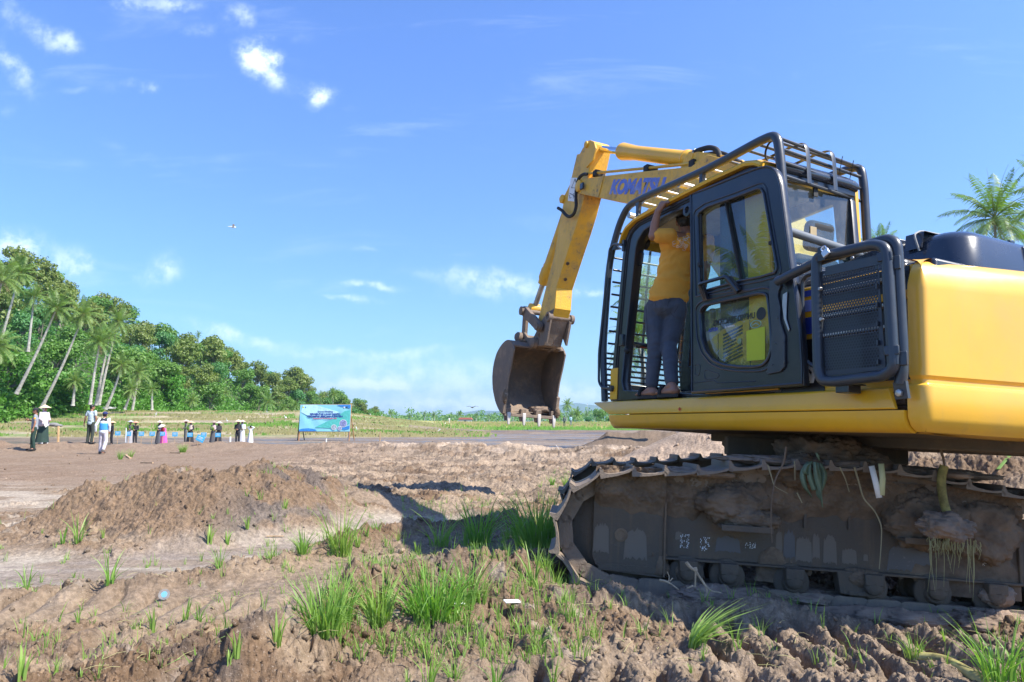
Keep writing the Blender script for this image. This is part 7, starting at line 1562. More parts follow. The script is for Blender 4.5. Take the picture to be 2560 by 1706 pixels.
W_('', 409, 'woman in bright pink dress and dark red headscarf, bent forward under a pale hat', (.66,.60,.52), (.80,.10,.36), J=dict(head=(.05,.20,1.36), neck=(.02,.10,1.24), chest=(0,.05,1.12), shL=(-.17,.06,1.22), shR=(.17,.06,1.22), elL=(-.2,.12,.98), elR=(.2,.12,.98), wrL=(-.1,.26,.92), wrR=(.1,.26,.92), nod=-.4), skirt=(.80,.10,.36), hijab=(.25,.02,.03), bundle=False, Y=48.5, face=(-.3,-1))
W_('woman standing alone in the middle', 475, 'stout woman in black with a beige patterned scarf under an orange-brown conical hat', (.66,.40,.26), BLK, hijab=(.45,.36,.32), skirt=BLK)
W_('', 463, 'person in pinkish hat just behind the stout woman with the beige scarf', (.60,.42,.38), (.14,.14,.13), Y=53, bundle=False, face=(-.8,-.6), trouser=(.1,.1,.1))
W_('woman in the dotted grey dress', 533, 'woman in dotted grey-black dress under a dark conical hat', (.34,.26,.22), (.10,.10,.11), skirt=(.10,.095,.10), hijab=(.50,.36,.36), face=(.5,-.9))
W_('', 546, 'woman in black seen from the side under a pale pink-beige conical hat', (.72,.60,.50), BLK, hijab=BLK, skirt=BLK, Y=49, face=(.9,-.4), bundle=False)
W_('', 594, 'tallest woman in a black hooded sweatshirt with white print under a light tan hat', (.72,.56,.42), BLK, hijab=(.02,.02,.025), trouser=BLK, Y=49, hpx=60, bundle=False)
W_('woman behind the tallest one', 604, 'woman in white top hidden behind the tallest woman, hat brim showing', (.55,.42,.34), (.7,.7,.72), Y=52, hijab=(.4,.45,.5), skirt=(.5,.5,.52), face=(.3,-1))
W_('', 626, 'child in a white gown with a dark head covering and raised hands behind the head', None, (.80,.80,.80), J=dict(elL=(-.30,.02,1.50), wrL=(-.08,-.02,1.58), elR=(.30,.02,1.50), wrR=(.08,-.02,1.58)), skirt=(.80,.80,.80), hat=False, bundle=False, hpx=47, face=(.2,1.))
for k_ in range(0): pass

# ---- the man on the deck of the excavator ------------------------------------------
XMn = XM.copy()
def MP(zn, x, y, yv): return PP(zn, x, y, 1, yv+.065)
mroot = empty('person', XM); tag(mroot, 'barefoot-heeled man in yellow T-shirt and grey jeans standing on the deck, gripping the cab roof', 'person')
# joints in machine metres (x forward, y outwards, z up)
foL = V(.90,1.235,1.345); foR = V(.47,1.285,1.345)
anL, anR = MP('C', 505, 1440, 1.245), MP('C', 680, 1395, 1.275); anL.z = 1.345+.085; anR.z = 1.345+.10
knL, knR = MP('C', 540, 1030, 1.19), MP('C', 655, 1030, 1.11); hipL, hipR = MP('C', 540, 740, 1.13), MP('C', 715, 745, 1.0)
pel = MP('C', 652, 680, 1.06); wst = MP('C', 708, 470, 1.04); chs = MP('C', 745, 230, 1.02); nck = MP('1', 800, 850, 1.02); hdc = MP('1', 778, 800, 1.0)+V(0,0,.01)
shL = MP('1', 650, 900, 1.20); shR = MP('1', 960, 950, .82); elL = MP('1', 512, 900, 1.33); wrL = MP('1', 548, 700, 1.33); hdL = MP('1', 590, 640, 1.30)
sdv = (shR-shL).normalized(); fwd = V(.75,-.66,0).normalized()
b = MB()
hd_R = Matrix.Rotation(math.atan2(-.86, -.50), 3, 'Z')
Hm = lambda x, y, z: hdc+hd_R @ V(x, y, z)
def ellM(b, c, sx, sy, sz): b.ball(c, 1., 18, 14, (sx, sy, sz), hd_R)
ellM(b, Hm(0,-.008,.018), .074, .092, .098); ellM(b, Hm(0,.022,-.045), .058, .064, .066); cap(b, Hm(0,.088,.0), .010, Hm(0,.106,-.024), .013, n=8)
for s_ in (-1, 1):
    ellM(b, Hm(.076*s_,-.010,-.008), .008, .019, .031); ellM(b, Hm(.080*s_,-.016,-.004), .009, .012, .026)
cap(b, nck-V(0,0,.05), .060, Hm(0,-.02,-.05), .054)
cap(b, chs, .10, wst, .09, sdv, 1.35); cap(b, wst, .09, pel, .10, sdv, 1.3); cap(b, shL, .05, shR, .05)
cap(b, shL, .052, elL, .045); cap(b, elL, .044, (elL+wrL)/2+V(.01,0,0), .040); cap(b, (elL+wrL)/2+V(.01,0,0), .040, wrL, .029)
cap(b, shR, .05, shR+V(-.05,.05,-.28), .042); cap(b, shR+V(-.05,.05,-.28), .042, shR+V(.12,-.05,-.45), .03)
hand(b, shR+V(.12,-.05,-.45), (.8,-.3,-.5), (0,0,-1), .8)
# gripping hand: palm over the roof edge, fingers curling inwards over the top
up_ = V(-.12,-.30,.95).normalized()
gd = (hdL-wrL).normalized(); ac = V(1,0,0); pe = wrL+gd*.075; cap(b, wrL+gd*.01, .028, pe, .034, ac, 1.30)
for i, L_ in enumerate((.078,.088,.082,.064)):
    p0 = pe+V(-.033+.022*i,0,.004)*-1; p1 = p0+V(-.01,-.030,.030); p2 = p1+V(-.006,-L_*.60,.000); p3 = p2+V(0,-L_*.30,-.022)
    cap(b, p0, .0135, p1, .0125, n=9); cap(b, p1, .0125, p2, .011, n=9); cap(b, p2, .011, p3, .0095, n=9)
t0 = wrL+gd*.03+V(-.03,0,0); cap(b, t0, .015, t0+V(-.035,-.01,.035), .0125, n=9); cap(b, t0+V(-.035,-.01,.035), .0125, t0+V(-.045,-.045,.045), .0105, n=9)
for an, kn, hp, fo, dr in ((anL, knL, hipL, foL, V(.96,.12,0)), (anR, knR, hipR, foR, V(.97,.05,0))):
    cap(b, hp, .085, kn, .056); cap(b, kn, .054, an, .036); hl = an+dr*-.045; hl.z = 1.345+.052; cap(b, an, .038, hl, .037); to = an+dr*.155; to.z = 1.345+.042; cap(b, hl, .034, to, .026, (0,1,0), 1.4); cap(b, an, .034, (an+to)/2-V(0,0,.015), .030, (0,1,0), 1.25)
    for i in range(5): cap(b, to+V(-.01,-.034+.017*i,0), .013, to+V(.028-.004*abs(i-1),-.036+.018*i,-.004), .010-.0006*i, n=7)
mbody = skinned(b, 'body', M['skin'], mroot, .0065, 3)
b = MB(); ellM(b, Hm(0,-.018,.036), .086, .102, .102); ellM(b, Hm(0,-.052,-.010), .070, .056, .062); ellM(b, Hm(0,.035,.072), .062, .05, .045); skinned(b, 'hair', M['hair'], mroot, .008, 2, .006, 60)
for s_ in (-1, 1): e = MB(); e.ball(Hm(.030*s_,.077,.012), .010, 8, 6); e.build('eye', M['hair'], mroot)
def wrinkle(o_, sets, seed):
    me = o_.data; n = len(me.vertices); co = np.empty(n*3, np.float32); me.vertices.foreach_get('co', co); co = co.reshape(-1, 3); nr = np.empty(n*3, np.float32); me.vertices.foreach_get('normal', nr); nr = nr.reshape(-1, 3); d = np.zeros(n)
    for k_, (ax, fr, am) in enumerate(sets):
        ax = np.array(ax, float); ax /= np.linalg.norm(ax); ph = co @ ax*fr+2.2*fbm(co[:, 0]*5+co[:, 1]*4+k_, co[:, 2]*4+seed, 3, seed+k_); w_ = sst(.40, .62, fbm(co[:, 0]*4-co[:, 1]*3+k_*5, co[:, 2]*3.5+k_, 2, seed+k_+9)); d += am*(np.abs((ph % 1.)-.5)*2-.5)*w_
    co = co+nr*d[:, None]; me.vertices.foreach_set('co', co.astype(np.float32).ravel()); me.update()
tee = simple('mustard_cotton', (.80,.37,.05), .9, 0, .07, 5, .25, 220)
b = MB(); cap(b, chs+V(0,0,-.02), .112, wst+V(0,0,.04), .112, sdv, 1.62, 24); cap(b, wst+V(0,0,.08), .112, wst, .116, sdv, 1.58, 24); cap(b, wst, .116, pel+V(.0,0,.09), .136, sdv, 1.42, 24)
hem = pel+V(0,0,.045); cap(b, pel+V(0,0,.10), .132, hem+V(0,0,.03), .140, sdv, 1.40, 24); cap(b, chs+V(0,0,.02), .100, (shL+shR)/2-V(0,0,.045), .066, sdv, 2.3, 24); cap(b, nck-V(0,0,.065), .060, nck-V(0,0,.10), .085)
cap(b, chs+(shL-chs)*.55, .080, shL, .066); sl = shL+(elL-shL)*.66; cap(b, shL, .067, sl, .064, (0,0,1), 1.10); cap(b, chs+(shR-chs)*.6, .08, shR, .07); cap(b, shR, .07, shR+V(-.03,.03,-.17), .065)
teeo = skinned(b, 't_shirt', tee, mroot, .0075, 3, 0)
wrinkle(teeo, [((1.0,0,.9),16,.007),((-.8,.2,1.4),11,.009),((.3,0,2.2),7,.008)], 3)
b = MB(); qs = [MP('C', x, y, 1.12) for x, y in ((488,610),(600,612),(730,618),(780,640),(833,660))]
jean = simple('grey_denim', (.070,.076,.092), .85, 0, .12, 7, .35, 240)
b = MB(); cap(b, pel+V(0,0,.08), .128, pel-V(0,0,.03), .135, sdv, 1.26, 20)
for an, kn, hp in ((anL, knL, hipL), (anR, knR, hipR)):
    cap(b, hp, .108, (hp+kn)/2, .092, n=16); cap(b, (hp+kn)/2, .092, kn, .072, n=16); cap(b, kn, .072, kn*.45+an*.55, .066, n=16); cap(b, kn*.45+an*.55, .066, an+(kn-an).normalized()*.045, .057, n=16)
cap(b, hipL+V(-.04,.03,.03), .085, hipL+V(-.04,.03,-.05), .08); cap(b, hipR+V(-.05,.03,.03), .085, hipR+V(-.05,.03,-.05), .08)
jo = skinned(b, 'jeans', jean, mroot, .0075, 3, 0)
wrinkle(jo, [((.25,.1,1),15,.0045),((.8,0,1.0),9,.006),((-.7,.5,1.),7,.005)], 8)
cx = V(-.80,.60,0).normalized()                                   # towards the camera side of the body
def near_pt(o_, zn, x, y):
    """point on the garment under a survey pixel"""
    c_ = RM.transposed() @ (CAMP-OM); d_ = RM.transposed() @ ray(ZN[zn][0]+x*ZN[zn][2], ZN[zn][1]+y*ZN[zn][2]); ok, loc, nr, ix = o_.ray_cast(c_, d_.normalized()); return (loc+nr*.002) if ok else None
b = MB(); r_ = random.Random(2); npn = 0
for (cx0, cy0, cx1, cy1) in ((735,905,812,945),(700,965,812,1010)):
    for i in range(11):
        x0, y0 = r_.uniform(cx0, cx1), r_.uniform(cy0, cy1); pts = []
        a0 = r_.uniform(0, 6.3)
        for k_ in range(7):
            x0 += 11*math.cos(a0); y0 += 8*math.sin(a0); a0 += r_.uniform(.4, 1.1); q = near_pt(teeo, '1', min(x0, 820), y0)
            if q is not None: pts.append(q)
        if len(pts) > 3: b.tube(pts, .0018, 4)
b.build('shirt_print', M['white'], teeo)
b = MB()
for pts in (((640,1),(500,1)),):
    pass
for pl_ in (((525,615),(545,700),(590,760),(628,740),(645,700),(665,622)), ((700,760),(735,700),(745,640)), ((665,640),(668,760),(700,790)), ((478,640),(462,720),(470,850),(480,990))):
    pts = [near_pt(jo, 'C', x, y) for x, y in pl_]; pts = [q for q in pts if q is not None]
    if len(pts) > 2: b.tube(fil(pts, .02), .0018, 4)
b.build('jeans_seam', simple('seam_thread', (.03,.032,.04), .9), jo)
for an, dr, fo in ((anL, V(.98,.10,0).normalized(), foL), (anR, V(.98,.02,0).normalized(), foR)):
    b = MB(); sd_ = V(-dr.y, dr.x, 0); pts = []
    for t in np.linspace(0, 2*math.pi, 30, endpoint=False):
        u_, v_ = math.cos(t), math.sin(t); wdt = .046+.006*u_; pts.append((an+dr*(.052+.135*u_)+sd_*wdt*v_*(1-.12*(u_ < 0))))
    b.loft([[V(p.x, p.y, 1.345+h_) for p in pts] for h_ in (.001, .026, .030)]); b.build('sandal', M['rubber'], mroot, ang=40)
    b = MB(); c_ = an+dr*.10; b.tube(fil([V(c_.x, c_.y, 1.37)+sd_*.05, V(c_.x, c_.y, 1.43)+sd_*.038, V(c_.x, c_.y, 1.435)-sd_*.038, V(c_.x, c_.y, 1.37)-sd_*.05], .03), .010, 8, k=2.2, up=dr); b.build('sandal_strap', M['rubber'], mroot)
# ------------------------------------------------------------------ banner, signs, stakes, small things
PADZ = -.42
def banner():
    Y = 60.; A = atY(747, 1101, Y); root = empty('banner', loc=(A.x, Y, PADZ)); tag(root, 'large pale blue event banner stretched on a wooden frame in the wet field', 'banner')
    x0, x1 = 0., (873-747)*Y/FPX; s = Y/FPX; z0, z1 = (1101-1078.7)*s, (1101-1012.7)*s; w_, h_ = x1-x0, z1-z0
    def P(u_, v_): return (x0+w_*u_+.05*v_, z0+h_*v_)     # u across, v up
    cyan = simple('banner_sheet', (.28,.66,.74), .6, 0, .08, .6); green = simple('banner_green', (.10,.52,.46), .6); blue = simple('banner_blue', (.04,.24,.62), .6); pale = simple('banner_pale', (.50,.80,.84), .6); dk = simple('banner_dark_letters', (.02,.05,.30), .6); rd = simple('banner_red_letters', (.65,.05,.15), .6)
    n = 24; b = MB(); vs = []
    for j in range(13):
        for i in range(n+1): q = P(i/n, j/12); vs.append((q[0], -.06+.015*math.sin(i*.9+j*.6)*math.sin(math.pi*j/12), q[1]))
    b.add(vs, [(j*(n+1)+i, j*(n+1)+i+1, (j+1)*(n+1)+i+1, (j+1)*(n+1)+i) for j in range(12) for i in range(n)]); sh = b.build('sheet', cyan, root, ang=80)
    def shape(nm, uv, mat, y=-.085):
        b = MB(); b.prism([P(*q) for q in uv], y, y+.003); b.build(nm, mat, sh)
    shape('pale_swoosh', [(.05,.99),(.30,.99),(.78,.72),(.60,.55),(.20,.55),(.02,.72)], pale)
    shape('green_shape', [(.31,.15),(.62,.12),(.70,.10),(.99,.30),(.99,.80),(.88,.76),(.78,.62),(.72,.50),(.55,.38)], green)
    shape('blue_wave', [(.005,.01),(.28,.01),(.36,.04),(.30,.09),(.18,.12),(.06,.10),(.005,.07)], blue, -.088); shape('blue_wave', [(.72,.99),(.99,.99),(.99,.86),(.90,.90),(.80,.93)], blue, -.088); shape('blue_wave', [(.80,.10),(.99,.22),(.99,.10),(.90,.06)], blue, -.090)
    for (u_, v_, r, m_) in ((.865,.30,.30,simple('photo_print', (.26,.28,.50), .6, 0, .6, 9)),(.685,.155,.21,simple('photo_print_road', (.38,.42,.48), .6, 0, .6, 9)),(.80,.12,.16,simple('photo_print_field', (.30,.33,.50), .6, 0, .6, 9))):
        c = P(u_, v_); b = MB(); b.lathe((c[0], -.094, c[1]), (0,-1,0), [(0,r+.03),(.002,r+.03)], 30); o = b.build('circle_rim', M['white'], sh); b = MB(); b.lathe((c[0], -.097, c[1]), (0,-1,0), [(0,r),(.002,r)], 30); b.build('round_picture', m_, sh)
    def tx(body, size, u_, v_, mat, off=.004, sx=1.):
        c = P(u_, v_); return text(body, size, Matrix.Translation((c[0], -.098, c[1])) @ Matrix.Rotation(math.pi/2, 4, 'X'), 'banner_text', mat, sh, .001, off, 0, sx, 'CENTER')
    tx('Ground Breaking', .19, .50, .715, dk, .006); tx('REHABILITASI LAHAN SAWAH', .205, .50, .62, dk, .010, .95); tx('TERDAMPAK BENCANA SUMATERA', .205, .50, .535, dk, .010, .95); tx('Kabupaten/Kota Provinsi Sumatera Barat', .125, .50, .47, rd, .005, 1.)
    tx('Padang Pariaman, Januari 2026', .085, .50, .31, M['white'], .002) if False else None
    for (u_, v_, r, m_) in ((.06,.90,.075,simple('logo_yellow', (.65,.65,.05), .6)),(.105,.90,.06,blue),(.87,.90,.07,M['white']),(.92,.905,.06,M['decalblack'])):
        c = P(u_, v_); b = MB(); b.lathe((c[0], -.088, c[1]), (0,-1,0), [(0,r),(.002,r)], 8 if r > .07 else 20); b.build('emblem', m_, sh)
    wood = simple('orange_timber', (.50,.24,.10), .8, 0, .2, 12); dkw = simple('dark_timber', (.10,.08,.06), .8)
    for (xa, ya, za, xb, yb, zb, m_) in ((.0,0,-.3,.06,0,z1+.05,wood),(w_-.06,0,-.3,w_+.06,0,z1+.1,wood),(.25,.9,-.2,.05,0,z1*.75,dkw),(-.28,.5,-.2,.02,0,z1*.7,dkw),(w_+.22,.9,-.2,w_,0,z1*.8,wood),(w_-.35,.8,-.2,w_-.02,0,z1*.6,simple('grey_timber', (.4,.38,.36), .8)),(.03,.0,z1,w_+.04,.0,z1,wood),(.03,.0,z0,w_,.0,z0,wood)):
        b = MB(); b.beam((xa, ya, za), (xb, yb, zb), .07, .06, (0,1,0.1)); b.build('post', m_, root)
banner()
signblue = simple('sky_blue_board', (.06,.42,.72), .5, 0, .06)
def field_sign(px, py, Y, zg, label, w_=.31, h_=.24, tilt=0., top=None):
    c = atY(px, py, Y); root = empty('field_sign', loc=(c.x, Y, zg)); tag(root, label, 'sign', 'small blue signs in the paddy'); z = c.z-zg
    R_ = Matrix.Translation((0,0,0)) @ Matrix.Rotation(tilt, 4, 'Y')
    k = V(0,0,z) if not tilt else V(0,0,z/math.cos(tilt))
    b = MB(); b.box(-w_/2, w_/2, -.012, .0, k.z-h_/2, k.z+h_/2); bd = b.build('board', signblue, root, bevel=.004)
    for i, (ww, hh) in enumerate(((.20,.022),(.16,.014),(.22,.014))):
        b = MB(); b.box(-ww/2*w_/.31, ww/2*w_/.31, -.0145, -.012, k.z+.05-.045*i, k.z+.05-.045*i+hh); b.build('text_line', M['white'], bd)
    b = MB(); b.box(-.012, .012, .0, .018, -.15, k.z+h_/2-.02); b.build('stick', M['wood'], root)
    if tilt: root.rotation_euler = (0, tilt, 0)
for i, (x, y, Y, lab) in enumerate(((294.6,1084,40,'leftmost of the small blue signs on sticks, right of the man in the blue cap'),(321.5,1085,40,'small blue sign in front of the woman in the grey hat'),(353.5,1085,40,'small blue sign right of the woman in the reddish-brown hat'),(380.5,1085,40,'small blue sign left of the woman in the navy headscarf'),(407,1085,40,'small blue sign in front of the woman in pink'),(437.5,1086.5,40,'small blue sign standing alone in the gap left of the stout woman'),(475,1087.5,40,'small blue sign in front of the stout woman'),(509.5,1087,40,'small blue sign just right of the tilted one'),(545,1088,40,'rightmost small blue sign, before the woman in the pale hat'))):
    field_sign(x, y, Y, PADZ, lab)
p = hit(487, 1116, 15, 32); field_sign(487+6, 1097, p.y, p.z, 'tilted blue sign leaning to the right on top of the bank', .34, .25, .42)
def stake(px, py0, py1, w_, mat, label, Y=None, lean=0., nm='wooden_stake', cat='stake'):
    Y = Y or 31; a, c = atY(px, py1, Y), atY(px+lean, py0, Y); b = MB(); zg = hgt(a.x, Y)-.2; zb = min(a.z, zg) if lean == 0 else a.z
    b.beam((a.x, Y, zb), (c.x, Y, c.z), w_, w_*.7, (0,1,0), w_*.9, w_*.6); o = b.build(nm, mat, bevel=.004); tag(o, label, cat)
stake(146, 1066, 1106, .075, simple('fresh_timber', (.62,.40,.20), .8), 'light timber stake between the two pairs of people on the left', 30)
stake(233.5, 1093, 1108, .05, M['wood'], 'short stake behind the man in the blue cap', 31)
stake(314, 1070, 1107, .04, M['white'], 'thin pale rod beside the woman in the grey hat', 34, 1.5)
stake(576, 1092, 1109, .07, M['white'], 'white peg left of the tallest woman', 33)
stake(816, 1097, 1107, .05, M['white'], 'short white peg in front of the banner', 31)
stake(950, 1080, 1101, .10, M['wood'], 'brown stake with a cross-piece standing in the wet field right of the banner', 58)
stake(1088, 1073, 1084, .12, M['white'], 'white plank leaning on the far bank right of the banner', 85, 13)
stake(893, 1067, 1076, .10, M['white'], 'small white stake on the terraces right of the banner', 80, -3)
stake(1398, 1112, 1124, .01, M['white'], 'thin white stalk leaning on the bank left of the track', 22, -9, 'reed', 'reed')
b = MB(); a = atY(134, 1062, 72); b.ball((a.x, 72, a.z), 1, 14, 8, (.55,.4,.22)); b.ball((a.x+.5, 72, a.z-.1), 1, 12, 8, (.45,.35,.16)); o = b.build('grey_heap', simple('grey_tarp', (.20,.19,.18), .8)); tag(o, 'low grey heap on the dry field behind the light timber stake', 'heap')
# boards and sticks lying behind the heap
for (xa, ya, xb, yb, w_, lab) in ((314,1139,326,1148,.07,'short wooden offcut lying behind the two tufts'),(425,1134,452,1135,.035,'thin pale stick lying below the grass tuft on the bank'),(352,1159,382,1160,.05,'flat pale stick lying behind the soil heap'),(665,1352,708,1351,.008,'thin pale twig lying on the silt')):
    p, q = hit(xa, ya), hit(xb, yb); b = MB(); b.beam(p+V(0,0,.02), q+V(0,0,.02), w_, .03 if w_ > .02 else .008); o = b.build('stick', M['wood']); tag(o, lab, 'stick')
# far things
def house(px, py, Y, w_, h_, wallc, roofc, label):
    a = atY(px, py, Y); root = empty('house', loc=(a.x, Y, a.z)); tag(root, label, 'house'); b = MB(); b.box(-w_/2, w_/2, 0, w_*.7, -1.5, h_*.6); b.build('wall', simple('house_wall', wallc, .8), root); b = MB(); b.prism([(-w_*.58, h_*.6), (w_*.58, h_*.6), (w_*.42, h_), (-w_*.42, h_)], -.3, w_*.8); b.build('roof', simple('house_roof', roofc, .6), root)
    b = MB(); b.box(-w_*.1, w_*.08, -.05, .0, -1.5, h_*.35); b.build('door', M['rubber'], root)
house(677, 1040, 178, 2.8, 1.1, (.6,.58,.55), (.75,.76,.78), 'small white-roofed hut at the edge of the wood left of the banner')
house(1163, 1056, 480, 9, 3.2, (.5,.45,.4), (.55,.14,.10), 'far house with a red roof left of the bucket')
a = atY(270, 1019, 101); b = MB(); b.prism([(-.85,0),(-.7,-.22),(.7,-.22),(.9,.05),(.5,-.02),(0,.10),(-.5,-.02)], 0, .7); o = b.build('white_heap', simple('white_sheets', (.62,.61,.58), .7, 0, .2, 3), bevel=.02); o.location = a; tag(o, 'low whitish boat-shaped heap at the foot of the short leaning palm', 'heap')
def mast(px, y0, y1, Y, label):
    a, c = atY(px, y1, Y), atY(px, y0, Y); root = empty('radio_mast', loc=a); tag(root, label, 'mast'); H_ = c.z-a.z
    b = MB(); w_ = H_*.03
    for sx_, sy_ in ((-1,-1),(1,-1),(1,1),(-1,1)): b.beam((sx_*w_, sy_*w_, -3), (sx_*w_*.3, sy_*w_*.3, H_), w_*.25, w_*.25, (0,1,.1))
    for k in range(14): z = H_*k/14; t = 1-.7*k/14; b.beam((-w_*t,-w_*t,z),(w_*t,-w_*t,z+H_/14), w_*.15, w_*.15, (0,1,0))
    b.build('lattice', simple('galvanised_mast', (.5,.52,.55), .6), root); b = MB(); b.box(-w_*.8, w_*.8, -w_*.8, w_*.8, H_*.88, H_*.93); b.build('antenna', M['white'], root)
mast(1081, 1023, 1052, 640, 'thin radio mast above the tree line left of the bucket'); mast(1469, 1008, 1054, 620, 'thin radio mast behind the front of the excavator')
b = MB(); pth = 0
a = atY(1123, 1059, 190); r_, j_, H_ = person(Matrix.Translation(a), 'tiny person in white standing on the far yellow field', {}, shirt=(.7,.7,.7), sleeve=2, trouser=(.6,.6,.58), vox=.035, hair=True)
a = atY(1411, 1066, 112); r_, j_, H_ = person(Matrix.Translation(a), 'tiny dark-clothed person by the slender palm beyond the bucket', {}, shirt=(.10,.11,.12), sleeve=2, trouser=(.06,.06,.06), vox=.035)
a = atY(1427, 1064, 116); r_, j_, H_ = person(Matrix.Translation(a), 'tiny person in pale blue right of the slender palm beyond the bucket', {}, shirt=(.35,.5,.6), sleeve=2, trouser=(.2,.2,.25), vox=.035)
def bird(loc, span, mat, label, cat='bird', yaw=0., name='egret', fly=True):
    root = empty(name, Matrix.Translation(loc) @ Matrix.Rotation(yaw, 4, 'Z')); tag(root, label, cat, 'egrets' if name == 'egret' and not fly else None); b = MB()
    if fly:
        b.ball((0,0,0), 1, 12, 8, (span*.16, span*.05, span*.05)); b.tube([(-span*.14,0,0),(-span*.22,0,span*.01),(-span*.30,0,-span*.015)], [span*.03,span*.02,span*.006], 6); b.build('body', mat, root)
        for s_ in (-1, 1):
            b = MB(); b.add([(-.06*span,0,.01),(.07*span,0,.01),(.05*span,.24*span*s_,.09*span),(.02*span,.50*span*s_,.05*span),(-.07*span,.25*span*s_,.10*span)], [(0,1,2,4),(2,3,4)]); o = b.build('wing', mat, root, smooth=False); m = o.modifiers.new('s', 'SOLIDIFY'); m.thickness = .01*span
    else:
        b.ball((0,0,span*.55), 1, 10, 8, (span*.22, span*.12, span*.16)); b.tube(fil([(span*.12,0,span*.6),(span*.3,0,span*.75),(span*.2,0,span*.95),(span*.36,0,span*.97)], .1), [span*.05]*1 if False else span*.035, 6); b.tube([(0,0,span*.45),(0,0,0)], span*.02, 5); b.build('body', mat, root)
bird(atY(583, 568, 60), 1.5, M['white'], 'white bird flying in the open sky', yaw=.5)
bird(atY(1181, 1019, 120), 2.4, M['rubber'], 'dark bird gliding low over the tree line', yaw=1.2, name='swift')
for (x, y, Y, lab) in ((389,1046,100,'white egret on the terraces above the women'),(568,1055,92,'white egret on the terraces right of the women'),(714,1055,95,'white egret at the left of the banner'),(926,1054,120,'egret on the grass right of the banner'),(954,1057,110,'egret further right of the banner'),(1073,1060,150,'left of the white birds on the yellow field'),(1080,1060,150,'second white bird on the yellow field'),(1104,1060,155,'third white bird on the yellow field'),(1113,1060,155,'right-hand white bird on the yellow field')):
    a = atY(x, y, Y); a.z = hgt(a.x, Y) if Y < 130 else a.z-.3; bird(a, .7, M['white'], lab, fly=False, yaw=x)
# crumpled plastic cup on the cracked mud
p = hit(410, 1500); cup = empty('plastic_cup', Matrix.Translation(p+V(0,0,.028)) @ Matrix.Rotation(1.15, 4, 'X') @ Matrix.Rotation(.4, 4, 'Y')); tag(cup, 'crushed clear plastic cup with blue print lying on the cracked mud', 'cup')
clear = glass('clear_plastic', (.92,.95,.96), .05, .5)
b = MB(); b.lathe((0,0,-.03), (0,0,1), [(0,.020),(.004,.022),(.055,.030),(.068,.033),(.070,.036),(.073,.036)], 22); cu_ = b.build('cup_wall', clear, cup, ang=60); b = MB(); b.lathe((0,0,.038), (0,0,1), [(0,.020),(.002,.020)], 20); b.build('blue_label', simple('cyan_print', (.05,.45,.62), .5), cup)
b = MB()
for (x, y) in ((1147,1518),(1300,1524),(1310,1522)):
    pass
for (x, y, s_, lab) in ((1148,1517,.035,'white plastic scrap in the mud behind the biggest clump'),(1280,1523,.05,'flat white scrap on the wet patch left of the crumbly heap')):
    p = hit(x, y); b = MB(); b.box(-s_, s_, -s_*.4, s_*.4, 0, .006); o = b.build('plastic_scrap', M['white'], bevel=.002); o.location = p+V(0,0,.012); o.rotation_euler = (.2,.1,.5); tag(o, lab, 'litter')
# ---- plant remains hanging on the track
def frm(v_): return XU @ V(v_)
def ribbon(b, pts, w_, up=(0,-1,0), taper=True):
    pts = [V(p) for p in pts]; n = len(pts); vs = []
    for i, p in enumerate(pts):
        t = (pts[min(i+1, n-1)]-pts[max(i-1, 0)]).normalized(); s_ = t.cross(V(up)).normalized(); k = w_*(math.sin(math.pi*(.12+.86*i/(n-1)))**.6 if taper else 1)/2; vs += [p-s_*k, p+V(0,-.012,0)*(1 if taper else .3), p+s_*k]
    b.add(vs, [(3*i+j, 3*i+j+1, 3*i+j+4, 3*i+j+3) for i in range(n-1) for j in (0, 1)])
lf = [((380,300),(330,380),(345,480),(405,575)), ((395,310),(385,400),(430,520),(425,500)), ((430,300),(440,400),(470,500),(490,655)), ((470,310),(510,390),(490,480),(470,560)), ((410,300),(360,330),(350,380),(380,400)), ((440,225),(455,250),(465,290)), ((450,305),(465,420),(460,560),(478,600))]
for i, pl in enumerate(lf):
    b = MB(); ribbon(b, fil([PP('w', x, y, 1, -1.49-.02*(i % 3), 'U') for x, y in pl], .05), .038 if i != 5 else .022); o = b.build('banana_leaf', M['bananaleaf'], smooth=True); o.matrix_world = XU; m = o.modifiers.new('s', 'SOLIDIFY'); m.thickness = .0015
    tag(o, ['leftmost wilted leaf of the bunch on the track','curled inner leaf strip, second from left in the bunch','longest wilted leaf of the bunch, reaching lowest','rightmost wilted leaf of the bunch on the track','short leaf hidden at the back left of the bunch','small leaf tip standing up above the bunch','middle leaf strip of the bunch, beside the longest'][i], 'leaf', 'wilted leaves hanging on the track')
for nm, pts, w_, mt, lab in (('pale_stalk', ((875,330),(905,450),(935,580)), .045, M['white'], 'split white stalk hanging over the track'), ('pale_stalk', ((950,312),(962,430),(955,560)), .045, simple('cream_stalk', (.55,.55,.30), .6), 'cream flat stalk hanging beside the white one')):
    b = MB(); ribbon(b, [PP('w', x, y, 1, -1.50, 'U') for x, y in pts], w_*.8, taper=False); o = b.build(nm, mt); o.matrix_world = XU; m = o.modifiers.new('s', 'SOLIDIFY'); m.thickness = .004; tag(o, lab, 'stalk')
def vine(pts, r, mat, lab, nm='root', zn='w', y=-1.49):
    b = MB(); q = fil([PP(zn, a, c, 1, y, 'U') for a, c in pts], .04, 4); b.tube(q, [r*(1.15-.6*i/len(q)) for i in range(len(q))], 6); o = b.build(nm, mat); o.matrix_world = XU; tag(o, lab, nm)
tan_ = simple('dry_root', (.30,.25,.14), .8); brn = simple('brown_root', (.16,.11,.07), .9)
vine(((740,340),(770,440),(810,590),(900,680),(955,800),(950,950),(935,1140)), .005, tan_, 'long thin pale root hanging down over the track frame')
vine(((205,180),(190,300),(120,430),(90,600),(85,780),(95,930)), .006, brn, 'brown root hanging left of the leaf bunch')
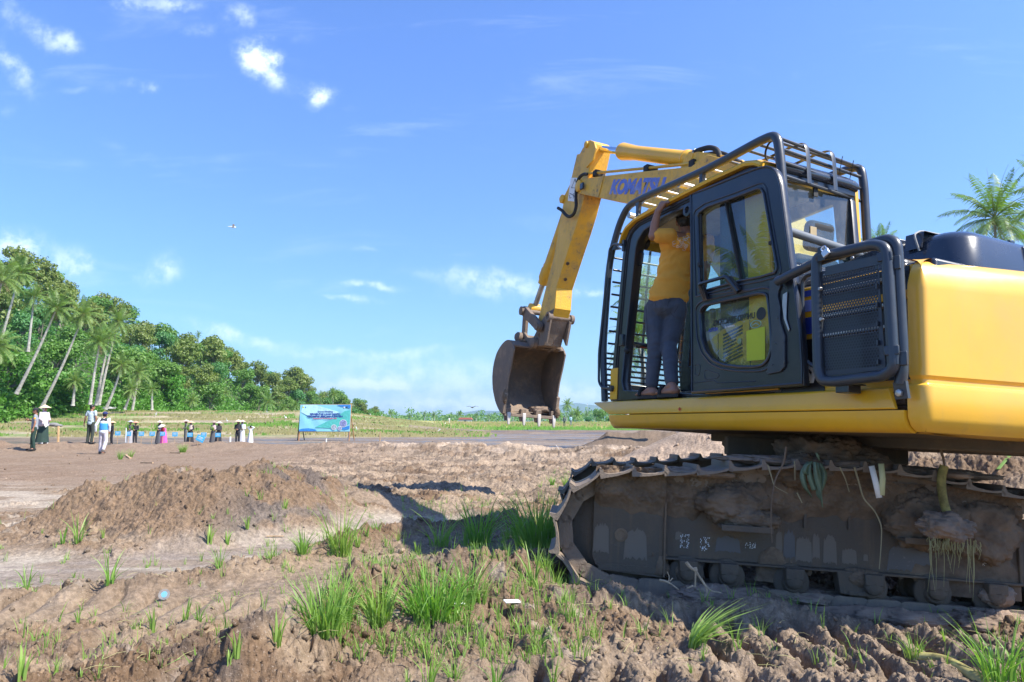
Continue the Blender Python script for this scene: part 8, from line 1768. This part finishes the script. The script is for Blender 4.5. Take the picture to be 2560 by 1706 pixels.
vine(((60,320),(95,430),(110,490),(215,545)), .004, tan_, 'forked thin root left of the leaf bunch')
vine(((625,340),(670,430),(700,535)), .004, tan_, 'short thin root left of the pale stalks')
vine(((920,370),(975,480),(1060,560)), .004, brn, 'fine root right of the pale stalks')
vine(((270,290),(275,440)), .003, tan_, 'tiny dry stem beside the leaf bunch'); vine(((290,540),(330,620)), .004, tan_, 'short dry leaf below the leaf bunch')
vine(((1380,120),(1410,180),(1440,280),(1445,330)), .009, brn, 'dark bent twig above the muddy stump on the track', 'twig')
b = MB(); q = [PP('w', a, c, 1, -1.47, 'U') for a, c in ((1445,330),(1420,420),(1425,520),(1440,620),(1475,720))]; b.tube(fil(q, .04), .026, 10); o = b.build('plant_stump', simple('muddy_yellow_stem', (.24,.20,.06), .8, 0, .5, 14)); o.matrix_world = XU; tag(o, 'muddy yellow-green stem dangling from the track with a root ball', 'stem')
rb = blob('root_ball', (.36,-1.50,.66), (.20,.10,.085), M['drymud'], None, 77, .5, 110, 70); rb.matrix_world = XU; tag(rb, 'sunlit clump of earth and grass roots hanging on the track frame', 'root ball')
b = MB(); r_ = random.Random(6)
for i in range(110):
    x = r_.uniform(.23, .54); z = .60+r_.uniform(-.03, .03)-.25*abs(x-.38); L_ = r_.uniform(.04, .13)*(1-1.6*abs(x-.385)/.2*.4) if i % 7 else r_.uniform(.18, .34); y = -1.53+r_.uniform(-.04, .04); b.tube([(x,y,z),(x+r_.uniform(-.01,.01),y,z-L_*.5),(x+r_.uniform(-.02,.02),y,z-L_)], [.0028,.002,.0008], 4)
o = b.build('hanging_roots', M['straw']); o.matrix_world = XU; tag(o, 'yellowish grass roots dangling below the clump on the track', 'roots', kind='stuff')
# dry forked root standing on the mud in front of the track
b = MB(); P3 = lambda x, y, yv=-1.62: PP('u', x, y, 1, yv, 'U')
for pl, r in ((((1115,1085),(1150,1130),(1190,1150),(1185,1280)), .010), (((1190,1150),(1230,1220),(1300,1310),(1390,1325)), .007), (((1230,1215),(1285,1300),(1260,1370)), .007), (((905,1225),(975,1240),(1055,1300)), .007), (((975,1240),(985,1200),(965,1160)), .004), (((985,1235),(1010,1210)), .004), (((1190,1150),(1185,1125)), .012), (((1170,1270),(1120,1290)), .005)):
    q = fil([P3(*k) for k in pl], .03); b.tube(q, [r*(1.2-.7*i/len(q)) for i in range(len(q))], 6)
o = b.build('dry_root', simple('bleached_root', (.42,.31,.20), .8, 0, .25, 30)); o.matrix_world = XU; tag(o, 'pale forked dry root sticking up in front of the track rollers', 'root')
# banana stem lying at lower right
p0, p1, p2 = G(2280,1642,.03), G(2360,1650,.05), G(2450,1700,.03); b = MB(); b.tube(fil([V(p0), V(p1), V(p2), V(p2)+(V(p2)-V(p1))*.6], .1), [.022,.028,.030,.030,.030,.030,.030,.030,.032,.032,.032,.032,.03,.03][:len(fil([V(p0), V(p1), V(p2), V(p2)+(V(p2)-V(p1))*.6], .1))], 12); o = b.build('fallen_banana_plant', simple('banana_stem_skin', (.30,.26,.10), .55, 0, .6, 14)); tag(o, 'mottled yellow-brown banana stem lying in the mud at the lower right', 'stem')
p = G(2480,1690,.05); b = MB(); b.tube([p, p+V(.03,.05,.11)], .008, 8); o = b.build('stub', M['grey']); tag(o, 'short grey stub sticking out of the mud at the lower right', 'stub')
for (x, y, dx, dy, w_, mt, lab) in ((2290,1128,22,-26,.10,'white','white scrap of leaf base on the soil pile beneath the counterweight'),(2440,1112,70,-4,.05,'bananaleaf','blue-green leaf strip on the soil pile at the right'),(2410,1128,30,8,.06,'straw','cream leaf piece on the soil pile'),(2492,1186,58,-62,.04,'rice','light green stalk slanting up on the soil pile at the far right'),(2218,1118,10,40,.04,'white','second white scrap at the left end of the soil pile')):
    a, c = hit(x, y, 6, 20), hit(x+dx, y+dy, 6, 20); c = V(c.x, min(c.y, a.y+.5), a.z+(-dy)*a.y/FPX); b = MB(); b.beam(a+V(0,-.03,.04), c+V(0,-.03,.05), w_, .01); o = b.build('leaf_scrap', M[mt], bevel=.003); tag(o, lab, 'plant scrap')
# a seedling patch on the bank right of the track top (bright clump at the left of the idler)
# ------------------------------------------------------------------ haze
def haze():
    b = MB(); b.box(-17000, 17000, -95, 9700, -4.0, 420); m = bpy.data.materials.new('haze'); m.use_nodes = True; t = m.node_tree; t.nodes.clear(); k = NT(t); vv = k.n('ShaderNodeVolumePrincipled'); vv.inputs['Color'].default_value = (.62,.84,1,1); vv.inputs['Density'].default_value = HAZE; vv.inputs['Anisotropy'].default_value = .2
    o_ = k.n('ShaderNodeOutputMaterial'); k.l(vv.outputs[0], o_.inputs['Volume']); o = b.build('haze', m, smooth=False); tag(o, 'pale blue air haze over the whole landscape', 'haze', kind='stuff')
HAZE = .00013
haze()
